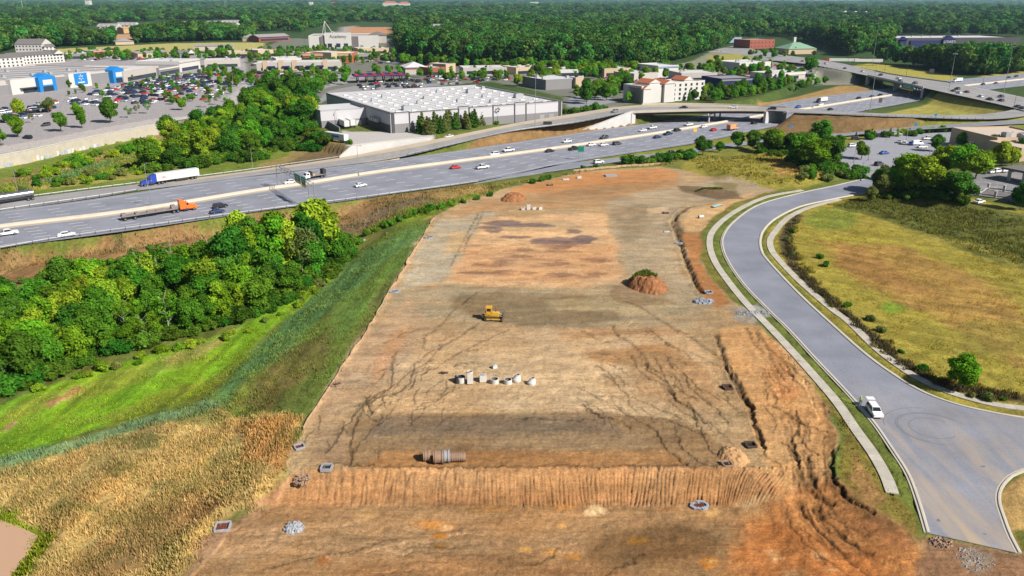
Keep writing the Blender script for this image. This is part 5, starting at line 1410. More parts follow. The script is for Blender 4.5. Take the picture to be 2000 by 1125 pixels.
under([(1700,385),(1800,385),(1880,400),(1880,380),(1800,368),(1710,368)], 90, (1.4, 3.2), 84)
def scatter_obj(name, pts, protos_, base_h, wide=1.0, rots=None):
    P = np.array(pts); zz = height(P[:, 0], P[:, 1]); r_ = np.random.default_rng(len(P))
    me = bpy.data.meshes.new(name); me.vertices.add(len(P)); me.vertices.foreach_set('co', np.stack([P[:, 0], P[:, 1], zz - .1], -1).astype(np.float32).ravel())
    sc = P[:, 2] / base_h; q = me.attributes.new('scl', 'FLOAT_VECTOR', 'POINT'); q.data.foreach_set('vector', np.stack([sc * wide * r_.uniform(.85, 1.25, len(P)), sc * wide * r_.uniform(.85, 1.25, len(P)), sc], -1).astype(np.float32).ravel())
    q = me.attributes.new('rotz', 'FLOAT', 'POINT'); q.data.foreach_set('value', (r_.uniform(0, 6.28, len(P)) if rots is None else r_.choice(rots, len(P))).astype(np.float32))
    o = bpy.data.objects.new(name, me); COL.objects.link(o); tag(o, kind='stuff')
    o.modifiers.new('scatter', 'NODES').node_group = scatter_group(name, protos_)
foliage_mat('leaf town', L_(96, 142, 40), .035, .4); foliage_mat('leaf under', L_(74, 112, 32), .04, .4)
def proto(kind, seed, m):
    me = crown_mesh('proto_crown', kind, seed); me.materials[0] = MATS[m]; return bpy.data.objects.new('proto_crown', me)
scatter_obj('town_woodland', FARP, [proto('broad', 301 + i, 'leaf town') for i in range(4)] + [proto('tall', 310, 'leaf town')], 10.2)
scatter_obj('undergrowth', UND, [proto('bush', 321 + i, 'leaf under') for i in range(4)], 2.6, 1.15)
# ------------------------------------------------------------------ grass and weeds
blade_mat('grass blades', .25)
def tufts(name, px, z, dens, hr, wr, blades, cols, seed, spread=.28, lean=.5, cut=None, maxn=60000):
    rng = np.random.default_rng(seed); poly = list(zip(*UTs(px)[:2]))
    x0, x1 = min(p[0] for p in poly), max(p[0] for p in poly); y0, y1 = min(p[1] for p in poly), max(p[1] for p in poly)
    n = int((x1 - x0) * (y1 - y0) * dens)
    X = rng.uniform(x0, x1, n); Y = rng.uniform(y0, y1, n)
    k = inside(X + (fbm(X / 2.2, Y / 2.2, seed + 9, 3) - .5) * 5, Y + (fbm(X / 2.2, Y / 2.2, seed + 19, 3) - .5) * 5, poly); X, Y = X[k], Y[k]
    k = np.abs(X) < .74 * Y + 6; X, Y = X[k], Y[k]
    patch = fbm(X / 5, Y / 5, seed + 3, 4); k = rng.random(len(X)) < np.clip((patch - .3) * 3.2, .12, 1); X, Y, patch = X[k], Y[k], patch[k]
    if len(X) > maxn: X, Y, patch = X[:maxn], Y[:maxn], patch[:maxn]
    Z = height(X, Y); m = len(X)
    pal = np.array([A(*c) for c in cols]); w = np.array([c[3] if len(c) > 3 else 1.0 for c in cols]) if False else None
    t = np.clip(patch * 1.6 - .3 + rng.normal(0, .22, m), 0, .999) * len(pal)
    tc = pal[t.astype(int)] * rng.uniform(.75, 1.35, (m, 1)) * 1.4
    for (rn, rm, rb), (ya, yb, rk, rd, ru) in zip(RINGS[:2], ((62, 137, 0, .00125, 1), (137, 330, 0, .0025, 1))):
        k = (Y >= ya) & (Y < yb) & (np.abs(X) < Y)
        gi_ = rb + np.round(np.log(Y[k] / ya) / math.log(yb / ya) * (rn - 1)).astype(int) * rm + np.round((X[k] / Y[k] + ru) / rd).astype(int)
        tc[k] = tc[k] * .45 + C[gi_] * rng.uniform(.9, 1.6, (k.sum(), 1)) * .55 * 1.2
    h = rng.uniform(*hr, (m, blades)); wd = rng.uniform(*wr, (m, blades)); a = rng.uniform(0, 2 * PI, (m, blades)); b = rng.uniform(0, 2 * PI, (m, blades))
    bx = X[:, None] + rng.normal(0, spread, (m, blades)); by = Y[:, None] + rng.normal(0, spread, (m, blades)); bz = np.repeat(Z[:, None], blades, 1) - .12
    lx = np.cos(b) * lean * h * rng.random((m, blades)); ly = np.sin(b) * lean * h * rng.random((m, blades))
    p0 = np.stack([bx - np.cos(a) * wd / 2, by - np.sin(a) * wd / 2, bz], -1); p1 = np.stack([bx + np.cos(a) * wd / 2, by + np.sin(a) * wd / 2, bz], -1)
    p2 = np.stack([bx + lx + np.cos(a) * wd * .25, by + ly + np.sin(a) * wd * .25, bz + h], -1); p3 = np.stack([bx + lx - np.cos(a) * wd * .25, by + ly - np.sin(a) * wd * .25, bz + h * .94], -1)
    V = np.stack([p0, p1, p2, p3], 2).reshape(-1, 3); F = np.arange(len(V)).reshape(-1, 4)
    Cc = np.repeat(tc, blades * 4, 0) * np.repeat(rng.uniform(.85, 1.15, (m * blades, 1)), 4, 0)
    o = np_obj(name, V, F, [MATS['grass blades']], False, {'Col': ('FLOAT_COLOR', Cc)})
    return tag(o, kind='stuff')
STRAW = [(150,116,74),(172,142,90),(196,168,108),(218,186,130),(200,166,110),(156,146,84),(112,118,60)]
tufts('straw_grass', [(-60,1000),(0,925),(200,868),(330,828),(430,808),(590,816),(570,880),(556,930),(500,980),(438,1012),(400,1060),(366,1110),(335,1150),(0,1200),(60,1125),(110,1052),(80,1032),(0,988),(-60,960)], -4, 11, (.3, .8), (.07, .18), 6, STRAW, 201, .3)
tufts('pond_grass', [(-40,975),(0,985),(80,1030),(112,1050),(62,1128),(20,1140),(52,1082),(70,1048),(0,1015),(-40,1000)], -5.6, 9, (.3, .7), (.1, .22), 6, [(120,140,30),(146,160,40),(98,120,30),(160,164,70)], 202)
tufts('slope_grass', [(865,420),(690,495),(600,590),(480,690),(380,765),(335,810),(430,828),(570,828),(610,800),(655,735),(712,645),(792,515),(842,440)], -2, 5, (.2, .5), (.08, .18), 6, [(86,84,42),(104,108,46),(112,132,52),(126,146,66),(104,142,74),(150,154,86)], 203, .3)
tufts('swale_grass', [(0,800),(120,752),(300,695),(440,655),(560,595),(690,482),(670,510),(600,590),(490,680),(400,765),(300,800),(150,850),(0,890)], -5, 4.5, (.15, .42), (.08, .2), 5, [(104,150,24),(128,170,34),(146,176,44),(150,158,60),(170,160,84)], 204)
tufts('reed_band', [(-20,925),(0,897),(200,843),(320,805),(415,780),(425,795),(330,822),(200,865),(0,920)], -4.6, 8, (.4, .8), (.08, .18), 5, [(118,146,92),(140,164,114),(96,124,78)], 205)
tufts('verge_grass', [(-20,500),(0,492),(300,446),(610,405),(930,362),(1077,348),(1330,304),(1320,322),(1140,332),(1000,361),(850,420),(720,460),(600,432),(400,465),(200,500),(0,530)], -1, 1.6, (.3, .9), (.15, .35), 5, [(104,112,50),(128,126,58),(150,124,76),(166,142,86),(120,116,72),(120,136,54)], 206, .4)
tufts('field_grass', [(1700,378),(1600,405),(1520,432),(1500,462),(1512,505),(1630,628),(1755,730),(1870,783),(2010,800),(2060,600),(2040,445),(1860,395)], 0, 3.2, (.12, .32), (.07, .16), 5, [(136,122,46),(152,138,54),(166,150,60),(174,156,66),(172,140,68),(148,148,58)], 207, .3)
tufts('bank_grass', [(1620,402),(1700,382),(1800,388),(1930,412),(2060,444),(2200,500),(2010,520),(1900,490),(1800,450),(1700,415)], 1, 2.2, (.3, .8), (.15, .32), 5, [(66,76,32),(88,96,40),(108,112,50),(132,128,60)], 208, .35)  # dark weed palette, lowered to carry the shade lying on the bank
tufts('strip_weeds', [(1560,420),(1540,446),(1530,475),(1545,520),(1580,560),(1635,608),(1695,658),(1748,708),(1800,740),(1850,760),(1930,778),(2020,786),(2020,775),(1930,762),(1855,745),(1805,722),(1755,692),(1700,645),(1645,595),(1595,552),(1560,512),(1545,472),(1555,445)], 0, 8, (.35, .95), (.12, .28), 6, [(54,50,34),(68,62,42),(84,74,52),(66,78,36),(96,84,62)], 209, .25)
tufts('kerb_grass', [(1500,645),(1560,705),(1620,775),(1680,855),(1730,935),(1765,975),(1800,1040),(1790,1048),(1720,1005),(1665,960),(1640,915),(1660,850),(1615,785),(1540,708)], 0, 5, (.12, .35), (.08, .2), 5, [(116,104,46),(136,130,52),(150,134,66),(100,110,40)], 210, .25)
tufts('mound_grass', [(1335,302),(1420,307),(1520,298),(1600,314),(1618,342),(1560,360),(1480,360),(1390,343)], 1.5, 1.3, (.3, .8), (.2, .4), 5, [(122,116,48),(152,140,58),(176,156,72),(104,110,46)], 211, .4)
tufts('rough_grass', [(-20,390),(100,366),(280,335),(300,300),(240,290),(120,330),(0,360)], 0, .9, (.4, 1.0), (.25, .5), 5, [(120,132,48),(150,150,64),(170,160,84),(100,126,50)], 212, .5)
# ------------------------------------------------------------------ buildings
def bmat(n, r, g, b, rough=.8, vary=.06, scale=.15, **k): return mat(n, A(r, g, b), rough, vary=vary, scale=scale, **k)
M_white = bmat('white render', 226, 222, 216); M_offw = bmat('off-white wall', 206, 198, 190); M_roofw = bmat('white membrane roof', 224, 222, 224, vary=.08, scale=.06)
M_greyr = bmat('grey roof', 164, 158, 156); M_shin = bmat('grey shingles', 128, 122, 120, vary=.15, scale=.5); M_tan = bmat('tan wall', 214, 190, 160); M_tanr = bmat('tan flat roof', 222, 202, 182)
M_brick = bmat('red brick', 168, 96, 76, vary=.12, scale=1); M_orb = bmat('orange brick', 196, 116, 78); M_glass = mat('window glass', (.02, .03, .045), .08, spec=.6)
M_blue = bmat('bright blue panel', 30, 140, 220); M_navy = bmat('dark blue fascia', 36, 44, 104); M_grey = bmat('grey wall panel', 148, 146, 148); M_dgrey = bmat('dark grey trim', 86, 84, 88)
M_green = bmat('green metal roof', 140, 178, 150); M_redor = bmat('orange tile roof', 206, 120, 84, vary=.15, scale=.6); M_red = bmat('red panel', 196, 50, 44); M_hvac = mat('sheet metal unit', A(196, 198, 202), .5, .3)
M_pale = bmat('pale insulated panel', 216, 214, 218, vary=.04, scale=.1); M_lgrey = bmat('light grey panel', 190, 188, 192); M_door = bmat('grey roller door', 172, 172, 176)
M_wood = bmat('raw timber frame', 206, 168, 120, vary=.2, scale=.8); M_ltblue = bmat('pale blue wall', 150, 170, 200)

def frame(A0, B0, z):
    # origin and turn of a local frame: x along the front from left to right, y away from the viewer
    ax, ay = A0; bx, by = B0
    return (ax, ay, z), math.atan2(by - ay, bx - ax), math.hypot(bx - ax, by - ay)
def part(m, name, mats, root, label=None):
    o = m.build(name, mats, root, fix=False)
    if label: o['label'] = label
    return o
def flat_block(root, x0, x1, y0, y1, h, mw, mr, par=.7, z0=-1.5, names=('wall', 'roof', 'parapet'), mp=None):
    m = MB(); m.box(((x0 + x1) / 2, (y0 + y1) / 2, (z0 + h) / 2), (x1 - x0, y1 - y0, h - z0)); part(m, names[0], mw, root)
    m = MB(); m.box(((x0 + x1) / 2, (y0 + y1) / 2, h + .06), (x1 - x0 - .8, y1 - y0 - .8, .11)); rf = part(m, names[1], mr, root)
    m = MB(); w = .38
    m.box(((x0 + x1) / 2, y0 + w / 2, h + par / 2 + .002), (x1 - x0, w, par)); m.box(((x0 + x1) / 2, y1 - w / 2, h + par / 2 + .002), (x1 - x0, w, par))
    m.box((x0 + w / 2, (y0 + y1) / 2, h + par / 2 + .002), (w, y1 - y0 - 2 * w, par)); m.box((x1 - w / 2, (y0 + y1) / 2, h + par / 2 + .002), (w, y1 - y0 - 2 * w, par))
    part(m, names[2], mp or mw, root)
    return rf
def gable(root, x0, x1, y0, y1, h, rise, mr, along='x', over=.5, name='roof', z=0, mg=None):
    m = MB(); a, b, c, d = x0 - over, x1 + over, y0 - over, y1 + over
    if along == 'x':
        ym = (c + d) / 2
        vs = [(a, c, h), (b, c, h), (b, d, h), (a, d, h), (a, ym, h + rise), (b, ym, h + rise)]
        m.add(vs, [(0, 1, 5, 4), (2, 3, 4, 5), (0, 3, 2, 1)], 0); m.add([vs[0], vs[4], vs[3]], [(0, 1, 2)], 1); m.add([vs[1], vs[2], vs[5]], [(0, 1, 2)], 1)
    else:
        xm = (a + b) / 2
        vs = [(a, c, h), (b, c, h), (b, d, h), (a, d, h), (xm, c, h + rise), (xm, d, h + rise)]
        m.add(vs, [(0, 4, 5, 3), (1, 2, 5, 4), (0, 3, 2, 1)], 0); m.add([vs[0], vs[1], vs[4]], [(0, 1, 2)], 1); m.add([vs[2], vs[3], vs[5]], [(0, 1, 2)], 1)
    return part(m, name, [mr, mg or mr], root)
def hip(root, x0, x1, y0, y1, h, rise, mr, over=.8, name='roof'):
    m = MB(); a, b, c, d = x0 - over, x1 + over, y0 - over, y1 + over; k = min(b - a, d - c) / 2
    if b - a > d - c: r0, r1 = (a + k, (c + d) / 2, h + rise), (b - k, (c + d) / 2, h + rise); fs = [(0, 1, 5, 4), (2, 3, 4, 5), (1, 2, 5), (3, 0, 4), (0, 3, 2, 1)]
    else: r0, r1 = ((a + b) / 2, c + k, h + rise), ((a + b) / 2, d - k, h + rise); fs = [(0, 1, 4), (1, 2, 5, 4), (2, 3, 5), (3, 0, 4, 5), (0, 3, 2, 1)]
    m.add([(a, c, h), (b, c, h), (b, d, h), (a, d, h), r0, r1], fs); return part(m, name, mr, root)
def windows(root, xs, zs, w, h, y, mg=None, name='window', side=None):
    m = MB(); m.box((0, 0, 0), (w, .16, h)); p = None
    for z in zs:
        for x in xs:
            if p is None: p = part(m, name, mg or M_glass, root); c = p
            else: c = p.copy(); COL.objects.link(c); c.parent = root
            if side is None: c.location = (x, y, z)
            else: c.location = (y, x, z); c.rotation_euler.z = PI / 2
def units(root, spots, size, z, m=None, name='rooftop_unit'):
    b = MB(); b.box((0, 0, size[2] / 2), size); b.box((0, 0, size[2] + .12), (size[0] * .7, size[1] * .7, .22)); p = None
    for x, y in spots:
        if p is None: p = part(b, name, m or M_hvac, root); c = p
        else: c = p.copy(); COL.objects.link(c); c.parent = root
        c.location = (x, y, z)
_tf = {}
def lettering(root, text, size, loc, m, rz=0.0, name='lettering', ext=.08):
    cu = bpy.data.curves.new(name, 'FONT'); cu.body = text; cu.size = size; cu.extrude = ext; cu.align_x = 'CENTER'; cu.align_y = 'CENTER'
    tmp = bpy.data.objects.new(name, cu); COL.objects.link(tmp)
    dg = bpy.context.evaluated_depsgraph_get(); me = bpy.data.meshes.new_from_object(tmp.evaluated_get(dg)); bpy.data.objects.remove(tmp)
    me.materials.clear(); me.materials.append(m)
    o = bpy.data.objects.new(name, me); COL.objects.link(o); o.parent = root; o.location = loc; o.rotation_euler = (PI / 2, 0, rz)
    return o

def bld(name, label, cat, pa, pb, z, depth, h, mw, mr, roof='flat', rise=2.5, glass=None, group=None, par=.7, unit=0, storeys=0, wn=0, band=None, seed=0):
    loc, rz, w = frame(U(pa[0], pa[1], z), U(pb[0], pb[1], z), z)
    t = thing(name, label, cat, loc, rz, group)
    if roof == 'flat': flat_block(t, 0, w, 0, depth, h, mw, mr, par)
    else:
        m = MB(); m.box((w / 2, depth / 2, h / 2 - .75), (w, depth, h + 1.5)); part(m, 'wall', mw, t)
        if roof == 'hip': hip(t, 0, w, 0, depth, h, rise, mr)
        else: gable(t, 0, w, 0, depth, h, rise, mr, 'x' if roof == 'gx' else 'y', mg=mw)
    if glass: # shop front band
        g0, g1, zt = glass
        m = MB(); m.box((w * (g0 + g1) / 2, -.06, zt / 2 + .3), (w * (g1 - g0), .14, zt)); part(m, 'shop_window', M_glass, t)
    if band: m = MB(); m.box((w / 2, -.25, h - band[1] / 2), (w * 1.002, .5, band[1])); part(m, 'fascia', band[0], t)
    if storeys: windows(t, np.linspace(w * .06, w * .94, wn), [1.6 + (h / storeys) * k for k in range(storeys)], min(1.6, w / wn * .5), 1.6, -.03)
    if unit:
        r = random.Random(seed + unit); units(t, [(r.uniform(.12, .88) * w, r.uniform(.2, .85) * depth) for _ in range(unit)], (2.2, 1.8, 1.4), h + .12)
    return t, w

# --- the white warehouse
zw = 4.0
A0 = U(762, 222, 13.4); B0 = U(1098, 198, 13.4)
loc, rz, w = frame(A0, B0, zw)
wh = thing('warehouse', 'huge white flat roofed warehouse with rows of skylights beside the ramp', 'warehouse', loc, rz)
D = 100.0; HW = 8.8
m = MB(); m.box((w / 2, D / 2, HW / 2 - 1), (w, D, HW + 2)); part(m, 'wall', M_pale, wh)
m = MB(); m.box((w / 2, D / 2, HW + .06), (w - 1.0, D - 1.0, .1))
for i in range(1, 24):  # standing seams running back
    m.box((w * i / 24, D / 2, HW + .16), (.25, D - 1.2, .1))
part(m, 'roof', M_roofw, wh)
m = MB()
segs = [(0, .10, .8), (.10, .37, .5), (.37, .43, 1.5), (.43, .70, .9), (.70, .77, 1.6), (.77, 1.0, .9)]
for a, b, hh in segs: m.box((w * (a + b) / 2, .25, HW + hh / 2), (w * (b - a), .5, hh))
m.box((w / 2, D - .25, HW + .5), (w, .5, 1.0)); m.box((.25, D / 2, HW + .45), (.5, D - 1.0, .9)); m.box((w - .25, D / 2, HW + .45), (.5, D - 1, .9))
part(m, 'parapet', M_lgrey, wh)
m = MB()
for a, b, hh in segs: m.box((w * (a + b) / 2, .2, HW + hh + .1), (w * (b - a), .75, .2))
m.box((.2, D / 2, HW + 1.0), (.75, D, .18)); part(m, 'coping', M_dgrey, wh)
m = MB(); m.box((w * .505, -.07, 1.5), (w * .98, .18, 5.4)); part(m, 'plinth', M_grey, wh)
for f, ww in ((.012, 1.6), (.10, .5), (.37, .55), (.43, .55), (.57, .55), (.70, .55), (.77, .55), (.985, 1.8)):
    m = MB(); m.box((w * f, -.14, HW / 2 + .3), (ww, .3, HW + 1.2)); part(m, 'pilaster', M_dgrey, wh)
m = MB(); m.box((w * .075, -.18, 1.6), (.3, .12, 3.2)); m.box((w * .2, -.18, 1.6), (3.4, .12, 4.0)); m.box((w * .87, -.18, 1.4), (3, .12, 3.6)); m.box((w * .93, -.18, 1.4), (3, .12, 3.6)); part(m, 'roller_door', M_door, wh)
b = MB(); b.cyl((-1.3, 0, .1), (1.3, 0, .1), .5, n=8, mi=0); sk0 = None
for i in range(11):
    for j in range(8):
        if sk0 is None: sk0 = part(b, 'skylight', M_white, wh); c = sk0
        else: c = sk0.copy(); COL.objects.link(c); c.parent = wh
        c.location = (w * (.07 + .086 * i) + (j % 2) * 1.5, D * (.07 + .118 * j), HW + .12)
units(wh, [(w * .14, D * .12), (w * .78, D * .66), (w * .9, D * .3)], (5, 3.2, 2.2), HW + .1)
units(wh, [(w * .24, D * .7), (w * .42, D * .52), (w * .62, D * .78), (w * .12, D * .55), (w * .52, D * .3), (w * .74, D * .42), (w * .3, D * .34), (w * .95, D * .82), (w * .66, D * .18)], (2, 1.6, 1.5), HW + .1)
# annex with the loading dock on the left side
flat_block(wh, -24, -.02, 34, 56, 8.0, M_pale, M_roofw, .7, names=('annex_wall', 'annex_roof', 'annex_parapet'), mp=M_lgrey)
m = MB(); m.box((-12, 33.85, 1.2), (23.8, .3, 4.4)); part(m, 'dock_wall', M_grey, wh)
m = MB(); m.box((-4.4, 33.6, .9), (3, .5, 3.2)); m.box((-8.6, 33.6, .9), (3, .5, 3.2)); part(m, 'dock_door', M_white, wh)
m = MB(); m.box((-.15, 17, 1.4), (.3, 33.6, 4.6)); part(m, 'dark_base', M_dgrey, wh)
units(wh, [(-1.6, 14), (-1.6, 17), (-1.6, 20), (-1.6, 23)], (1.6, 1.8, 1.6), 3.8, name='wall_unit')
dl = thing('dock_wall', 'low dark wall beside the loading dock of the warehouse annex', 'wall', (*U(626, 239, 4), 4.0)); 
a, b_ = U(626, 239, 4), U(664, 262, 4); m = MB(); ang = math.atan2(b_[1] - a[1], b_[0] - a[0]); ln = math.hypot(b_[0] - a[0], b_[1] - a[1])
m.box((math.cos(ang) * ln / 2, math.sin(ang) * ln / 2, 1.4), (ln, .4, 3.4), ang); m.box((math.cos(ang) * ln / 2, math.sin(ang) * ln / 2, 3.18), (ln, .6, .15), ang); m.build('wall_panel', M_grey, dl)

# --- store with the blue entrances
zs = 5.0
A0 = U(30, 185, zs); B0 = U(240, 160, zs)
loc, rz, w = frame(A0, B0, zs)
st = thing('store', 'long white and grey store with two bright blue gabled entrances', 'store', loc, rz)
flat_block(st, -62, w + 14, 4, 104, 8.6, M_offw, M_greyr, .8)
m = MB()
for i in range(14): m.box((-58 + i * (w + 66) / 13, 54, 8.78), (3.2, 92, .12))
part(m, 'roof_seam', M_roofw, st)
def fr(px): return (px - 30) / 210.0 * w
for nm, x0, x1, hh, mt, y0 in (('front_block', -2, fr(70), 9.8, M_white, 0), ('front_block', fr(100), fr(131), 8.4, M_grey, 1.5), ('front_block', fr(131), fr(175), 9.9, M_white, .4), ('front_block', fr(175), fr(214), 8.2, M_grey, 1.2), ('front_block', -60, -2.1, 6.6, M_grey, 2.5)):
    m = MB(); m.box(((x0 + x1) / 2, (y0 + 5) / 2, hh / 2 - .7), (x1 - x0 - .05, 5 - y0, hh + 1.4)); part(m, nm, mt, st)
    m = MB(); m.box(((x0 + x1) / 2, y0 + .2, hh + .1), (x1 - x0 + .1, .7, .25)); part(m, 'coping', M_roofw, st)
def portal(x0, x1):
    m = MB(); d = 7; xm = (x0 + x1) / 2; h1, h2 = 9.6, 12.2
    prof = [(x0, 0), (x1, 0), (x1, h1), (xm, h2), (x0, h1)]
    m.add([(x, -3.2, z) for x, z in prof] + [(x, d - 2.2, z) for x, z in prof], [(0, 1, 2, 3, 4), (9, 8, 7, 6, 5)] + [(i, i + 5, (i + 1) % 5 + 5, (i + 1) % 5) for i in range(5)])
    p = part(m, 'entrance_portal', M_blue, st)
    m = MB(); m.box((xm, -3.28, 6.2), ((x1 - x0) * .55, .15, 3.4)); m.build('sign_panel', M_white, p)
    m = MB(); m.box((xm, -3.26, 1.9), ((x1 - x0) * .6, .15, 3.4)); m.build('entrance_door', M_glass, p)
portal(fr(68), fr(99)); portal(fr(214), fr(239))
xm = fr(154); m = MB(); m.box((xm, .3, 5.6), (11.5, .24, 8)); sq = part(m, 'emblem_panel', M_blue, st)
m = MB()
for k in range(6):
    a = PI / 6 + k * PI / 3; m.box((xm + 1.7 * math.cos(a), .14, 6.6 + 1.7 * math.sin(a)), (.6, .12, .6)); m.cyl((xm + .8 * math.cos(a), .12, 6.6 + .8 * math.sin(a)), (xm + 2.2 * math.cos(a), .12, 6.6 + 2.2 * math.sin(a)), .3, n=6)
m.box((xm, .14, 3.2), (6, .12, .9)); m.build('emblem', M_white, sq)
m = MB(); m.box((fr(60), -.12, 1.8), (14, .2, 3)); part(m, 'shop_window', M_glass, st)
m = MB(); m.box((fr(57), -1.2, 3.7), (16, 2.4, .4)); part(m, 'canopy', M_dgrey, st)
units(st, [(fr(x), y) for x, y in ((40, 20), (70, 30), (110, 24), (140, 22), (165, 40), (190, 20), (205, 36), (90, 60), (150, 70))], (2.4, 2, 1.6), 8.7)
bld('shop', 'white flat shop wing right of the blue entrances', 'shop', (243,161), (312,148), 5, 60, 7.6, M_offw, M_roofw, glass=(.1, .9, 3), unit=3, seed=1)
bld('shop', 'low shop wing with a striped grey canopy, behind the parked cars', 'shop', (312,149), (352,142), 5, 40, 6, M_grey, M_greyr, glass=(.05, .95, 3), band=(M_white, 1.2))
bld('shop', 'white shop block with a cornice at the end of the row', 'shop', (352,141), (392,134), 5, 40, 8.5, M_white, M_roofw, glass=(.1, .9, 3), band=(M_offw, 1.0), unit=2)
# apartments on the far left
def apart(label, pa, pb, dep_, h, n, z=5, cat='apartment block', mw=None, mr=None, roof='gx', rise=3.0, group=None):
    t, w_ = bld('apartment_block', label, cat, pa, pb, z, dep_, h, mw or M_white, mr or M_shin, roof, rise, storeys=3, wn=n, group=group)
    return t, w_
apart('white apartment block with grey roof at the left picture edge', (-60,138), (50,130), 18, 9, 12)
t, w_ = apart('long white apartment block with a grey roof left of the field', (30,128), (127,121), 20, 8.5, 14)
gable(t, w_ * .78, w_ * .98, -1.5, 18, 8.5, 3.4, M_shin, 'y', name='cross_roof', mg=M_white)
apart('white gabled apartment block behind the long one', (32,106), (84,106), 22, 11, 8, rise=6)
apart('grey roofed apartment wing behind the long block', (86,106), (110,105), 16, 8, 4)
for i, (xa, xb, yb, hh, dd, lb) in enumerate(((190,228,60,9,26,'leftmost white townhouse row at the forest edge'),(228,264,58,10,24,'second white townhouse row from the left at the forest edge'),(290,330,59,10,24,'white townhouse row right of the raw timber one'),(330,366,56,10,26,'gabled white townhouse row in the middle of the far estate'),(368,402,55,9,24,'white townhouse row with small gables in the far estate'),(404,432,54,10,24,'white townhouse row near the right end of the far estate'),(433,464,51,9,24,'rightmost white townhouse row of the far estate'))):
    t, w_ = bld('townhouse_row', lb, 'townhouses', (xa, yb), (xb, yb), 5, dd, hh, M_white, M_greyr, 'gx', 5, group='far townhouse estate')
    for k in range(4): gable(t, w_ * (.06 + .25 * k), w_ * (.06 + .25 * k) + w_ * .12, -2, 8, hh - 1, 4.5, M_greyr, 'y', name='gable', mg=M_white)
bld('townhouse_row', 'raw timber townhouse row still under construction', 'townhouses', (242,64), (300,62), 5, 22, 8, M_wood, M_wood, 'gx', 3, group='far townhouse estate')
bld('townhouse_row', 'low raw timber building site left of the far estate', 'townhouses', (146,76), (200,68), 5, 22, 5, M_wood, M_tanr, 'gx', 2, group='far townhouse estate')
bld('house', 'low grey roofed house before the dark trees by the field', 'house', (226,87), (262,86), 5, 20, 4, M_tan, M_greyr, 'hip', 4)
bld('house', 'brown roofed house at the right end of the field', 'house', (474,80), (498,80), 5, 20, 5, M_tan, M_greyr, 'hip', 5)
bld('car_dealership', 'red and white car dealership beyond the big store', 'dealership', (184,112), (222,110), 5, 26, 6, M_offw, M_greyr, glass=(.05, .95, 3.5), band=(M_red, 1.6))
t, w_ = bld('house', 'small grey house with white gable beyond the big store', 'house', (352,116), (382,115), 5, 16, 6, M_grey, M_shin, 'gx', 3); gable(t, w_ * .55, w_ * .95, -2, 10, 6, 4, M_shin, 'y', name='gable', mg=M_white)
bld('shop', 'low grey roofed shop row beyond the big store', 'shop', (270,113), (330,109), 5, 18, 4.5, M_tan, M_greyr, 'gx', 2)
bld('shop', 'long low grey shop row at the edge of the field', 'shop', (380,98), (455,97), 5, 18, 4.5, M_offw, M_greyr, 'gx', 2)
bld('shop', 'red brick shop row with purple awnings at the forest edge', 'shop', (506,81), (566,78), 5, 24, 6, M_brick, M_greyr, 'gx', 4, glass=(.05, .95, 3), band=(M_navy, 1.0))
# white sports store
t, w_ = bld('store', 'big white sports store with brown panels and dark lettering, before the forest', 'store', (604,93), (740,92), 5, 70, 14, M_white, M_greyr, par=1.2)
m = MB(); m.box((w_ * .42, -1.5, 9), (w_ * .38, 3, 20)); part(m, 'front_block', M_white, t)
for f, q in ((.2, .07), (.66, .1)): m = MB(); m.box((w_ * f, -.6, 7), (w_ * q, 1.4, 14.5)); part(m, 'brown_panel', M_shin, t)
m = MB()
for f in (.3, .42, .53): m.box((w_ * f, -3.1, 2.8), (w_ * .06, .3, 5)); 
part(m, 'entrance_door', M_glass, t)
lettering(t, 'Academy', 6.0, (w_ * .42, -3.15, 14.0), M_dgrey)
m = MB(); m.box((w_ * .985, 25, 10), (w_ * .25, 40, 10)); part(m, 'roof_tower', M_offw, t); hip(t, w_ * .86, w_ * 1.11, 5, 45, 15, 4, M_shin, name='tower_roof')
# white lattice ride or frame behind it
fr_ = thing('steel_frame', 'zigzag white steel frame rising behind the sports store', 'steel frame', (*U(640, 76, 5), 5))
m = MB(); pts = [U(x, 76, 5) for x in (630, 636, 648, 672)]; hs = [6, 28, 12, 4]; o = fr_.location
for i in range(3): m.cyl((pts[i][0] - o.x, pts[i][1] - o.y, hs[i]), (pts[i + 1][0] - o.x, pts[i + 1][1] - o.y, hs[i + 1]), .5, n=6)
for i in range(4): m.cyl((pts[i][0] - o.x, pts[i][1] - o.y, -1), (pts[i][0] - o.x, pts[i][1] - o.y, hs[i]), .5, n=6)
m.build('beam', M_white, fr_)
bld('shop', 'orange brick shop row with dark doors below the sports store', 'shop', (592,121), (688,121), 5, 34, 8, M_orb, M_roofw, glass=(.05, .4, 4), unit=2, band=(M_tan, 2))
bld('shop', 'tan corner shop right of the orange brick row', 'shop', (648,122), (684,119), 5, 30, 9, M_tan, M_roofw, glass=(.1, .9, 3), seed=3)
bld('shop', 'low grey flat shop right of the tan corner shop', 'shop', (690,118), (726,116), 5, 26, 6, M_grey, M_roofw, glass=(.1, .9, 3))
bld('shop', 'tan flat shop at the left of the orange brick row', 'shop', (505,112), (540,110), 5, 26, 7, M_tan, M_roofw, glass=(.1, .9, 3), unit=1)
t, w_ = bld('shop', 'pale shop row with dark blue awnings', 'shop', (502,139), (668,136), 5, 28, 6.5, M_offw, M_roofw, glass=(.05, .95, 2.6), unit=4)
for f in (.17, .34, .5, .62, .74): m = MB(); m.box((w_ * f, -1.0, 3.6), (w_ * .09, 2, 1.2)); part(m, 'awning', M_navy, t)
for f in (.1, .28, .44, .8): m = MB(); m.box((w_ * f, -.3, 4.6), (w_ * .06, .7, 9.2)); part(m, 'front_pier', M_tan, t)
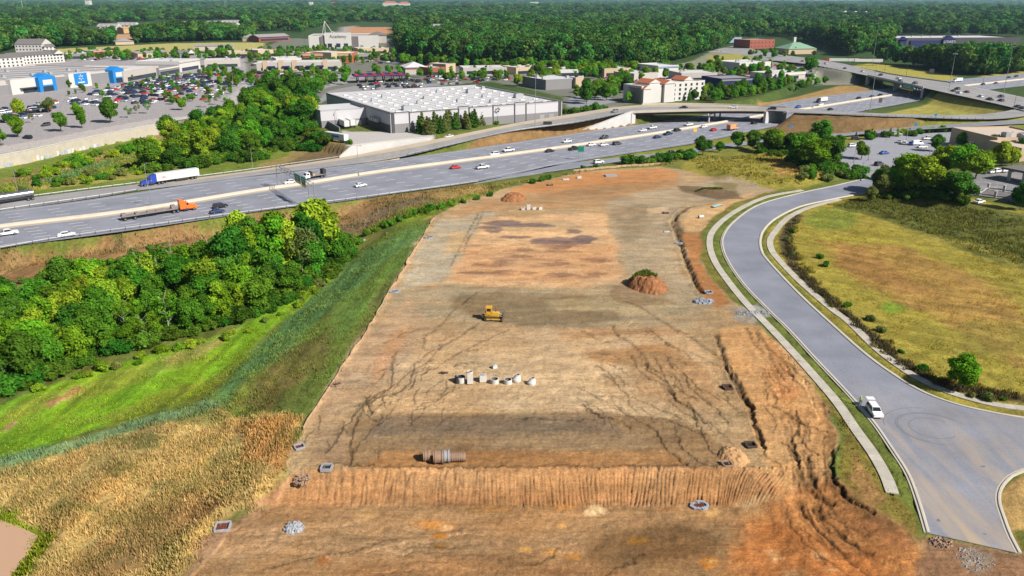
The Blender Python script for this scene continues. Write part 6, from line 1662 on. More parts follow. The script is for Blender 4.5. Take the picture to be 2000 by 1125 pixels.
for xa, xb, yb, h_, c_, lb in ((400,470,132,6,M_offw,'long pale shop row beyond the right end of the big store'),(420,500,112,5,M_tan,'tan shop row below the field'),(130,176,116,5,M_grey,'grey shop left of the car dealership'),(540,590,128,6,M_white,'white shop left of the blue awnings row, further back'),(700,760,106,6,M_tan,'tan shop row right of the sports store car park'),(905,990,146,5,M_offw,'pale low shop between fuel canopy and tree row'),(1090,1140,150,5,M_white,'white low shop behind the tan shop'),(1180,1232,150,6,M_tan,'tan low shop left of the white box shop'),(1330,1400,160,6,M_offw,'pale low shop between hotel and white shed')):
    bld('shop', lb, 'shop', (xa, yb), (xb, yb - 1.5), 5, 26, h_, c_, M_roofw, glass=(.08, .92, 2.6), unit=2, seed=xa)
# fuel canopy
loc, rz, w = frame(U(693, 163, 4), U(795, 160, 4), 4)
t = thing('fuel_canopy', 'long dark blue fuel station canopy with a red stripe', 'fuel station', loc, rz)
m = MB(); m.box((w / 2, 9, 5.4), (w, 18, 1.2)); part(m, 'canopy_roof', M_navy, t)
m = MB()
for k in range(6): m.box((w * (.06 + .17 * k), 9, 6.05), (w * .05, 17, .1))
m.box((w / 2, -.06, 5.75), (w, .12, .35)); part(m, 'stripe', M_red, t)
b = MB(); b.box((0, 0, 2), (.7, .7, 5.6)); p = None
for k in range(6):
    for yy in (4, 14):
        if p is None: p = part(b, 'column', M_grey, t); c = p
        else: c = p.copy(); COL.objects.link(c); c.parent = t
        c.location = (w * (.08 + .168 * k), yy, 0)
b = MB(); b.box((0, 0, .9), (1.0, 2.4, 2.0)); p = None
for k in range(6):
    if p is None: p = part(b, 'fuel_pump', M_red, t); c = p
    else: c = p.copy(); COL.objects.link(c); c.parent = t
    c.location = (w * (.08 + .168 * k), 9, 0)
# restaurants
t, w_ = bld('restaurant', 'white gabled restaurant with red base beyond the fuel canopy', 'restaurant', (792,146), (834,145), 4, 24, 6, M_offw, M_roofw, 'hip', 4, band=(M_brick, 1.2))
bld('restaurant', 'brown and white low restaurant right of the gabled one', 'restaurant', (842,148), (870,146), 4, 22, 6, M_brick, M_roofw, glass=(.1, .9, 2.4), unit=2)
bld('restaurant', 'tan flat restaurant at the end of the restaurant row', 'restaurant', (871,144), (890,142), 4, 20, 7.5, M_tan, M_roofw)
bld('shop', 'long low shop row with a pale roof behind the row of trees', 'shop', (1008,146), (1078,142), 4, 24, 5.5, M_tan, M_roofw, glass=(.05, .95, 2.6))
t, w_ = bld('shop', 'tan shop with a flat white roof between the trees', 'shop', (1066,176), (1132,172), 4, 34, 6.5, M_grey, M_roofw, unit=4, seed=4)
m = MB(); m.box((w_ * .93, -1, 3.6), (w_ * .24, 4, 8.6)); part(m, 'front_block', M_tan, t)
# hotel
t, w_ = bld('hotel', 'white four storey hotel with orange tiled gables', 'hotel', (1300,199), (1374,193), 4, 18, 11, M_white, M_tanr, storeys=4, wn=7, par=.9)
m = MB(); m.box((-w_ * .31, 9, 5), (w_ * .62, 18, 11.5)); part(m, 'wing_wall', M_white, t)
for x0, x1, y0, y1, hh in ((-w_ * .62, -w_ * .44, -2, 12, 9), (-w_ * .38, -w_ * .12, 2, 14, 12), (-w_ * .1, w_ * .16, -2, 12, 11.5), (w_ * .62, w_ * .84, 6, 18, 12)):
    m = MB(); m.box(((x0 + x1) / 2, (y0 + y1) / 2, hh / 2), (x1 - x0, y1 - y0, hh)); part(m, 'gable_wall', M_white, t); gable(t, x0, x1, y0, y1, hh, 2.2, M_redor, 'y', name='roof_gable', mg=M_white)
bld('shop', 'white box shop behind the hotel', 'shop', (1284,152), (1324,150), 4, 30, 9, M_white, M_roofw, band=(M_ltblue, 1.2))
bld('shop', 'low white shop left of the box shop behind the hotel', 'shop', (1238,158), (1284,155), 4, 26, 5, M_offw, M_roofw)
bld('shop', 'dark blue fronted low shop right of the hotel', 'shop', (1408,172), (1476,169), 4, 26, 6, M_navy, M_greyr, glass=(.05, .95, 2.6), band=(M_grey, 1.2))
bld('shop', 'long white shed with dark windows beside the cross road', 'shop', (1443,141), (1504,138), 4, 30, 7.5, M_white, M_roofw, glass=(.2, .95, 3), unit=3)
bld('shop', 'white flat restaurant with many signs below the lone round tree', 'shop', (1506,158), (1572,153), 4, 22, 5, M_offw, M_roofw, band=(M_white, 1.5), glass=(.1, .8, 2.4), unit=2)
# upper right
t, w_ = bld('restaurant', 'building with a pale green hipped metal roof', 'restaurant', (1540,104), (1594,103), 3, 30, 5, M_tan, M_green, 'hip', 7)
m = MB(); m.box((w_ * .5, 20, 15), (3, 3, 6)); part(m, 'cupola', M_white, t)
t, w_ = bld('office_building', 'red brick two storey office by the forest edge', 'office', (1464,94), (1512,92), 3, 30, 10, M_brick, M_greyr, storeys=2, wn=7)
bld('shop', 'pale blue and white shop left of the brick office', 'shop', (1420,82), (1448,81), 3, 20, 6, M_ltblue, M_roofw)
t, w_ = bld('store', 'dark navy home improvement store with white lettering, behind the right trees', 'store', (1748,96), (1990,94), 3, 80, 13, M_dgrey, M_roofw, par=1.4, unit=6)
m = MB(); m.box((w_ * .28, -.8, 5.5), (w_ * .34, 1.8, 11)); part(m, 'front_block', M_navy, t)
m = MB(); x0, x1 = w_ * .36, w_ * .46; m.box(((x0 + x1) / 2, -2, 6), (x1 - x0, 4, 12)); part(m, 'entrance_block', M_navy, t); gable(t, x0, x1, -4, 4, 12, 5, M_navy, 'y', name='entrance_gable', mg=M_navy)
lettering(t, "LOWE'S", 5.0, (w_ * .41, -4.2, 9.0), M_white)
m = MB(); m.box((w_ * .05, -1, 6), (w_ * .05, 2, 13)); part(m, 'side_block', M_navy, t); gable(t, w_ * .02, w_ * .08, -3, 3, 12, 4, M_navy, 'y', name='side_gable', mg=M_navy)
bld('shop', 'low tan shop left of the navy store', 'shop', (1712,98), (1745,97), 3, 24, 5, M_tan, M_roofw)
for xa, ya, xb, yb, lb, dd in ((846,70,866,70,'grey roofed house peeping from the forest, left of centre',18), (1176,70,1202,69,'white gabled house peeping from the forest, right of centre',18)):
    bld('house', lb, 'house', (xa, ya), (xb, yb), 5, dd, 14, M_tan, M_greyr, 'gx', 6)
for xa, xb, yb, hh, lb in ((168,176,9,60,'pale tower far off at the left horizon'),(748,776,10,40,'group of pale university buildings on the horizon, left block'),(778,800,10,36,'group of pale university buildings on the horizon, right block'),(645,658,8,30,'pale slab building on the horizon left of the university'),(604,610,9,46,'slim pale tower on the horizon'),(1035,1052,4,40,'pale building at the centre of the horizon')):
    x, y = U(xa, yb + 9, 0); x2, y2 = U(xb, yb + 14, 0)
    bld('tower_block', lb, 'tower block', (xa, yb + 9), (xb, yb + 9), 5, 40, hh * .7 + 14, M_white, M_redor if 'university' in lb else M_greyr, 'hip' if 'university' in lb else 'flat', 10)
for px_, lb, hh, c in ((46, 'thin lattice mast at the left of the forest', 60, M_white), (199, 'orange and white mast in the forest', 40, M_redor), (441, 'thin white mast on the right of the far estate', 55, M_white), (1286, 'slim white pole in the forest', 22, M_white)):
    yy = {46: 24, 199: 26, 441: 20, 1286: 70}[px_]; x, y = U(px_, yy, 5)
    t = thing('radio_mast', lb, 'mast', (x, y, 4)); m = MB(); m.cyl((0, 0, 0), (0, 0, hh), 1.4 if yy < 60 else .5, .6 if yy < 60 else .3, n=5); part(m, 'mast_shaft', c, t)
for px_, py_, lb in ((1638, 28, 'leftmost small white house in the forest, right'), (1648, 27, 'second small white house in the forest, right'), (1670, 28, 'third small white house in the forest, right'), (1690, 27, 'last small white house in the forest, right'), (1243, 21, 'pink roofed house far off in the forest')):
    bld('house', lb, 'house', (px_, py_), (px_ + 5, py_), 5, 14, 8, M_white, M_redor if 'pink' in lb else M_roofw, 'gx', 5)
# pale flat building and canopies on the right
loc, rz, w = frame(U(1860, 252, 10.0), U(2010, 268, 10.0), 1.0)
A1, B1, C1 = U(1859, 250, 8), U(1936, 268, 8), U(1990, 246, 8)
loc, rz, w = frame(A1, B1, 1.0); 
t = thing('restaurant', 'pale flat roofed restaurant building with big rooftop machines, right edge', 'restaurant', loc, rz)
flat_block(t, 0, w + 4, 0, 30, 6.6, M_tan, M_tanr, .8)
flat_block(t, w + 4.02, w + 24, -4, 24, 5.6, M_tan, M_tanr, .8, names=('side_wall', 'side_roof', 'side_parapet'))
units(t, [(w * .95, 8), (w * 1.12, 12), (w * 1.3, 10), (w * 1.05, 18)], (3.4, 2.4, 2), 6.7)
m = MB(); m.box((w * .75, 26, 7.6), (7, 4, 2.4)); part(m, 'roof_block', M_tan, t)
m = MB(); m.box((w * .4, -.08, 2), (w * .5, .2, 2.6)); part(m, 'shop_window', M_glass, t)
loc, rz, w = frame(U(1962, 352, 2.2), U(2030, 366, 2.2), 2.2)
t = thing('canopy', 'dark drive-through canopy on pale columns at the right edge', 'canopy', loc, rz)
m = MB(); m.box((w / 2, 4, 4.4), (w + 3, 10, .8)); part(m, 'canopy_roof', M_shin, t)
for k in range(3): m = MB(); m.box((1 + k * (w - 2) / 2, .6, 1.6), (.9, .9, 5)); part(m, 'column', M_white, t)
loc, rz, w = frame(U(1911, 383, 2.2), U(1975, 392, 2.2), 2.2)
t = thing('enclosure', 'dark walled enclosure with white posts beside the parked cars', 'enclosure', loc, rz)
m = MB()
m.box((w / 2, 6, .05), (w, 12, .3)); part(m, 'floor_slab', M_shin, t)
for a_, b_ in (((0, 0), (w, 0)), ((0, 0), (0, 12)), ((w, 0), (w, 12)), ((0, 12), (w, 12))):
    m = MB(); m.box(((a_[0] + b_[0]) / 2, (a_[1] + b_[1]) / 2, .9), (abs(b_[0] - a_[0]) + .3, abs(b_[1] - a_[1]) + .3, .35)); part(m, 'rail', M_lgrey, t)
b = MB(); b.box((0, 0, 1.1), (.7, .7, 2.6)); b.box((0, 0, 2.45), (.9, .9, .2)); p = None
for q in ((0, 0), (w / 2, 0), (w, 0), (0, 12), (w / 2, 12), (w, 12)):
    if p is None: p = part(b, 'post', M_white, t); c = p
    else: c = p.copy(); COL.objects.link(c); c.parent = t
    c.location = (q[0], q[1], 0)
t, w_ = bld('restaurant', 'dark grey roofed building at the right edge behind the terrace', 'restaurant', (1985,400), (2090,418), 2.2, 20, 5, M_shin, M_shin)
# culvert end wall among the trees
loc, rz, w = frame(U(326, 258, 0), U(395, 246, 0), 0)
t = thing('culvert', 'brown concrete culvert wall at the left edge of the wood', 'culvert', loc, rz)
m = MB(); m.box((w / 2, 3, 2.4), (w, 6, 5.6)); part(m, 'head_wall', M_shin, t)
m = MB(); m.box((w / 2, 3, 5.35), (w + .6, 6.6, .3)); part(m, 'coping', M_offw, t)
# ------------------------------------------------------------------ vehicles
M_body = mat('car paint', (.5, .5, .5), .3, spec=.5, objcol=True)
M_carglass = mat('car glass', (.012, .015, .02), .08, spec=.6); M_tyre = mat('tyre', (.018, .018, .018), .85); M_rim = mat('rim', A(170, 172, 176), .4, .6)
M_trim = mat('black trim', (.03, .03, .032), .6); M_lamp = mat('lamp glass', A(240, 240, 230), .15); M_tail = mat('tail lamp', (.35, .015, .01), .3)
PAINT = {'white': (.62, .62, .62), 'black': (.014, .014, .018), 'dark grey': (.05, .053, .06), 'grey': (.18, .18, .19), 'silver': (.4, .41, .43), 'dark blue': (.012, .03, .09), 'blue': (.03, .09, .3), 'red': (.42, .015, .02), 'maroon': (.12, .012, .02), 'orange': (.75, .16, .02), 'tan': (.38, .32, .24), 'green': (.03, .12, .05)}

def hull(mb, prof, w, tw=.9, mi=0):
    # side outline (x, z) carried across the width; upper edge drawn in a little
    zs = [p[1] for p in prof]; z0, z1 = min(zs), max(zs); n = len(prof); vs = []
    for s in (-1, 1):
        for x, z in prof: vs.append((x, s * w / 2 * (1 - (1 - tw) * max(0, (z - z0) / (z1 - z0)) ** 2), z))
    tr = tessellate_polygon([[Vector((p[0], p[1], 0)) for p in prof]])
    mb.add(vs, [(i, (i + 1) % n, n + (i + 1) % n, n + i) for i in range(n)] + [t for t in tr] + [tuple(n + i for i in t)[::-1] for t in tr], mi)
def car_proto(kind):
    P = {'sedan': dict(L=4.75, W=1.84, hull=[(-2.35, .32), (2.3, .28), (2.37, .5), (2.25, .72), (1.1, .95), (-1.6, 1.0), (-2.3, .95), (-2.38, .6)], cab=((-1.75, 1.15), (-1.15, .35), .94, 1.45), r=.33, wx=(1.42, -1.38)),
         'suv': dict(L=4.75, W=1.92, hull=[(-2.32, .38), (2.3, .36), (2.38, .6), (2.3, .92), (1.15, 1.1), (-2.3, 1.12), (-2.38, .7)], cab=((-2.28, 1.2), (-2.0, .45), 1.08, 1.74), r=.37, wx=(1.45, -1.42)),
         'pickup': dict(L=5.7, W=1.98, hull=[(-2.8, .5), (2.75, .45), (2.85, .7), (2.8, 1.05), (1.35, 1.18), (-2.8, 1.15), (-2.86, .8)], cab=((-.9, 1.45), (-.75, .75), 1.15, 1.88), r=.4, wx=(1.8, -1.75)),
         'van': dict(L=5.6, W=2.0, hull=[(-2.75, .4), (2.7, .36), (2.8, .6), (2.7, 1.0), (2.2, 1.2), (-2.75, 1.2), (-2.8, .8)], cab=((-2.72, 2.25), (-2.66, 1.45), 1.18, 2.3), r=.37, wx=(1.85, -1.75))}[kind]
    root = bpy.data.objects.new(kind, None); root.empty_display_size = .5
    def lk(o): o.parent = root; return o
    W = P['W']; (xb0, xb1), (xt0, xt1), zb, zt = P['cab']
    m = MB(); hull(m, P['hull'], W, .93)
    kb, kt = .92, .74
    c8 = [(xb0, -W / 2 * kb, zb), (xb1, -W / 2 * kb, zb), (xb1, W / 2 * kb, zb), (xb0, W / 2 * kb, zb), (xt0, -W / 2 * kt, zt), (xt1, -W / 2 * kt, zt), (xt1, W / 2 * kt, zt), (xt0, W / 2 * kt, zt)]
    m.add(c8, [(4, 5, 6, 7), (0, 1, 5, 4), (1, 2, 6, 5), (2, 3, 7, 6), (3, 0, 4, 7)])
    if kind == 'pickup':
        m.box((-1.85, 0, 1.165), (1.75, W * .8, .02), mi=1)
    body = m.build('body', [M_body, M_trim], root, fix=True)
    bv = body.modifiers.new('edge', 'BEVEL'); bv.width = .07; bv.segments = 2; bv.limit_method = 'ANGLE'
    g = MB(); c8 = [Vector(v) for v in c8]
    ctr = sum(c8, Vector()) / 8
    for f in ((0, 1, 5, 4), (1, 2, 6, 5), (2, 3, 7, 6), (3, 0, 4, 7)):
        q = [c8[i] for i in f]; n = (q[1] - q[0]).cross(q[3] - q[0]).normalized()
        if n.dot(q[0] - ctr) < 0: n = -n
        if kind == 'van' and f in ((0, 1, 5, 4), (2, 3, 7, 6)):
            a = .66 if f == (0, 1, 5, 4) else 0
            lo = lambda u, v: q[0].lerp(q[1], u).lerp(q[3].lerp(q[2], u), v)
            us = (.68, .97) if f == (0, 1, 5, 4) else (.03, .32)
            g.add([lo(us[0], .2) + n * .03, lo(us[1], .2) + n * .03, lo(us[1], .85) + n * .03, lo(us[0], .85) + n * .03], [(0, 1, 2, 3)])
        elif kind == 'van' and f == (3, 0, 4, 7): continue
        else:
            lo = lambda u, v: q[0].lerp(q[1], u).lerp(q[3].lerp(q[2], u), v)
            g.add([lo(.05, .1) + n * .03, lo(.95, .1) + n * .03, lo(.93, .9) + n * .03, lo(.07, .9) + n * .03], [(0, 1, 2, 3)])
    g.build('windows' if False else 'glazing', M_carglass, root)
    wb = MB(); wb.cyl((0, -.11, 0), (0, .11, 0), P['r'], n=14, mi=0); wb.cyl((0, -.125, 0), (0, .125, 0), P['r'] * .58, n=10, mi=1)
    w0 = None
    for x in P['wx']:
        for s in (-1, 1):
            if w0 is None: w0 = wb.build('wheel', [M_tyre, M_rim], root); c = w0
            else: c = w0.copy(); COL.objects.link(c); c.parent = root
            c.location = (x, s * (W / 2 - .09), P['r'])
    xf = P['hull'][3][0]; zf = P['hull'][3][1] - .08
    for s in (-1, 1):
        m = MB(); m.box((xf - .02, s * W * .36, zf), (.14, .36, .14)); m.build('headlight', M_lamp, root)
        m = MB(); m.box((-P['L'] / 2 + .04, s * W * .38, P['hull'][-2][1] - .2), (.12, .26, .2)); m.build('tail_light', M_tail, root)
    return root
PROTO = {}
NAMES = {'sedan': ('sedan', 'car'), 'suv': ('sport_utility_car', 'car'), 'pickup': ('pickup_truck', 'pickup'), 'van': ('van', 'van')}
_used = set()
def car(x, y, z, rz, kind, colr, label, group=None):
    if kind not in PROTO: PROTO[kind] = car_proto(kind)
    if kind not in _used:
        r = PROTO[kind]; COL.objects.link(r); _used.add(kind)
    else: r = copy_tree(PROTO[kind])
    r.name = NAMES[kind][0]; r.location = (x, y, z); r.rotation_euler.z = rz
    for k_ in ('label', 'category', 'group'):
        if k_ in r: del r[k_]
    tag(r, label, NAMES[kind][1], group)
    for ch in r.children:
        if ch.name.startswith('body'): ch.color = (*PAINT[colr], 1)
    return r
def tang(c, x, y):
    best = min(range(len(c) - 1), key=lambda i: (c[i][0] - x) ** 2 + (c[i][1] - y) ** 2)
    a, b = c[max(0, best - 1)], c[min(len(c) - 1, best + 1)]
    return math.atan2(b[1] - a[1], b[0] - a[0]), c[best][2] if len(c[best]) > 2 else 0
def road_car(px, py, c, sgn, kind, colr, label, z=None, group=None, dy=0.0):
    zz = 0 if z is None else z
    for _ in range(5):
        x, y = U(px, py, zz + .7); a, zc = tang(c, x, y); zz = zc if z is None else z
    return car(x, y, zz + .03, a + (0 if sgn > 0 else PI), kind, colr, label, group)
mw = [(p[0], p[1], 0) for p in cm]
for px, py, k, c, lb in (  # near carriageway, driving right
 (14,455,'pickup','white','white pickup cut by the left picture edge on the near carriageway'),(130,457,'sedan','white','white car alone on the near carriageway, left of the orange truck'),
 (424,412,'sedan','dark blue','dark blue car nearer of the pair ahead of the orange truck'),(430,402,'suv','black','black car farther of the pair ahead of the orange truck'),
 (704,361,'sedan','white','white car alone right of the sign gantry'),(890,326,'sedan','red','red car in the middle of the near carriageway'),(942,326,'pickup','white','white work pickup just ahead of the red car'),
 (1074,294,'sedan','black','black car on the near carriageway beside the small green sign'),(1121,290,'pickup','black','black pickup ahead of the black car'),(1155,282,'sedan','white','first of two white cars beside the median'),
 (1179,282,'sedan','white','second of two white cars beside the median'),(1205,280,'suv','dark grey','dark car just ahead of the two white cars'),(1284,267,'sedan','dark blue','dark blue car left of the dark pickup near the overpass'),
 (1305,261,'pickup','dark blue','dark blue pickup near the overpass'),(1323,254,'suv','black','black car beside the median short of the overpass'),(1374,247,'sedan','white','white car beside the median left of the overpass pier'),
 (1394,253,'sedan','red','bright red car short of the overpass'),(1473,240,'suv','black','black car in the shadow of the overpass'),(1492,231,'sedan','red','red car emerging beyond the overpass'),
 (1607,219,'pickup','dark blue','dark blue pickup beyond the overpass, near side'),(1622,213,'sedan','black','black car beyond the overpass, ahead of the dark blue pickup')):
    road_car(px, py, mw, 1, k, c, lb, 0)
for px, py, k, c, lb in (  # far carriageway, driving left
 (566,355,'sedan','white','white car beneath the left half of the sign gantry'),(965,301,'suv','white','rear white car of the pair on the far carriageway'),(993,293,'pickup','white','front white pickup of the pair on the far carriageway'),
 (1107,276,'suv','white','white car on the far carriageway beneath the brown bank'),(1180,268,'suv','dark grey','dark grey car on the far carriageway by the white wing wall'),(1255,254,'sedan','white','white car on the far carriageway left of the white pickup'),
 (1274,249,'pickup','white','white pickup on the far carriageway near the overpass'),(1345,243,'pickup','white','white pickup leaving the overpass shadow'),(1372,234,'suv','dark blue','dark blue car in the overpass shadow, far side'),
 (1559,208,'sedan','blue','blue car beyond the overpass, far carriageway'),(1602,204,'pickup','white','white pickup beside the white lorry beyond the overpass'),(1677,191,'sedan','black','black car short of the road bridge'),
 (1703,188,'sedan','dark grey','dark grey car entering the road bridge shadow'),(1719,185,'sedan','black','black car under the edge of the road bridge')):
    road_car(px, py, mw, -1, k, c, lb, 0)
road_car(1169, 316, cX, 1, 'suv', 'white', 'white car on the exit ramp', 0); road_car(1312, 297, cX, 1, 'sedan', 'black', 'black car half hidden by the hedge on the exit ramp', 0)
road_car(877, 266, cR, -1, 'sedan', 'white', 'white car climbing the ramp before the warehouse evergreens')
road_car(1201, 217, cR, -1, 'suv', 'grey', 'grey car on the ramp at the left end of the overpass'); road_car(1335, 209, cR, -1, 'sedan', 'black', 'black car on the overpass'); road_car(1432, 209, cR, -1, 'suv', 'white', 'white car on the overpass'); road_car(1508, 212, cR, -1, 'suv', 'black', 'black car at the right end of the overpass')
for i, (px, py, k, c, s, lb) in enumerate(((1567,119,'sedan','dark grey',1,'grey car at the far end of the cross road'),(1592,124,'sedan','black',1,'black car far up the cross road'),(1613,124,'suv','silver',-1,'silver car far up the cross road'),(1650,133,'sedan','black',1,'black car on the cross road beside the lone tree'),(1685,139,'suv','white',1,'white car approaching the road bridge'),(1720,146,'suv','black',1,'black car on the near end of the road bridge'),(1755,153,'pickup','white',-1,'white pickup on the road bridge'),(1758,158,'suv','dark blue',1,'dark blue car on the road bridge'),(1787,162,'suv','black',1,'black car in the middle of the road bridge'),(1862,177,'sedan','dark grey',1,'dark grey car at the right end of the road bridge'),(1870,173,'suv','black',1,'black car queueing at the right end of the road bridge'),(1873,181,'suv','white',1,'white car queueing at the right end of the road bridge'),(1888,179,'sedan','maroon',1,'maroon car in the queue on the cross road'),(1915,188,'suv','white',1,'white car between the two queues on the cross road'),(1933,194,'pickup','black',1,'black pickup in the right queue on the cross road'),(1955,188,'suv','black',1,'black car at the back of the right queue'),(1955,196,'suv','dark blue',1,'dark blue car in the right queue'),(1987,208,'suv','black',1,'black car turning at the right end of the cross road'),(1997,211,'suv','dark blue',1,'dark blue car at the right picture edge of the cross road'))):
    road_car(px, py, cC, -s, k, c, lb)
for px, py, s, k, c, lb in ((1920,164,-1,'sedan','black','black car on the motorway beyond the road bridge'),(1945,162,-1,'sedan','maroon','maroon car on the motorway beyond the road bridge'),(1985,149,-1,'suv','dark grey','grey car on the motorway at the right picture edge'),(1970,151,-1,'sedan','black','dark car on the motorway near the right picture edge')):
    road_car(px, py, mw, s, k, c, lb, 0)
# right car park
for px, py, a, k, c, lb in ((1672,271,0,'suv','black','black car by the hedge of the right car park'),(1719,266,0,'suv','black','second black car by the hedge of the right car park'),(1752,262,.1,'suv','silver','silver car by the hedge of the right car park'),(1665,285,.3,'suv','white','white car by the young tree in the right car park'),(1727,299,.4,'sedan','blue','blue car driving through the right car park'),(1757,277,1.0,'sedan','silver','silver car, first of the slanted row'),(1767,280,1.0,'suv','white','white car, second of the slanted row'),(1779,281,1.0,'suv','blue','blue car, third of the slanted row'),(1791,281,.2,'van','white','white van in the slanted row'),(1801,287,.2,'sedan','white','white car at the end of the slanted row'),(1812,271,.1,'pickup','white','white pickup before the pale flat building'),(1716,321,.6,'suv','dark grey','dark grey car behind the big bright trees'),(1811,376,.5,'suv','grey','grey car leftmost in the row above the grass bank'),(1826,374,.5,'suv','white','white car second in the row above the grass bank'),(1848,381,.5,'pickup','grey','grey pickup third in the row above the grass bank'),(1882,388,.6,'suv','black','black car fourth in the row above the grass bank'),(1912,395,.6,'sedan','white','white car last in the row above the grass bank'),(1925,337,.5,'suv','black','dark car left of the white ones behind the terrace'),(1937,336,.5,'sedan','white','first white car behind the terrace'),(1948,335,.5,'suv','white','second white car behind the terrace'),(1962,334,.5,'suv','white','third white car behind the terrace'),(1980,333,.5,'sedan','grey','grey car under the canopy')):
    x, y, z = UT(px, py + 2); car(x, y, z + .03, a, k, c, lb)
# white car with its boot open, on the new street
x, y = U(1708, 803, .5); aa = math.atan2(*(lambda a, b: (b[1] - a[1], b[0] - a[0]))(U(1693, 783), U(1722, 822)))
wc = car(x, y, .02, aa, 'suv', 'white', 'white car parked at the kerb with its tailgate raised'); wc.scale = (.87, .87, .87)
m = MB(); m.box((-2.75, 0, 1.92), (1.2, 1.5, .07)); tg = m.build('tailgate', M_body, wc); tg.color = (*PAINT['white'], 1); tg.rotation_euler.y = 0
# store car park: rows of small cars
def simple_car(i):
    m = MB(); hull(m, [(-2.35, .3), (2.3, .28), (2.37, .6), (1.1, 1.0), (-2.3, 1.05), (-2.38, .6)] if i == 0 else [(-2.35, .35), (2.3, .35), (2.37, .8), (1.2, 1.12), (-2.35, 1.15)], 1.85, .94, 0)
    x0, x1, t0, t1, zb, zt = (-1.75, 1.15, -1.1, .35, 1.0, 1.45) if i == 0 else (-2.3, 1.2, -2.0, .5, 1.1, 1.75)
    m.add([(x0, -.82, zb), (x1, -.82, zb), (x1, .82, zb), (x0, .82, zb), (t0, -.68, zt), (t1, -.68, zt), (t1, .68, zt), (t0, .68, zt)], [(0, 1, 5, 4), (1, 2, 6, 5), (2, 3, 7, 6), (3, 0, 4, 7)], 1)
    m.add([(t0, -.68, zt), (t1, -.68, zt), (t1, .68, zt), (t0, .68, zt)], [(0, 1, 2, 3)], 0)
    for x in (1.4, -1.4):
        for s in (-.85, .85): m.cyl((x, s - .1, .33), (x, s + .1, .33), .33, n=8, mi=2)
    return m.mesh('parked_car', [M_body, M_carglass, M_tyre])
SIMPLE = [simple_car(0), simple_car(1)]
_pc = random.Random(6)
def lot_car(x, y, z, rz, c, label, group):
    o = bpy.data.objects.new('parked_car', _pc.choice(SIMPLE)); COL.objects.link(o); o.location = (x, y, z + .03); o.rotation_euler.z = rz
    o.color = (*PAINT[c], 1); tag(o, label, 'car', group); return o
MIXC = ['white'] * 9 + ['black'] * 6 + ['dark grey'] * 3 + ['grey'] * 3 + ['silver'] * 5 + ['dark blue'] * 3 + ['blue'] + ['red'] * 2 + ['maroon', 'tan']
def lot(px, z, ang, row, stall, fill, where, group, n=400):
    poly = UP(px, z); cs, sn = math.cos(ang), math.sin(ang); cxm = sum(p[0] for p in poly) / len(poly); cym = sum(p[1] for p in poly) / len(poly)
    R = 140; k = 0
    v = -R
    while v < R:
        for side in (0, 1):
            uo = -R
            while uo < R:
                uo += stall
                if _pc.random() > fill: continue
                vv = v + side * 5.3
                x, y = cxm + uo * cs - vv * sn, cym + uo * sn + vv * cs
                if inside(np.array([x]), np.array([y]), poly)[0] and k < n:
                    c = _pc.choice(MIXC); k += 1
                    lot_car(x, y, z, ang + PI / 2 + (PI if _pc.random() < .5 else 0), c, f'small {c} car parked {where}', group)
        v += row
    return k
sa = math.atan2(U(240,160,5)[1] - U(30,185,5)[1], U(240,160,5)[0] - U(30,185,5)[0])
n1 = lot([(105,200),(180,178),(260,162),(330,150),(396,143),(402,164),(340,176),(262,188),(240,205),(160,212)], 5.0, sa + PI / 2, 17, 2.8, .72, 'in the rows before the blue store entrances', 'cars parked before the big store', 165)
n2 = lot([(0,215),(70,204),(110,206),(60,222),(0,238)], 5.0, sa + PI / 2, 18, 3.0, .3, 'in the left bays behind the kerb trees', 'cars parked behind the kerb trees', 16)
n3 = lot([(410,150),(500,150),(560,160),(480,172),(410,162)], 5.0, .3, 17, 3.0, .3, 'in the small car park right of the big store', 'cars parked right of the big store', 22)
n4 = lot([(700,176),(840,170),(900,164),(890,158),(800,166),(700,168)], 4.0, .4, 17, 3.0, .35, 'behind the white warehouse, near the fuel canopy', 'cars parked behind the warehouse', 22)
n5 = lot([(560,104),(700,103),(770,100),(760,96),(600,98)], 5.0, 0, 18, 3.1, .4, 'before the far white sports store', 'cars parked before the sports store', 20)
n6 = lot([(1130,186),(1200,184),(1215,170),(1180,160),(1130,178)], 4.0, .5, 17, 3.0, .4, 'between the tan shop and the hotel', 'cars parked left of the hotel', 16)
n7 = lot([(1480,150),(1590,150),(1590,142),(1510,142)], 4.0, .5, 17, 3.2, .4, 'around the low restaurant by the cross road', 'cars parked by the low restaurant', 12)
n8 = lot([(830,152),(900,150),(890,134),(800,136)], 4.0, .2, 17, 3.2, .4, 'around the restaurants beyond the fuel canopy', 'cars parked by the restaurants', 14)
for px, py, c, lb in ((225,186,'dark blue','dark blue car alone in the emptier middle of the store car park'),(295,187,'black','black car driving through the store car park'),(300,170,'dark grey','dark grey car in the middle lane of the store car park'),(280,189,'black','dark car near the middle of the store car park'),(308,178,'dark blue','dark blue car in the middle lane of the store car park'),(315,196,'black','black car by the grass island of the store car park'),(400,171,'black','dark car at the right end of the store car park'),(440,172,'grey','grey car alone right of the store car park'),(25,234,'dark blue','dark blue car alone in the front left bay'),(54,271,'black','black car behind the front kerb tree'),(90,246,'dark grey','dark car beside the thin tree in the front bay')):
    x, y = U(px, py, 5); lot_car(x, y, 5.0, sa + _pc.choice((0, PI, PI / 2)), c, lb, None)

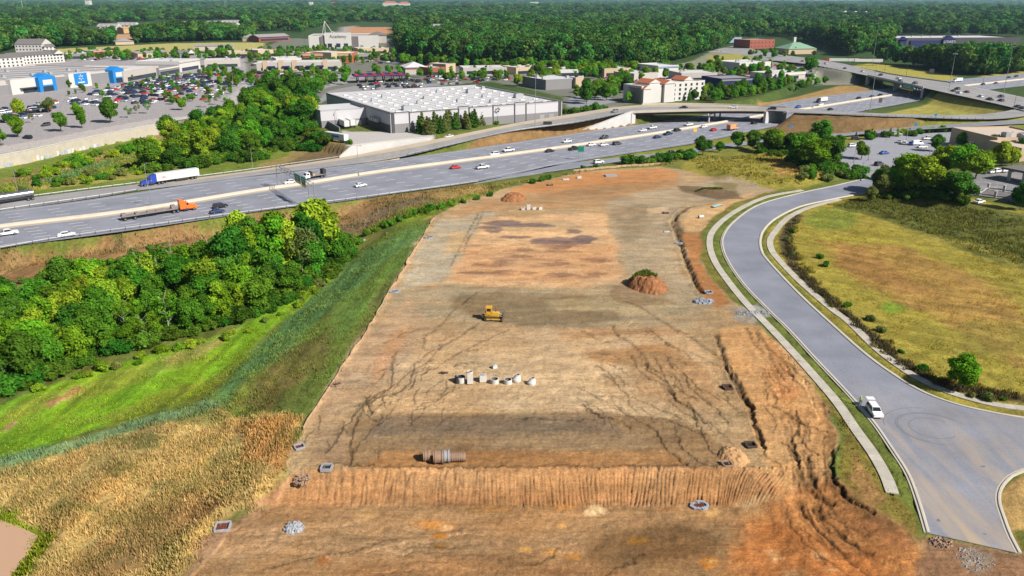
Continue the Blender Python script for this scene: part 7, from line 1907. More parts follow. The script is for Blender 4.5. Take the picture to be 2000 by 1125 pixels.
# the rest of the cars in the shopping district, past counting
k0 = len(FARP)
for q, nq, sd in (([(60,205),(180,182),(260,164),(330,151),(398,143),(450,165),(420,195),(330,200),(250,205),(150,208)], 190, 91), ([(400,146),(520,140),(600,150),(560,165),(480,175),(410,165)], 70, 92), ([(480,128),(790,124),(780,100),(560,98)], 90, 93), ([(130,120),(480,116),(480,108),(140,112)], 60, 94), ([(690,175),(900,163),(1000,158),(1000,150),(800,150),(700,165)], 70, 95), ([(1000,152),(1240,158),(1420,165),(1400,140),(1250,145)], 70, 96), ([(1400,165),(1590,160),(1600,140),(1500,125),(1400,140)], 60, 97), ([(0,240),(90,225),(110,206),(60,206),(0,215)], 26, 98)):
    far_grove(q, nq, (1, 1.01), 3.4, sd)
CARP = FARP[k0:]; del FARP[k0:]
cps = []
for i, c in enumerate(('white', 'black', 'silver', 'dark blue', 'white', 'dark grey', 'red')):
    me = SIMPLE[i % 2].copy(); me.materials[0] = mat('far car ' + c, PAINT[c], .3); cps.append(bpy.data.objects.new('proto_car', me))
scatter_obj('distant_cars', CARP, cps, 1.0, rots=[sa, sa + PI, sa + PI / 2])
# ---- lorries
def wheel_at(root, x, y, r, m=[None]):
    key = round(r, 2)
    if key not in WH:
        b = MB(); b.cyl((0, -.16, 0), (0, .16, 0), r, n=14, mi=0); b.cyl((0, -.18, 0), (0, .18, 0), r * .5, n=8, mi=1); WH[key] = b.mesh('wheel', [M_tyre, M_rim])
    o = bpy.data.objects.new('wheel', WH[key]); COL.objects.link(o); o.parent = root; o.location = (x, y, r)
WH = {}
def tractor(root, x0, paint, sleeper=True):
    # nose at x0, driving towards +x
    m = MB(); hull(m, [(x0 - 3.4, .9), (x0 - .2, .7), (x0, .9), (x0 - .05, 1.7), (x0 - 1.6, 2.0), (x0 - 2.3, 2.15)] + [(x0 - 2.7, 2.9), (x0 - 3.4, 2.95)], 2.3, .96)
    if sleeper: hull(m, [(x0 - 5.4, .95), (x0 - 3.38, .95), (x0 - 3.3, 2.95), (x0 - 3.9, 3.6), (x0 - 5.0, 3.95), (x0 - 5.4, 3.95)], 2.45, .9)
    c = m.build('cab', paint, root, fix=True)
    g = MB(); g.add([(x0 - 2.26, -.95, 2.2), (x0 - 2.26, .95, 2.2), (x0 - 2.66, .88, 2.85), (x0 - 2.66, -.88, 2.85)], [(0, 1, 2, 3)])
    for s in (-1, 1): g.add([(x0 - 3.3, s * 1.17, 2.1), (x0 - 2.5, s * 1.17, 2.1), (x0 - 2.75, s * 1.14, 2.8), (x0 - 3.3, s * 1.14, 2.8)], [(0, 1, 2, 3)])
    g.build('windscreen', M_carglass, root)
    f = MB(); f.box((x0 - 4.4, 0, .8), (7.4, .9, .3)); f.box((x0 - 3.6, 1.1, .75), (1.6, .5, .6)); f.box((x0 - 3.6, -1.1, .75), (1.6, .5, .6)); f.build('chassis', M_trim, root)
    f = MB(); f.box((x0 + .02, 0, .7), (.3, 2.35, .5)); f.build('bumper', M_rim, root)
    for s in (-1, 1):
        f = MB(); f.box((x0 - .1, s * .9, 1.25), (.25, .35, .3)); f.build('headlight', M_lamp, root)
        f = MB(); f.cyl((x0 - 3.5, s * 1.25, 1.2), (x0 - 3.5, s * 1.25, 3.7), .09, n=6); f.build('exhaust_stack', M_rim, root)
    for x in (x0 - 1.1, x0 - 6.2, x0 - 7.5):
        for s in (-1, 1): wheel_at(root, x, s * 1.05, .5)
def lorry(px, py, c, sgn, name, label, cat, z=0.0):
    x, y = U(px, py, z + 1.2); a, _ = tang(c, x, y)
    return thing(name, label, cat, (x, y, z + .03), a + (0 if sgn > 0 else PI))
M_bluecab = mat('blue cab paint', (.015, .04, .30), .3, spec=.5); M_orcab = mat('orange cab paint', (.85, .13, .015), .3, spec=.5); M_trailer = mat('white trailer', A(238, 236, 234), .5, vary=.04, scale=.4)
M_alu = mat('polished aluminium', A(190, 194, 200), .25, .8); M_deck = mat('trailer deck', A(150, 140, 136), .8, vary=.2, scale=1); M_whpaint = mat('white truck paint', (.62, .62, .62), .35)
t = lorry(331, 350, mw, -1, 'semi_truck', 'blue cab semi truck with a long white box trailer on the ramp lane', 'truck')
tractor(t, 10.6, M_bluecab)
m = MB(); m.box((-3.0, 0, 2.65), (16.2, 2.6, 2.75)); m.build('trailer', M_trailer, t)
m = MB(); m.box((-3.0, 0, 1.1), (15.8, 1.0, .3)); m.box((1.6, 0, .75), (.3, 2.0, .8)); m.box((-4.5, -1.25, .85), (5, .08, .6)); m.box((-4.5, 1.25, .85), (5, .08, .6)); m.build('trailer_chassis', M_trim, t)
m = MB(); m.add([(3.6, 1.315, 2.5), (1.0, 1.315, 2.25), (2.4, 1.315, 2.8)], [(0, 1, 2)]); m.add([(3.6, -1.315, 2.5), (1.0, -1.315, 2.25), (2.4, -1.315, 2.8)], [(0, 1, 2)]); m.build('stripe_mark', M_red, t)
for x in (-8.2, -9.5):
    for s in (-1, 1): wheel_at(t, x, s * 1.05, .5)
t = lorry(308, 413, mw, 1, 'semi_truck', 'flatbed semi truck with an orange cab and an empty long trailer, on the near carriageway', 'truck')
tractor(t, 12.2, M_orcab)
m = MB(); m.box((-2.6, 0, 1.35), (17, 2.6, .28)); m.build('flatbed', M_deck, t)
m = MB(); m.box((-2.6, .5, 1.0), (16.6, .25, .5)); m.box((-2.6, -.5, 1.0), (16.6, .25, .5)); m.build('trailer_chassis', M_trim, t)
for x, y, sx, h in ((-10.2, .4, 1.2, .7), (-6.5, -.4, .9, .6), (1.0, .2, 3.2, .3), (4.8, 0, 1.2, 1.1), (-2.0, .3, 2.4, .25)): m = MB(); m.box((x, y, 1.5 + h / 2), (sx, 1.4, h)); m.build('cargo_bundle', M_deck, t)
for x in (-7.2, -10.2):
    for s in (-1, 1): wheel_at(t, x, s * 1.05, .5)
t = lorry(24, 389, cR, -1, 'tanker_truck', 'shiny steel tanker truck cut by the left picture edge', 'truck')
tractor(t, 12.0, M_dgrey)
m = MB(); m.cyl((-6.5, 0, 2.35), (6.0, 0, 2.35), 1.15, n=20); m.cyl((-6.8, 0, 2.35), (-6.5, 0, 2.35), .8, 1.15, n=20); m.cyl((6.0, 0, 2.35), (6.3, 0, 2.35), 1.15, .8, n=20); m.build('tank', M_alu, t)
m = MB()
m.box((0, 0, 3.52), (12, .7, .12)); m.build('walkway', M_dgrey, t)
for x in (-4, -1.4, 1.2, 3.8): m = MB(); m.cyl((x - .06, 0, 2.35), (x + .06, 0, 2.35), 1.2, n=20); m.build('tank_band', M_rim, t)
m = MB(); m.box((-.5, 0, 1.05), (12.4, 1.0, .3)); m.build('trailer_chassis', M_trim, t)
for x in (-4.6, -5.9):
    for s in (-1, 1): wheel_at(t, x, s * 1.05, .5)
t = lorry(614, 342, mw, -1, 'flatbed_truck', 'white cab work truck with a dark stake bed, left of the warehouse ramp', 'truck')
m = MB(); hull(m, [(2.4, .7), (4.3, .6), (4.45, 1.3), (4.1, 1.7), (3.7, 2.5), (2.4, 2.55)], 2.2, .92); m.build('cab', M_whpaint, t, fix=True)
m = MB(); m.add([(4.14, -.9, 1.72), (4.14, .9, 1.72), (3.78, .85, 2.4), (3.78, -.85, 2.4)], [(0, 1, 2, 3)])
for s in (-1, 1): m.add([(2.7, s * 1.1, 1.7), (3.8, s * 1.1, 1.7), (3.6, s * 1.05, 2.35), (2.7, s * 1.05, 2.35)], [(0, 1, 2, 3)])
m.build('windscreen', M_carglass, t)
m = MB(); m.box((-1.3, 0, 1.15), (7, 2.4, .25)); m.build('flatbed', M_deck, t)
for x, sx, h, mm in ((1.6, .5, 1.6, M_trim), (-.4, 2.0, .9, M_deck), (-3.9, 1.4, 1.8, M_trim), (.6, 1.2, .7, M_tan)): m = MB(); m.box((x, 0, 1.3 + h / 2), (sx, 2.2, h)); m.build('cargo_bundle', mm, t)
m = MB(); m.box((-.5, 0, .8), (9, .9, .3)); m.build('chassis', M_trim, t)
for x in (3.3, -2.6, -3.8):
    for s in (-1, 1): wheel_at(t, x, s * 1.0, .46)
def box_truck(px, py, c, sgn, pm, bm, label, L=6.5, z=0.0):
    t = lorry(px, py, c, sgn, 'box_truck', label, 'truck', z); h = L / 2
    m = MB(); hull(m, [(h - .3, .6), (h + 1.7, .55), (h + 1.9, 1.2), (h + 1.4, 1.6), (h + .9, 2.4), (h - .3, 2.45)], 2.1, .92); m.build('cab', pm, t, fix=True)
    m = MB(); m.add([(h + 1.42, -.85, 1.66), (h + 1.42, .85, 1.66), (h + .98, .8, 2.3), (h + .98, -.8, 2.3)], [(0, 1, 2, 3)]); 
    for s in (-1, 1): m.add([(h + .1, s * 1.06, 1.6), (h + 1.1, s * 1.06, 1.6), (h + .8, s * 1.0, 2.25), (h + .1, s * 1.0, 2.25)], [(0, 1, 2, 3)])
    m.build('windscreen', M_carglass, t)
    m = MB(); m.box((-.4, 0, 2.05), (L, 2.4, 2.3)); m.build('box_body', bm, t)
    m = MB(); m.box((.3, 0, .72), (L + 2, .9, .3)); m.build('chassis', M_trim, t)
    for x in (h + .9, -h * .55):
        for s in (-1, 1): wheel_at(t, x, s * .98, .42)
    return t
M_peach = mat('peach box body', A(240, 168, 120), .5)
box_truck(1429, 250, mw, 1, M_peach, M_peach, 'peach coloured box truck short of the overpass', 5.2)
box_truck(1606, 196, mw, -1, M_dgrey, M_trailer, 'white lorry with a dark cab beyond the overpass', 9)
box_truck(1871, 157, mw, -1, M_whpaint, M_trailer, 'white lorry on the motorway beyond the road bridge', 10)
# standing trailers
def trailer(px, py, ang, L, label, z=4.0, m2=None):
    x, y = U(px, py, z + 2); t = thing('semi_trailer', label, 'trailer', (x, y, z), ang)
    m = MB(); m.box((0, 0, 2.6), (L, 2.6, 2.8)); m.build('box_body', m2 or M_trailer, t)
    m = MB(); m.box((0, 0, 1.05), (L - .4, 1, .3)); m.box((L * .28, 0, .55), (.25, 1.9, 1.0)); m.build('chassis', M_trim, t)
    for xx in (-L * .32, -L * .42):
        for s in (-1, 1): wheel_at(t, xx, s * 1.05, .5)
    return t
trailer(671, 241, 2.05, 12, 'white trailer backed to the left door of the warehouse dock'); trailer(683, 239, 2.05, 12, 'white trailer backed to the right door of the warehouse dock')
t = trailer(657, 268, 2.45, 14, 'white trailer with blue lettering parked before the dark dock wall')
m = MB(); m.box((-1, 1.315, 2.7), (5, .03, .9)); m.box((-1, -1.315, 2.7), (5, .03, .9)); m.build('lettering_mark', M_blue, t)
x, y = U(1648, 119, 4); t = trailer(1648, 118, math.radians(172), 30, 'long white trailer behind a red cab, beyond the cross road', 3.0)
m = MB(); hull(m, [(15.5, .8), (21, .8), (21.2, 2), (19, 2.4), (18, 3.6), (15.5, 3.8)], 2.6, .9); m.build('cab', M_red, t, fix=True)
trailer(1696, 119, math.radians(172), 28, 'second long white trailer, right of the red cab one', 3.0)
# ------------------------------------------------------------------ things on the building site
M_yel = mat('machine yellow', A(232, 178, 60), .5, vary=.12, scale=1.5); M_track = mat('steel track', (.06, .052, .045), .7, .3, vary=.3, scale=4); M_blade = mat('worn steel blade', A(120, 100, 84), .5, .5, vary=.3, scale=2)
M_pre = mat('precast concrete', A(226, 222, 214), .85, vary=.10, scale=1.2); M_hole = mat('shadowed pipe inside', (.10, .095, .09), .9); M_pipe = mat('earth stained concrete pipe', A(168, 138, 116), .9, vary=.25, scale=1.4)
M_pipe2 = mat('grey concrete pipe', A(172, 172, 178), .85, vary=.12, scale=1.2); M_rock = mat('pale rock', A(180, 182, 188), .9, vary=.35, scale=3); M_rockd = mat('grey rock', A(168, 172, 182), .9, vary=.3, scale=2)
M_rust = mat('rust red clay', A(150, 74, 50), .9, vary=.25, scale=2); M_soil = mat('orange soil', A(164, 110, 70), .95, vary=.55, scale=.9, bump=.6); M_timber = mat('dark timber', A(92, 72, 58), .9, vary=.25, scale=2)
M_fence = mat('silt fence cloth', A(206, 176, 140), .9, vary=.15, scale=.6); M_bluep = mat('pale blue pipe', A(150, 190, 200), .5); M_grate = mat('dark grate', (.03, .03, .032), .7)
def ground_at(px, py): 
    x, y, z = UT(px, py); return x, y, z

# bulldozer
x, y, z = ground_at(962, 624)
t = thing('bulldozer', 'yellow bulldozer standing alone in the middle of the site', 'bulldozer', (x, y, z + .04), -.06)
for s in (-1, 1):
    m = MB(); pr = [(-1.75, .42), (-1.5, .1), (-1.25, 0), (1.2, 0), (1.5, .12), (1.75, .42), (1.5, .82), (1.1, .95), (-1.2, .95), (-1.55, .8)]
    n = len(pr); o = s * .95
    m.add([(a, o - .27, b) for a, b in pr] + [(a, o + .27, b) for a, b in pr], [(i, (i + 1) % n, n + (i + 1) % n, n + i) for i in range(n)] + [tuple(range(n))[::-1], tuple(range(n, 2 * n))])
    tk = m.build('track', M_track, t)
    m = MB()
    for i in range(20):
        a = i / 20 * 2 * PI; m.box((1.45 * math.cos(a) * 1.1, o, .47 + .5 * math.sin(a)), (.06, .56, .06))
    m.build('track_shoes', M_track, tk)
    m = MB(); m.box((0, o + s * .02, .48), (2.4, .6, .3)); m.build('track_frame', M_yel, t)
m = MB(); hull(m, [(-1.3, .7), (1.35, .7), (1.5, .9), (1.5, 1.55), (1.35, 1.65), (-.05, 1.75), (-.1, 1.4), (-1.3, 1.35)], 1.25, .92); m.build('engine_hood', M_yel, t, fix=True)
m = MB(); m.box((-.75, 0, 1.65), (1.1, 1.5, .7)); m.box((-1.35, 0, 1.35), (.5, 1.3, .8)); m.build('body', M_yel, t)
m = MB(); m.box((-.75, 0, 2.35), (.95, 1.2, .75)); m.build('cab_glass', M_carglass, t)
for a in (-1.25, -.25):
    for s in (-.68, .68): m = MB(); m.box((a, s, 2.3), (.12, .12, .9)); m.build('cab_post', M_yel, t)
m = MB(); m.box((-.75, 0, 2.82), (1.4, 1.65, .14)); m.build('cab_roof', M_yel, t)
m = MB(); pr = [(2.15, .05), (2.3, .1), (2.18, .45), (2.2, .85), (2.34, 1.15), (2.24, 1.2), (2.08, .85), (2.06, .45)]; n = len(pr)
m.add([(a, -1.65, b) for a, b in pr] + [(a, 1.65, b) for a, b in pr], [(i, (i + 1) % n, n + (i + 1) % n, n + i) for i in range(n)] + [tuple(range(n))[::-1], tuple(range(n, 2 * n))]); m.build('blade', M_blade, t, fix=True)
for s in (-1, 1):
    m = MB(); m.box((1.0, s * 1.35, .5), (2.3, .16, .22)); m.build('push_arm', M_yel, t)
    m = MB(); m.cyl((1.2, s * .5, 1.4), (2.1, s * .6, .8), .07, n=8); m.build('lift_cylinder', M_rim, t)
m = MB(); m.cyl((.7, .3, 1.6), (.7, .3, 2.5), .07, n=8); m.build('exhaust', M_trim, t)
m = MB(); m.box((-1.95, 0, .8), (.7, .9, .5)); m.box((-2.25, 0, .5), (.14, .14, .8)); m.build('ripper', M_blade, t)

# precast pieces
def ring(px, py, r, h, label, lie=False, cone=False, tilt=0):
    x, y, z = ground_at(px, py); t = thing('concrete_manhole', label, 'manhole section', (x, y, z + .02), 0.3)
    m = MB(); N = 22
    if cone:
        vs = []; lv = [(r, 0), (r, h * .35), (r * .58, h * .9), (r * .58, h), (r * .42, h), (r * .42, h * .5)]
        for rr, zz in lv:
            for i in range(N):
                a = 2 * PI * i / N; off = 0 if zz < h * .4 else r * .3
                vs.append((rr * math.cos(a) + off, rr * math.sin(a), zz))
        for k in range(len(lv) - 1): m.add(vs[k * N:(k + 2) * N], [(i, (i + 1) % N, N + (i + 1) % N, N + i) for i in range(N)], 1 if k == 4 else 0, k < 3)
        m.add(vs[-N:], [tuple(range(N))], 1)
    else: m.tube((0, 0, 0), (0, 0, h), r, r * .16, N, 0, 1); m.add([((r * .84) * math.cos(2 * PI * i / N), (r * .84) * math.sin(2 * PI * i / N), .05) for i in range(N)], [tuple(range(N))], 1)
    m.build('barrel', [M_pre, M_hole], t)
    return t
tm = ring(900, 746, .85, 1.05, 'open concrete ring with a dark plastic liner, leftmost of the precast row')
m = MB(); m.tube((-.55, -.1, .1), (-.3, .1, 1.2), .7, .08, 18, 0, 0); m.build('liner', M_trim, tm)
x, y, z = ground_at(918, 748); t = thing('concrete_box', 'tall white concrete riser standing second in the precast row', 'precast box', (x, y, z + .02), .15)
m = MB(); m.box((0, 0, 1.05), (1.05, 1.0, 2.1)); m.build('shell', M_pre, t); m = MB(); m.tube((0, 0, 2.1), (0, 0, 2.3), .5, .08, 16); m.cyl((0, 0, 2.1), (0, 0, 2.12), .42, n=16, mi=1); m.build('neck', [M_pre, M_hole], t)
x, y, z = ground_at(943, 744); t = thing('concrete_box', 'square white concrete box, third in the precast row', 'precast box', (x, y, z + .02), .2)
m = MB(); m.box((0, 0, .6), (1.25, 1.1, 1.2)); m.build('shell', M_pre, t); m = MB(); m.box((0, 0, 1.205), (.95, .8, .03)); m.build('opening', M_rockd, t)
ring(966, 748, .75, .85, 'low open concrete ring, fourth in the precast row'); ring(992, 749, .75, .85, 'open concrete ring next to the two cones in the precast row')
ring(1009, 744, .8, 1.25, 'white concrete cone, left one of the two at the end of the row', cone=True); ring(1038, 750, .78, 1.2, 'white concrete cone, right one at the end of the row', cone=True)
x, y, z = ground_at(966, 719); t = thing('concrete_box', 'small white concrete block lying behind the precast row', 'precast box', (x, y, z + .02), .5)
m = MB(); m.box((0, 0, .3), (.9, .6, .6)); m.build('shell', M_pre, t); m = MB(); m.box((-.2, 0, .62), (.3, .4, .06)); m.build('lid', M_rockd, t)
x, y, z = ground_at(868, 729); t = thing('debris_heap', 'small dark scrap heap left of the precast row', 'debris', (x, y, z), 0); r_ = random.Random(1); m = MB()
for i in range(7): m.box((r_.uniform(-.7, .7), r_.uniform(-.3, .3), .12), (r_.uniform(.3, .7), r_.uniform(.1, .3), .25), r_.uniform(0, 3))
m.build('scrap', M_timber, t)
for i, (px, py, lb) in enumerate(((1022, 410, 'leftmost small white block at the far end of the pad'), (1032, 409, 'tall white block, second at the far end of the pad'), (1043, 409, 'small white block, third at the far end of the pad'), (1055, 409, 'rightmost small white block at the far end of the pad'))):
    x, y, z = ground_at(px, py); t = thing('concrete_box', lb, 'precast box', (x, y, z), .1 * i); hh = (.8, 1.7, .9, .9)[i]
    m = MB(); m.box((0, 0, hh / 2), (1.2, 1.0, hh)); m.build('shell', M_pre, t); m = MB(); m.box((0, 0, hh + .005), (.8, .6, .02)); m.build('opening', M_hole, t)

# pipes lying near the edge of the bank
def pipe(px, py, L, r, th, label, mt, ribs=0, ang=0.05, collar=True):
    x, y, z = ground_at(px, py); t = thing('concrete_pipe', label, 'pipe', (x, y, z + r), ang)
    m = MB(); m.tube((-L / 2, 0, 0), (L / 2, 0, 0), r, th, 22, 0, 1); m.build('barrel', [mt, M_hole], t)
    if collar: m = MB(); m.tube((L / 2 - .25, 0, 0), (L / 2 + .02, 0, 0), r * 1.12, th, 22, 0, 1); m.build('collar', [mt, M_hole], t)
    for k in range(ribs): m = MB(); xx = -L / 2 + .3 + k * (L - .6) / max(1, ribs - 1); m.tube((xx - .09, 0, 0), (xx + .09, 0, 0), r * 1.1, .1, 22); m.build('rib', mt, t)
pipe(834, 899, 1.1, .82, .12, 'short brown stained pipe standing apart at the left of the pipe group', M_pipe, 2, .12)
pipe(857, 903, 1.5, .95, .14, 'thick brown pipe, second in the pipe group by the bank', M_pipe, 1, .05)
pipe(872, 901, 1.0, .88, .12, 'grey collared pipe in the middle of the pipe group', M_pipe2, 1, .05)
pipe(893, 900, 2.6, .66, .1, 'long ribbed brown pipe at the right of the pipe group', M_pipe, 7, .05, False)

# heaps of rock
def rocks(px, py, wx, wy, hh, n, label, mt, sz=(.25, .6), name='rock_pile', cat='rock pile'):
    x, y, z = ground_at(px, py); t = thing(name, label, cat, (x, y, z), 0); r_ = random.Random(int(px)); m = MB()
    for i in range(n):
        a = r_.uniform(0, 2 * PI); q = math.sqrt(r_.random()); s = r_.uniform(*sz)
        cx_, cy_ = wx * q * math.cos(a), wy * q * math.sin(a); cz = hh * (1 - q * q) * r_.uniform(.3, 1) + s * .15
        v = [Vector(p) * s * .62 * r_.uniform(.75, 1.2) for p in ((-1, -1, -1), (1, -1, -1), (1, 1, -1), (-1, 1, -1), (-.8, -.8, .7), (.8, -.7, .8), (.7, .8, .7), (-.7, .7, .9))]
        rot = Matrix.Rotation(r_.uniform(0, 6), 3, Vector((r_.random(), r_.random(), r_.random() + .1)).normalized())
        m.add([rot @ p + Vector((cx_, cy_, cz)) for p in v], [(0, 3, 2, 1), (4, 5, 6, 7), (0, 1, 5, 4), (1, 2, 6, 5), (2, 3, 7, 6), (3, 0, 4, 7)], 0)
    m.build('boulders', mt, t); return t
rocks(575, 1032, 1.2, 1.2, .6, 150, 'pale grey rock pile at the left of the lower bench', M_rock, (.16, .4))
rocks(1374, 590, 2.2, 1.4, .5, 150, 'blue-grey rock pile beside the gravel entrance', M_rockd, (.25, .6))
rocks(1470, 612, 3.6, 1.4, .12, 120, 'flat spread of grey gravel where the entrance meets the pavement', M_rockd, (.12, .3), 'gravel_spread', 'gravel')
rocks(1903, 1094, 2.2, 2.4, .05, 90, 'scatter of pale broken rock beyond the end of the street', M_pipe2, (.07, .2), 'gravel_spread', 'gravel')
rocks(1837, 1060, 1.6, 1.0, .15, 60, 'scatter of brown rubble below the kerb end', M_pipe, (.12, .3), 'rubble_scatter', 'rubble')
rocks(592, 935, 1.3, 1.6, .4, 70, 'grey brown rubble at the left end of the bank', M_pipe, (.18, .4), 'rubble_scatter', 'rubble')
rocks(700, 472, 4.5, .8, .3, 60, 'pale stones in the ditch between the wood and the site', M_rock, (.3, .7), 'stone_row', 'stones')

# storm drain inlets
def inlet(px, py, w, label, ringm, fill, h=.35, shape='box', rz=.2, rock=0):
    x, y, z = ground_at(px, py); t = thing('storm_drain', label, 'drain inlet', (x, y, z), rz); m = MB()
    if shape == 'box':
        k = .22
        for dx, dy, sx, sy in ((0, -w / 2, w, k), (0, w / 2, w, k), (-w / 2, 0, k, w - k), (w / 2, 0, k, w - k)): m.box((dx, dy, h / 2 - .05), (sx, sy, h + .1))
    else:
        N = 26
        for i in range(N):
            a = 2 * PI * i / N; r_ = random.Random(i + int(px)); s = r_.uniform(.28, .5)
            m.box((w * .62 * math.cos(a), w * .45 * math.sin(a), s * .3), (s, s, s * .8), r_.uniform(0, 3))
    m.build('rim', ringm, t)
    m = MB(); ww = w * (.9 if shape == 'box' else .8); m.box((0, 0, .04), (ww, ww * (1 if shape == 'box' else .65), .1)); m.build('opening', fill, t)
    m = MB()
    for i in range(5): m.box((-ww * .36 + ww * .18 * i, 0, .12), (.07, ww * (.9 if shape == 'box' else .6), .06))
    m.build('grate', M_grate, t)
    return t
inlet(435, 1030, 1.9, 'square drain with a pale rim and rust red middle on the lower bench', M_rock, M_rust, .3, 'box', .15)
inlet(638, 915, 1.5, 'grey square drain at the left end of the pad', M_pipe2, M_grate, .4, 'box', 0)
inlet(585, 874, 1.4, 'rust red drain on the left pad edge', M_pipe2, M_rust, .35, 'box', .5)
inlet(657, 752, 1.6, 'brown rimmed drain on the left pad edge, half way up', M_pipe, M_timber, .3, 'oval')
inlet(771, 570, 1.7, 'grey stone rimmed drain on the left pad edge near the bulldozer', M_rockd, M_grate, .3, 'oval')
inlet(838, 464, 2.0, 'stone rimmed drain at the upper left of the pad', M_pipe2, M_timber, .3, 'oval')
inlet(1366, 989, 1.9, 'oval drain with pale stones and a rust red middle at the foot of the bank', M_rockd, M_rust, .4, 'oval')
inlet(1420, 908, 1.4, 'dark square drain at the right end of the pad', M_pipe, M_grate, .35, 'box')
inlet(1466, 871, 1.5, 'dark timber boxed drain beside the right gully', M_timber, M_grate, .4, 'box', .05)
inlet(1421, 758, 1.5, 'brown timber boxed drain in the right gully', M_timber, M_rust, .4, 'box', .05)
inlet(1384, 572, 1.6, 'dark drain behind the blue-grey rock pile', M_rockd, M_grate, .35, 'box', .1)
inlet(1326, 476, 1.4, 'small dark drain in the long gully', M_rockd, M_grate, .4, 'oval')
for px, py, w, d, h, lb in ((1193,344,4.6,3.0,.5,'big grey concrete slab lying at the far end of the site'),(1105,351,2.4,1.2,.4,'small pale slab at the far end of the site'),(1131,348,1.6,1.2,.8,'white box beside the pale slab at the far end'),(1074,362,2.2,1.6,.4,'dark low frame at the far end of the site'),(1300,417,1.8,1.2,.5,'dark concrete box beside the pale patch'),(1302,453,1.6,.9,.25,'pale slab beside the long gully')):
    x, y, z = ground_at(px, py); t = thing('concrete_slab', lb, 'slab', (x, y, z), .15); m = MB(); m.box((0, 0, h / 2), (w, d, h)); m.build('slab_body', M_timber if 'dark' in lb else (M_pre if h > .6 or 'pale' in lb or 'small' in lb else M_pipe2), t); m = MB(); m.box((0, 0, h + .02), (w * .5, d * .4, .05)); m.build('hatch', M_rockd, t)
x, y, z = ground_at(1400, 403); t = thing('pipe_stack', 'pale blue plastic pipes laid beside the far end of the street', 'pipes', (x, y, z), 0.75)
for k in range(3): m = MB(); m.tube((-2.6, -.4 + .4 * k, .3), (2.6 - .5 * k, -.4 + .4 * k, .3), .2, .03, 10); m.build('pipe', M_bluep, t)
for s in (-2, 2): m = MB(); m.box((s, 0, .06), (.2, 1.6, .15)); m.build('bearer', M_timber, t)
x, y, z = ground_at(1369, 426); t = thing('concrete_pipe', 'short white pipe end on the tan flat near the street', 'pipe', (x, y, z + .5), .3); m = MB(); m.tube((-.8, 0, 0), (.8, 0, 0), .5, .1, 16, 0, 1); m.build('barrel', [M_pre, M_hole], t)

# soil heaps
def heap(px, py, wx, wy, hh, label, seed, grass=True, m_=None, rzz=0.0):
    x, y, z = ground_at(px, py); n = 46; V = []; F = []
    g = np.linspace(-1, 1, n); gx, gy = np.meshgrid(g, g, indexing='ij'); r = np.sqrt(gx ** 2 + gy ** 2)
    ang = np.arctan2(gy, gx); edge = 1 + .08 * np.sin(2 * ang + seed) + .16 * (fbm(gx * 3 + 9, gy * 3, seed + 2, 3) - .5) * 2
    q = np.clip(1 - (r / (edge * .92)) ** 2, 0, 1); base_ = np.clip(q * 1.25, 0, 1)
    zz = hh * base_ * (.62 + .75 * fbm(gx * 2.2 + seed, gy * 2.2, seed, 4)) + hh * .4 * (fbm(gx * 6, gy * 6, seed + 5, 4) - .5) * (q > 0) - .06
    zz += hh * .35 * np.clip(gy * .8 + .1, 0, 1) * base_
    V = np.stack([gx * wx, gy * wy, zz], -1).reshape(-1, 3)
    idx = np.arange(n * n).reshape(n, n); F = np.stack([idx[:-1, :-1], idx[1:, :-1], idx[1:, 1:], idx[:-1, 1:]], -1).reshape(-1, 4)
    keep = (r.ravel()[F] < 1.12).any(1)
    t = thing('soil_heap', label, 'soil heap', (x, y, z), rzz)
    np_obj('soil', V, F[keep], [m_ or M_soil], False, parent=t)
    if grass:
        r_ = np.random.default_rng(seed); P = []
        bl = []; cc = []
        for _ in range(1500):
            a, b = r_.uniform(-.75, .45), r_.uniform(.05, .85)
            if a * a + b * b > .72: continue
            i, j = int((a + 1) / 2 * (n - 1)), int((b + 1) / 2 * (n - 1)); h0 = r_.uniform(.25, .75); w_ = r_.uniform(.1, .22); th = r_.uniform(0, 6.28); p = np.array([a * wx, b * wy, zz[i, j]])
            d = np.array([math.cos(th), math.sin(th), 0]) * w_ / 2; l = np.array([r_.uniform(-.3, .3), r_.uniform(-.3, .3), h0])
            bl += [p - d, p + d, p + d * .4 + l, p - d * .4 + l]; cc += [np.array(A(*((70, 96, 30), (96, 120, 40), (120, 128, 54))[r_.integers(3)])) * 1.4] * 4
        np_obj('grass_cover', np.array(bl), np.arange(len(bl)).reshape(-1, 4), [MATS['grass blades']], False, {'Col': ('FLOAT_COLOR', np.array(cc))}, parent=t)
    return t
heap(1264, 560, 5.3, 5.8, 2.6, 'big orange spoil heap with green weeds on top, right of centre', 3)
heap(1004, 389, 5.2, 5.0, 1.9, 'orange soil heap at the upper left end of the site', 6, False)
heap(1432, 893, 2.4, 3.2, .75, 'small pale dirt heap at the right end of the bank', 9, False, mat('pale soil', A(206, 160, 110), .95, vary=.25, scale=.8, bump=.5))
heap(1392, 375, 8, 2.6, 1.0, 'long dark strip of dug soil at the upper right of the site', 12, True, mat('dark topsoil', A(112, 88, 62), .95, vary=.3, scale=.8, bump=.6), .05)

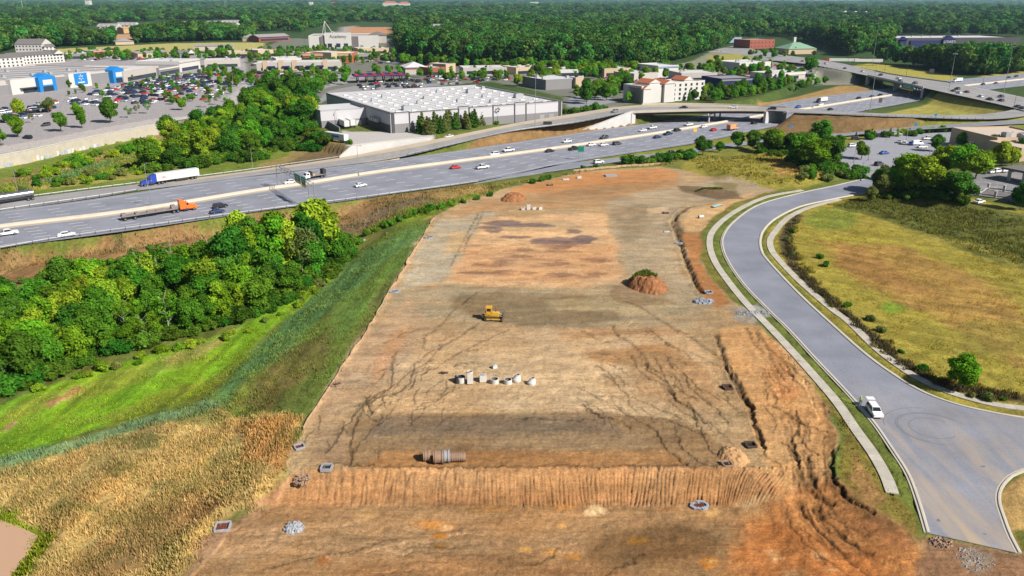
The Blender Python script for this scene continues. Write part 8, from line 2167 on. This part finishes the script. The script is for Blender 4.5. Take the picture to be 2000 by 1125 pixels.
# silt fence along the pad edge
def silt_fence(px, label, h=.55):
    P = resample([U(a, b, 0) for a, b in px], step=2.5); P = [(p[0] + .9 * (vnoise(np.array(p[1] / 4), np.array(p[0] / 4), 3) - .5), p[1]) for p in P]; zs_ = height(np.array([p[0] for p in P]), np.array([p[1] for p in P])); o = (P[0][0], P[0][1], float(zs_[0]))
    t = thing('silt_fence', label, 'fence', o); m = MB(); r_ = random.Random(3); pp = [(p[0] - o[0], p[1] - o[1], float(z_) - o[2]) for p, z_ in zip(P, zs_)]
    for i in range(len(pp) - 1):
        a, b = pp[i], pp[i + 1]; k0, k1 = h * r_.uniform(.7, 1.05), h * r_.uniform(.7, 1.05)
        nx_, ny_ = -(b[1] - a[1]), b[0] - a[0]; l = math.hypot(nx_, ny_); nx_, ny_ = nx_ / l * .02, ny_ / l * .02
        m.add([(a[0] - nx_, a[1] - ny_, a[2] - .1), (b[0] - nx_, b[1] - ny_, b[2] - .1), (b[0] - nx_, b[1] - ny_, b[2] + k1), (a[0] - nx_, a[1] - ny_, a[2] + k0), (a[0] + nx_, a[1] + ny_, a[2] - .1), (b[0] + nx_, b[1] + ny_, b[2] - .1), (b[0] + nx_, b[1] + ny_, b[2] + k1), (a[0] + nx_, a[1] + ny_, a[2] + k0)], [(0, 1, 2, 3), (7, 6, 5, 4), (3, 2, 6, 7), (0, 3, 7, 4), (1, 5, 6, 2)])
    m.build('cloth', M_fence, t)
    b = MB(); b.box((0, 0, .35), (.08, .08, .9)); p0 = None
    for q in pp[:98]:
        if p0 is None: p0 = b.build('stake', M_timber, t); c = p0
        else: c = p0.copy(); COL.objects.link(c); c.parent = t
        c.location = q
silt_fence([(848,427),(802,501),(764,568),(722,638),(666,718),(622,790),(591,840)], 'low tan silt fence along the left edge of the pad')
silt_fence([(1120,335),(1160,331),(1230,325),(1290,322)], 'low grey silt fence along the far end of the site', .9)

# pond
pp = UP([(-300,960),(-100,985),(0,1016),(40,1029),(74,1046),(66,1060),(52,1082),(30,1112),(8,1140),(-60,1300),(-500,1400)], -6.05)
m = MB(); m.prism(pp, -7.0, -6.05); pond = m.build('pond_water', mat('muddy water', A(214, 174, 140), .12, spec=.5)); struct(pond)

# person in a green vest beside the white car
def person(x, y, z, rz):
    t = thing('person', 'person in a lime green safety vest standing behind the parked white car', 'person', (x, y, z), rz)
    def skin(name, pts, edges, rad, mats, root=0):
        me = bpy.data.meshes.new(name); me.from_pydata(pts, edges, []); o = bpy.data.objects.new(name, me); COL.objects.link(o); o.parent = t
        md = o.modifiers.new('skin', 'SKIN'); sub = o.modifiers.new('sub', 'SUBSURF'); sub.levels = 1; sub.render_levels = 2
        for v, r in zip(me.skin_vertices[0].data, rad): v.radius = r if isinstance(r, tuple) else (r, r)
        me.skin_vertices[0].data[root].use_root = True
        dg = bpy.context.evaluated_depsgraph_get(); nm = bpy.data.meshes.new_from_object(o.evaluated_get(dg)); o.modifiers.clear(); o.data = nm; nm.materials.clear()
        for mm in mats: nm.materials.append(mm)
        return o
    Ms, Mj, Mv, Mh = mat('skin', (.42, .25, .17), .6), mat('denim', (.035, .05, .10), .9), mat('lime safety vest', (.38, .75, .06), .7), mat('dark hair', (.02, .015, .012), .7)
    pts = [(0, 0, .95), (0, 0, 1.2), (0, .0, 1.42), (0, .01, 1.52), (0, .03, 1.64), (0, .03, 1.74),
           (.10, 0, .9), (.12, .05, .5), (.12, 0, .09), (.13, .14, .05), (-.10, 0, .9), (-.13, -.02, .5), (-.14, -.06, .09), (-.15, .08, .05),
           (.19, 0, 1.42), (.26, -.02, 1.15), (.24, .16, .95), (.24, .22, .88), (-.19, 0, 1.42), (-.27, .02, 1.15), (-.27, .06, .9), (-.27, .08, .82)]
    ed = [(0, 1), (1, 2), (2, 3), (3, 4), (4, 5), (0, 6), (6, 7), (7, 8), (8, 9), (0, 10), (10, 11), (11, 12), (12, 13), (2, 14), (14, 15), (15, 16), (16, 17), (2, 18), (18, 19), (19, 20), (20, 21)]
    rd = [(.15, .11), (.15, .11), (.15, .1), .055, .095, .085, .09, .06, .045, .045, .09, .06, .045, .045, .065, .048, .036, .03, .065, .048, .036, .03]
    o = skin('body', pts, ed, rd, [Ms, Mj, Mv, Mh])
    for p in o.data.polygons:
        c = p.center
        p.material_index = 1 if c.z < .98 else (2 if c.z < 1.46 and abs(c.x) < .23 else (3 if c.z > 1.72 or (c.z > 1.6 and c.y < -.02) else 0))
        p.use_smooth = True
    for s, hx, hy, hz in ((1, .24, .23, .86), (-1, -.27, .09, .80)):
        m = MB()
        for k in range(4): m.cyl((hx + (k - 1.5) * .02, hy, hz), (hx + (k - 1.5) * .022, hy + .035, hz - .075 + abs(k - 1.4) * .008), .010, .008, 6)
        m.cyl((hx - s * .03, hy + .01, hz + .03), (hx - s * .05, hy + .05, hz - .02), .011, .009, 6); m.build('fingers', Ms, t)
    m = MB(); m.cyl((0, .025, 1.73), (0, .025, 1.80), .115, .10, 14); m.box((0, .12, 1.735), (.16, .12, .02)); m.build('hard_hat', M_white, t)
    m = MB(); m.box((.035, .118, 1.665), (.025, .02, .018)); m.box((-.035, .118, 1.665), (.025, .02, .018)); m.build('eyes', Mh, t); m = MB(); m.box((0, .13, 1.64), (.025, .035, .04)); m.build('nose', Ms, t)
x, y = U(1679, 793, 0); person(x, y, .12, 2.4)
# sign board on legs and lamp posts -------------------------------------------------
M_pole = mat('grey pole', A(186, 188, 192), .5, .5); M_gsign = mat('green road sign', (.005, .16, .10), .5); M_ysign = mat('yellow sign', (.75, .42, .03), .5); M_wood2 = mat('dark pole', A(96, 88, 84), .8)
def lamp_post(px, py, h, label, z=0.0, arm=2.2, rz=0.0, mast=False, m_=None, r=.13):
    x, y = U(px, py, z); t = thing('light_mast' if mast else 'lamp_post', label, 'light mast' if mast else 'lamp post', (x, y, z - .2), rz)
    m = MB(); m.cyl((0, 0, 0), (0, 0, h), r * (1.6 if mast else 1), r * .5, 8); m.cyl((0, 0, 0), (0, 0, .5), r * 2.4, r * 2.2, 8); m.build('pole', m_ or M_pole, t)
    if mast:
        m = MB(); m.tube((0, 0, h - .5), (0, 0, h - .1), 1.0, .1, 14); m.build('lamp_ring', M_pole, t)
        b = MB(); b.box((0, 0, 0), (.7, .5, .45)); p0 = None
        for k in range(6):
            a = k * PI / 3; 
            if p0 is None: p0 = b.build('lamp_head', M_pole, t); c = p0
            else: c = p0.copy(); COL.objects.link(c); c.parent = t
            c.location = (1.2 * math.cos(a), 1.2 * math.sin(a), h - .35); c.rotation_euler.z = a
    else:
        m = MB(); m.cyl((0, 0, h - .15), (arm, 0, h + .25), .07, .05, 6); m.build('arm', m_ or M_pole, t)
        m = MB(); m.box((arm + .3, 0, h + .25), (.9, .34, .16)); m.build('lamp_head', M_pole, t)
    return t
for px, py, h, lb in ((36,381,9,'lamp post behind the motorway at the far left'),(288,364,9,'lamp post beside the cab of the blue truck'),(494,332,9,'lamp post behind the motorway, left of the work truck'),(297,402,9,'thin lamp post in the median above the orange truck'),(701,343,12,'tall thin lamp post in the median left of centre'),(658,248,9,'lamp post in the warehouse yard')):
    lamp_post(px, py, h, lb, 4.0 if py == 248 else 0.0, rz=-.8)
lamp_post(1045, 263, 30, 'tall light mast on the brown bank before the warehouse', .8, mast=True)
lamp_post(1699, 216, 29, 'light mast on the golden mound right of the overpass', 1.0, mast=True); lamp_post(1704, 127, 46, 'tallest light mast, beyond the cross road', 3.0, mast=True); lamp_post(1960, 182, 32, 'light mast at the right edge by the road bridge', 3.0, mast=True)
lamp_post(1852, 182, 26, 'light mast at the right abutment of the road bridge', 6.0, mast=True)
for px, py, h, z_, lb in ((1728,137,14,5,'pole on the grass beyond the road bridge, left'),(1770,146,14,5,'pole on the grass beyond the road bridge, right'),(1919,166,16,3,'pole beside the motorway beyond the road bridge'),(1979,215,12,5.8,'leaning dark pole at the ramp end'),(1606,112,12,4,'pole beside the cross road near the green roof'),(1656,122,14,4,'pole before the long white trailer'),(1770,275,7,.5,'lamp post in the right car park'),(1696,312,6,.5,'small lamp post on the car park island'),(1668,316,6,.5,'lamp post left of the car park island tree'),(1681,352,6.5,.2,'dark lamp post at the far end of the new street'),(365,205,9,5,'lamp post at the edge of the store car park'),(455,160,9,5,'lamp post right of the store car park'),(200,200,9,5,'lamp post amid the parked cars'),(120,210,9,5,'lamp post left of the parked cars'),(1972,288,7,1,'lamp post before the pale flat building'),(1883,352,6.5,1.5,'lamp post before the bright trees'),(1810,330,7,1,'lamp post amid the bright trees')):
    lamp_post(px, py, h, lb, z_, 1.4, rz=1.0, m_=M_wood2 if 'dark' in lb or 'pole' == lb[:4] else M_pole)
# overhead sign gantry
x0, y0 = U(611, 405, 0); x1, y1 = U(548, 366, 0)
t = thing('sign_gantry', 'steel truss sign gantry with green signs across the motorway', 'sign gantry', (x0, y0, -.2), math.atan2(y1 - y0, x1 - x0)); Lg = math.hypot(x1 - x0, y1 - y0)
for xx in (0, Lg):
    for s in (-.9, .9): m = MB(); m.cyl((xx, s, 0), (xx, s, 8.6), .2, .16, 8); m.build('post', M_pole, t)
    m = MB()
    for k in range(4): m.cyl((xx, -.9, 1 + 2 * k), (xx, .9, 3 + 2 * k if k < 3 else 8.4), .06, n=5)
    m.build('brace', M_pole, t)
m = MB(); m.box((0, 0, .35), (1.6, 3.0, 1.1)); m.build('footing', M_pre, t)
for s in (-.6, .6):
    for hz in (7.2, 8.5): m = MB(); m.cyl((0, s, hz), (Lg, s, hz), .09, n=6); m.build('chord', M_pole, t)
m = MB(); k_ = int(Lg / 1.6)
for i in range(k_):
    a, b = i * Lg / k_, (i + 1) * Lg / k_
    for s in (-.6, .6): m.cyl((a, s, 7.2 if i % 2 else 8.5), (b, s, 8.5 if i % 2 else 7.2), .05, n=4, caps=False)
m.build('lattice', M_pole, t)
for a, b, z0_, z1_, ys in ((3.0, 7.4, 6.2, 9.6, 1), (8.2, 14.6, 6.4, 9.4, 1)):
    m = MB(); m.box(((a + b) / 2, ys * .78, (z0_ + z1_) / 2), (b - a, .12, z1_ - z0_)); p = m.build('sign_panel', M_gsign, t)
    m = MB(); m.box(((a + b) / 2, ys * .85, z0_ + .45), ((b - a) * .98, .05, .7)); m.box(((a + b) / 2, -(-ys * .71), z0_ + .45), ((b - a) * .98, .05, .7)); m.build('yellow_strip', M_ysign, p)
    for sy in (.86, .70):
        m = MB()
        for q in range(2): m.box(((a + b) / 2 + (b - a) * .04 * q, sy, z1_ - .8 - .8 * q), ((b - a) * (.62 - .14 * q), .03, .32))
        m.build('legend_bar', M_white, p)
# green sign on the road bridge
a = U(1764, 168.5, 6.2); b = U(1787, 173, 6.2); t = thing('road_sign', 'wide green and yellow exit sign hung on the side of the road bridge', 'road sign', (*a, 5.0), math.atan2(b[1] - a[1], b[0] - a[0])); w_ = math.hypot(b[0] - a[0], b[1] - a[1])
m = MB(); m.box((w_ / 2, -1.2, 1.7), (w_, .2, 3.0)); m.build('sign_panel', M_gsign, t); m = MB(); m.box((w_ / 2, -1.25, -.15), (w_, .2, .6)); m.build('yellow_strip', M_ysign, t); m = MB(); m.box((w_ / 2, -.6, 1.6), (w_ * .9, 1.2, .25)); m.build('bracket', M_pole, t); m = MB(); m.box((w_ * .5, -1.33, 2.2), (w_ * .6, .05, .4)); m.box((w_ * .5, -1.33, 1.2), (w_ * .7, .05, .4)); m.build('legend_bar', M_white, t)
def road_sign(px, py, z, h, w, ph, mt, label, legs=2, rz=0.0):
    x, y = U(px, py, z); t = thing('road_sign', label, 'road sign', (x, y, z - .1), rz)
    for k in range(legs): m = MB(); xx = 0 if legs == 1 else (k - .5) * w * .6; m.cyl((xx, 0, 0), (xx, 0, h), .07, n=6); m.build('leg', M_pole, t)
    m = MB(); m.box((0, -.1, h - ph / 2), (w, .08, ph)); m.build('sign_panel', mt, t)
road_sign(1134, 313, 0, 6.2, 2.6, 2.4, M_gsign, 'small green sign on posts in the gore of the exit ramp'); road_sign(1069, 262, .8, 6.5, 4.4, 4.6, M_trim, 'back of a big dark sign on the brown bank')
road_sign(1357, 264, 0, 3.4, 1.6, 1.6, M_ysign, 'yellow warning sign on the gore grass', 1); road_sign(1718, 206, 0, 5, 2.2, 3, M_wood2, 'brown sign by the guardrail at the golden mound', 1)
road_sign(1544, 255, .5, 3, 1.4, 1.4, M_blue, 'small blue sign behind the trees on the brown slope', 1); road_sign(1787, 251, 2.4, 3, 1.4, 1.4, M_blue, 'small blue sign by the exit ramp hedge', 1); road_sign(1826, 233, 6, 3, 1.2, 1.2, M_blue, 'small blue sign on the ramp guardrail', 1)
road_sign(1817, 154, 4, 8, 4, 3, M_trim, 'dark sign frame on the grass behind the road bridge')
for k, px in enumerate((1905, 1912, 1919, 1927, 1935)):
    pass
# ------------------------------------------------------------------ camera, sky and sun
cam = bpy.data.cameras.new('camera'); cam.sensor_width = 36; cam.lens = 28; cam.clip_end = 60000; cam.clip_start = .5
co = bpy.data.objects.new('camera', cam); COL.objects.link(co)
co.location = (0, 0, HC); co.rotation_euler = (PI / 2 - TH, 0, 0)
S.camera = co
SUN_EL = math.radians(39)
sun_dir = Vector((.82, -.57, 0)).normalized() * math.cos(SUN_EL) + Vector((0, 0, math.sin(SUN_EL)))
w = bpy.data.worlds.new('World'); S.world = w; w.use_nodes = True
bg = w.node_tree.nodes['Background']
sk = w.node_tree.nodes.new('ShaderNodeTexSky'); sk.sky_type = 'NISHITA'; sk.sun_disc = False
sk.sun_elevation = SUN_EL; sk.sun_rotation = math.atan2(sun_dir.x, sun_dir.y)
sk.altitude = 300; sk.air_density = 1.0; sk.dust_density = 1.0; sk.ozone_density = 1.0
w.node_tree.links.new(sk.outputs['Color'], bg.inputs['Color']); bg.inputs['Strength'].default_value = .052
sl = bpy.data.lights.new('sun', 'SUN'); sl.energy = 5.0; sl.angle = math.radians(.53); sl.color = (1, .95, .87)
so = bpy.data.objects.new('sun', sl); COL.objects.link(so)
so.rotation_euler = sun_dir.to_track_quat('Z', 'Y').to_euler(); so.location = (200, -150, 300)
S.view_settings.view_transform = 'Standard'; S.view_settings.look = 'None'
S.view_settings.exposure = .80; S.view_settings.gamma = 1; S.view_settings.use_curve_mapping = False
S.cycles.use_denoising = True
S.cycles.max_bounces = 6; S.cycles.diffuse_bounces = 2; S.cycles.glossy_bounces = 2; S.cycles.transmission_bounces = 3; S.cycles.transparent_max_bounces = 4
S.cycles.sample_clamp_indirect = 4

# the air between: one box of even haze round the scene
hm = bpy.data.materials.new('haze'); hm.use_nodes = True; nt = hm.node_tree; nt.nodes.clear()
ho = nt.nodes.new('ShaderNodeOutputMaterial'); pv = nt.nodes.new('ShaderNodeVolumePrincipled')
pv.inputs['Color'].default_value = (.5, .74, 1.0, 1); pv.inputs['Density'].default_value = 0.00003; pv.inputs['Anisotropy'].default_value = .2
nt.links.new(pv.outputs[0], ho.inputs['Volume'])
hb = MB(); zt = max(110.0, float(GH.max()) + 45); hb.prism([(-27500, -60), (27500, -60), (27500, 26600), (-27500, 26600)], float(GH.min()) - 1.0, zt)
hz = hb.build('haze', hm); tag(hz, kind='stuff')
S.cycles.volume_bounces = 1
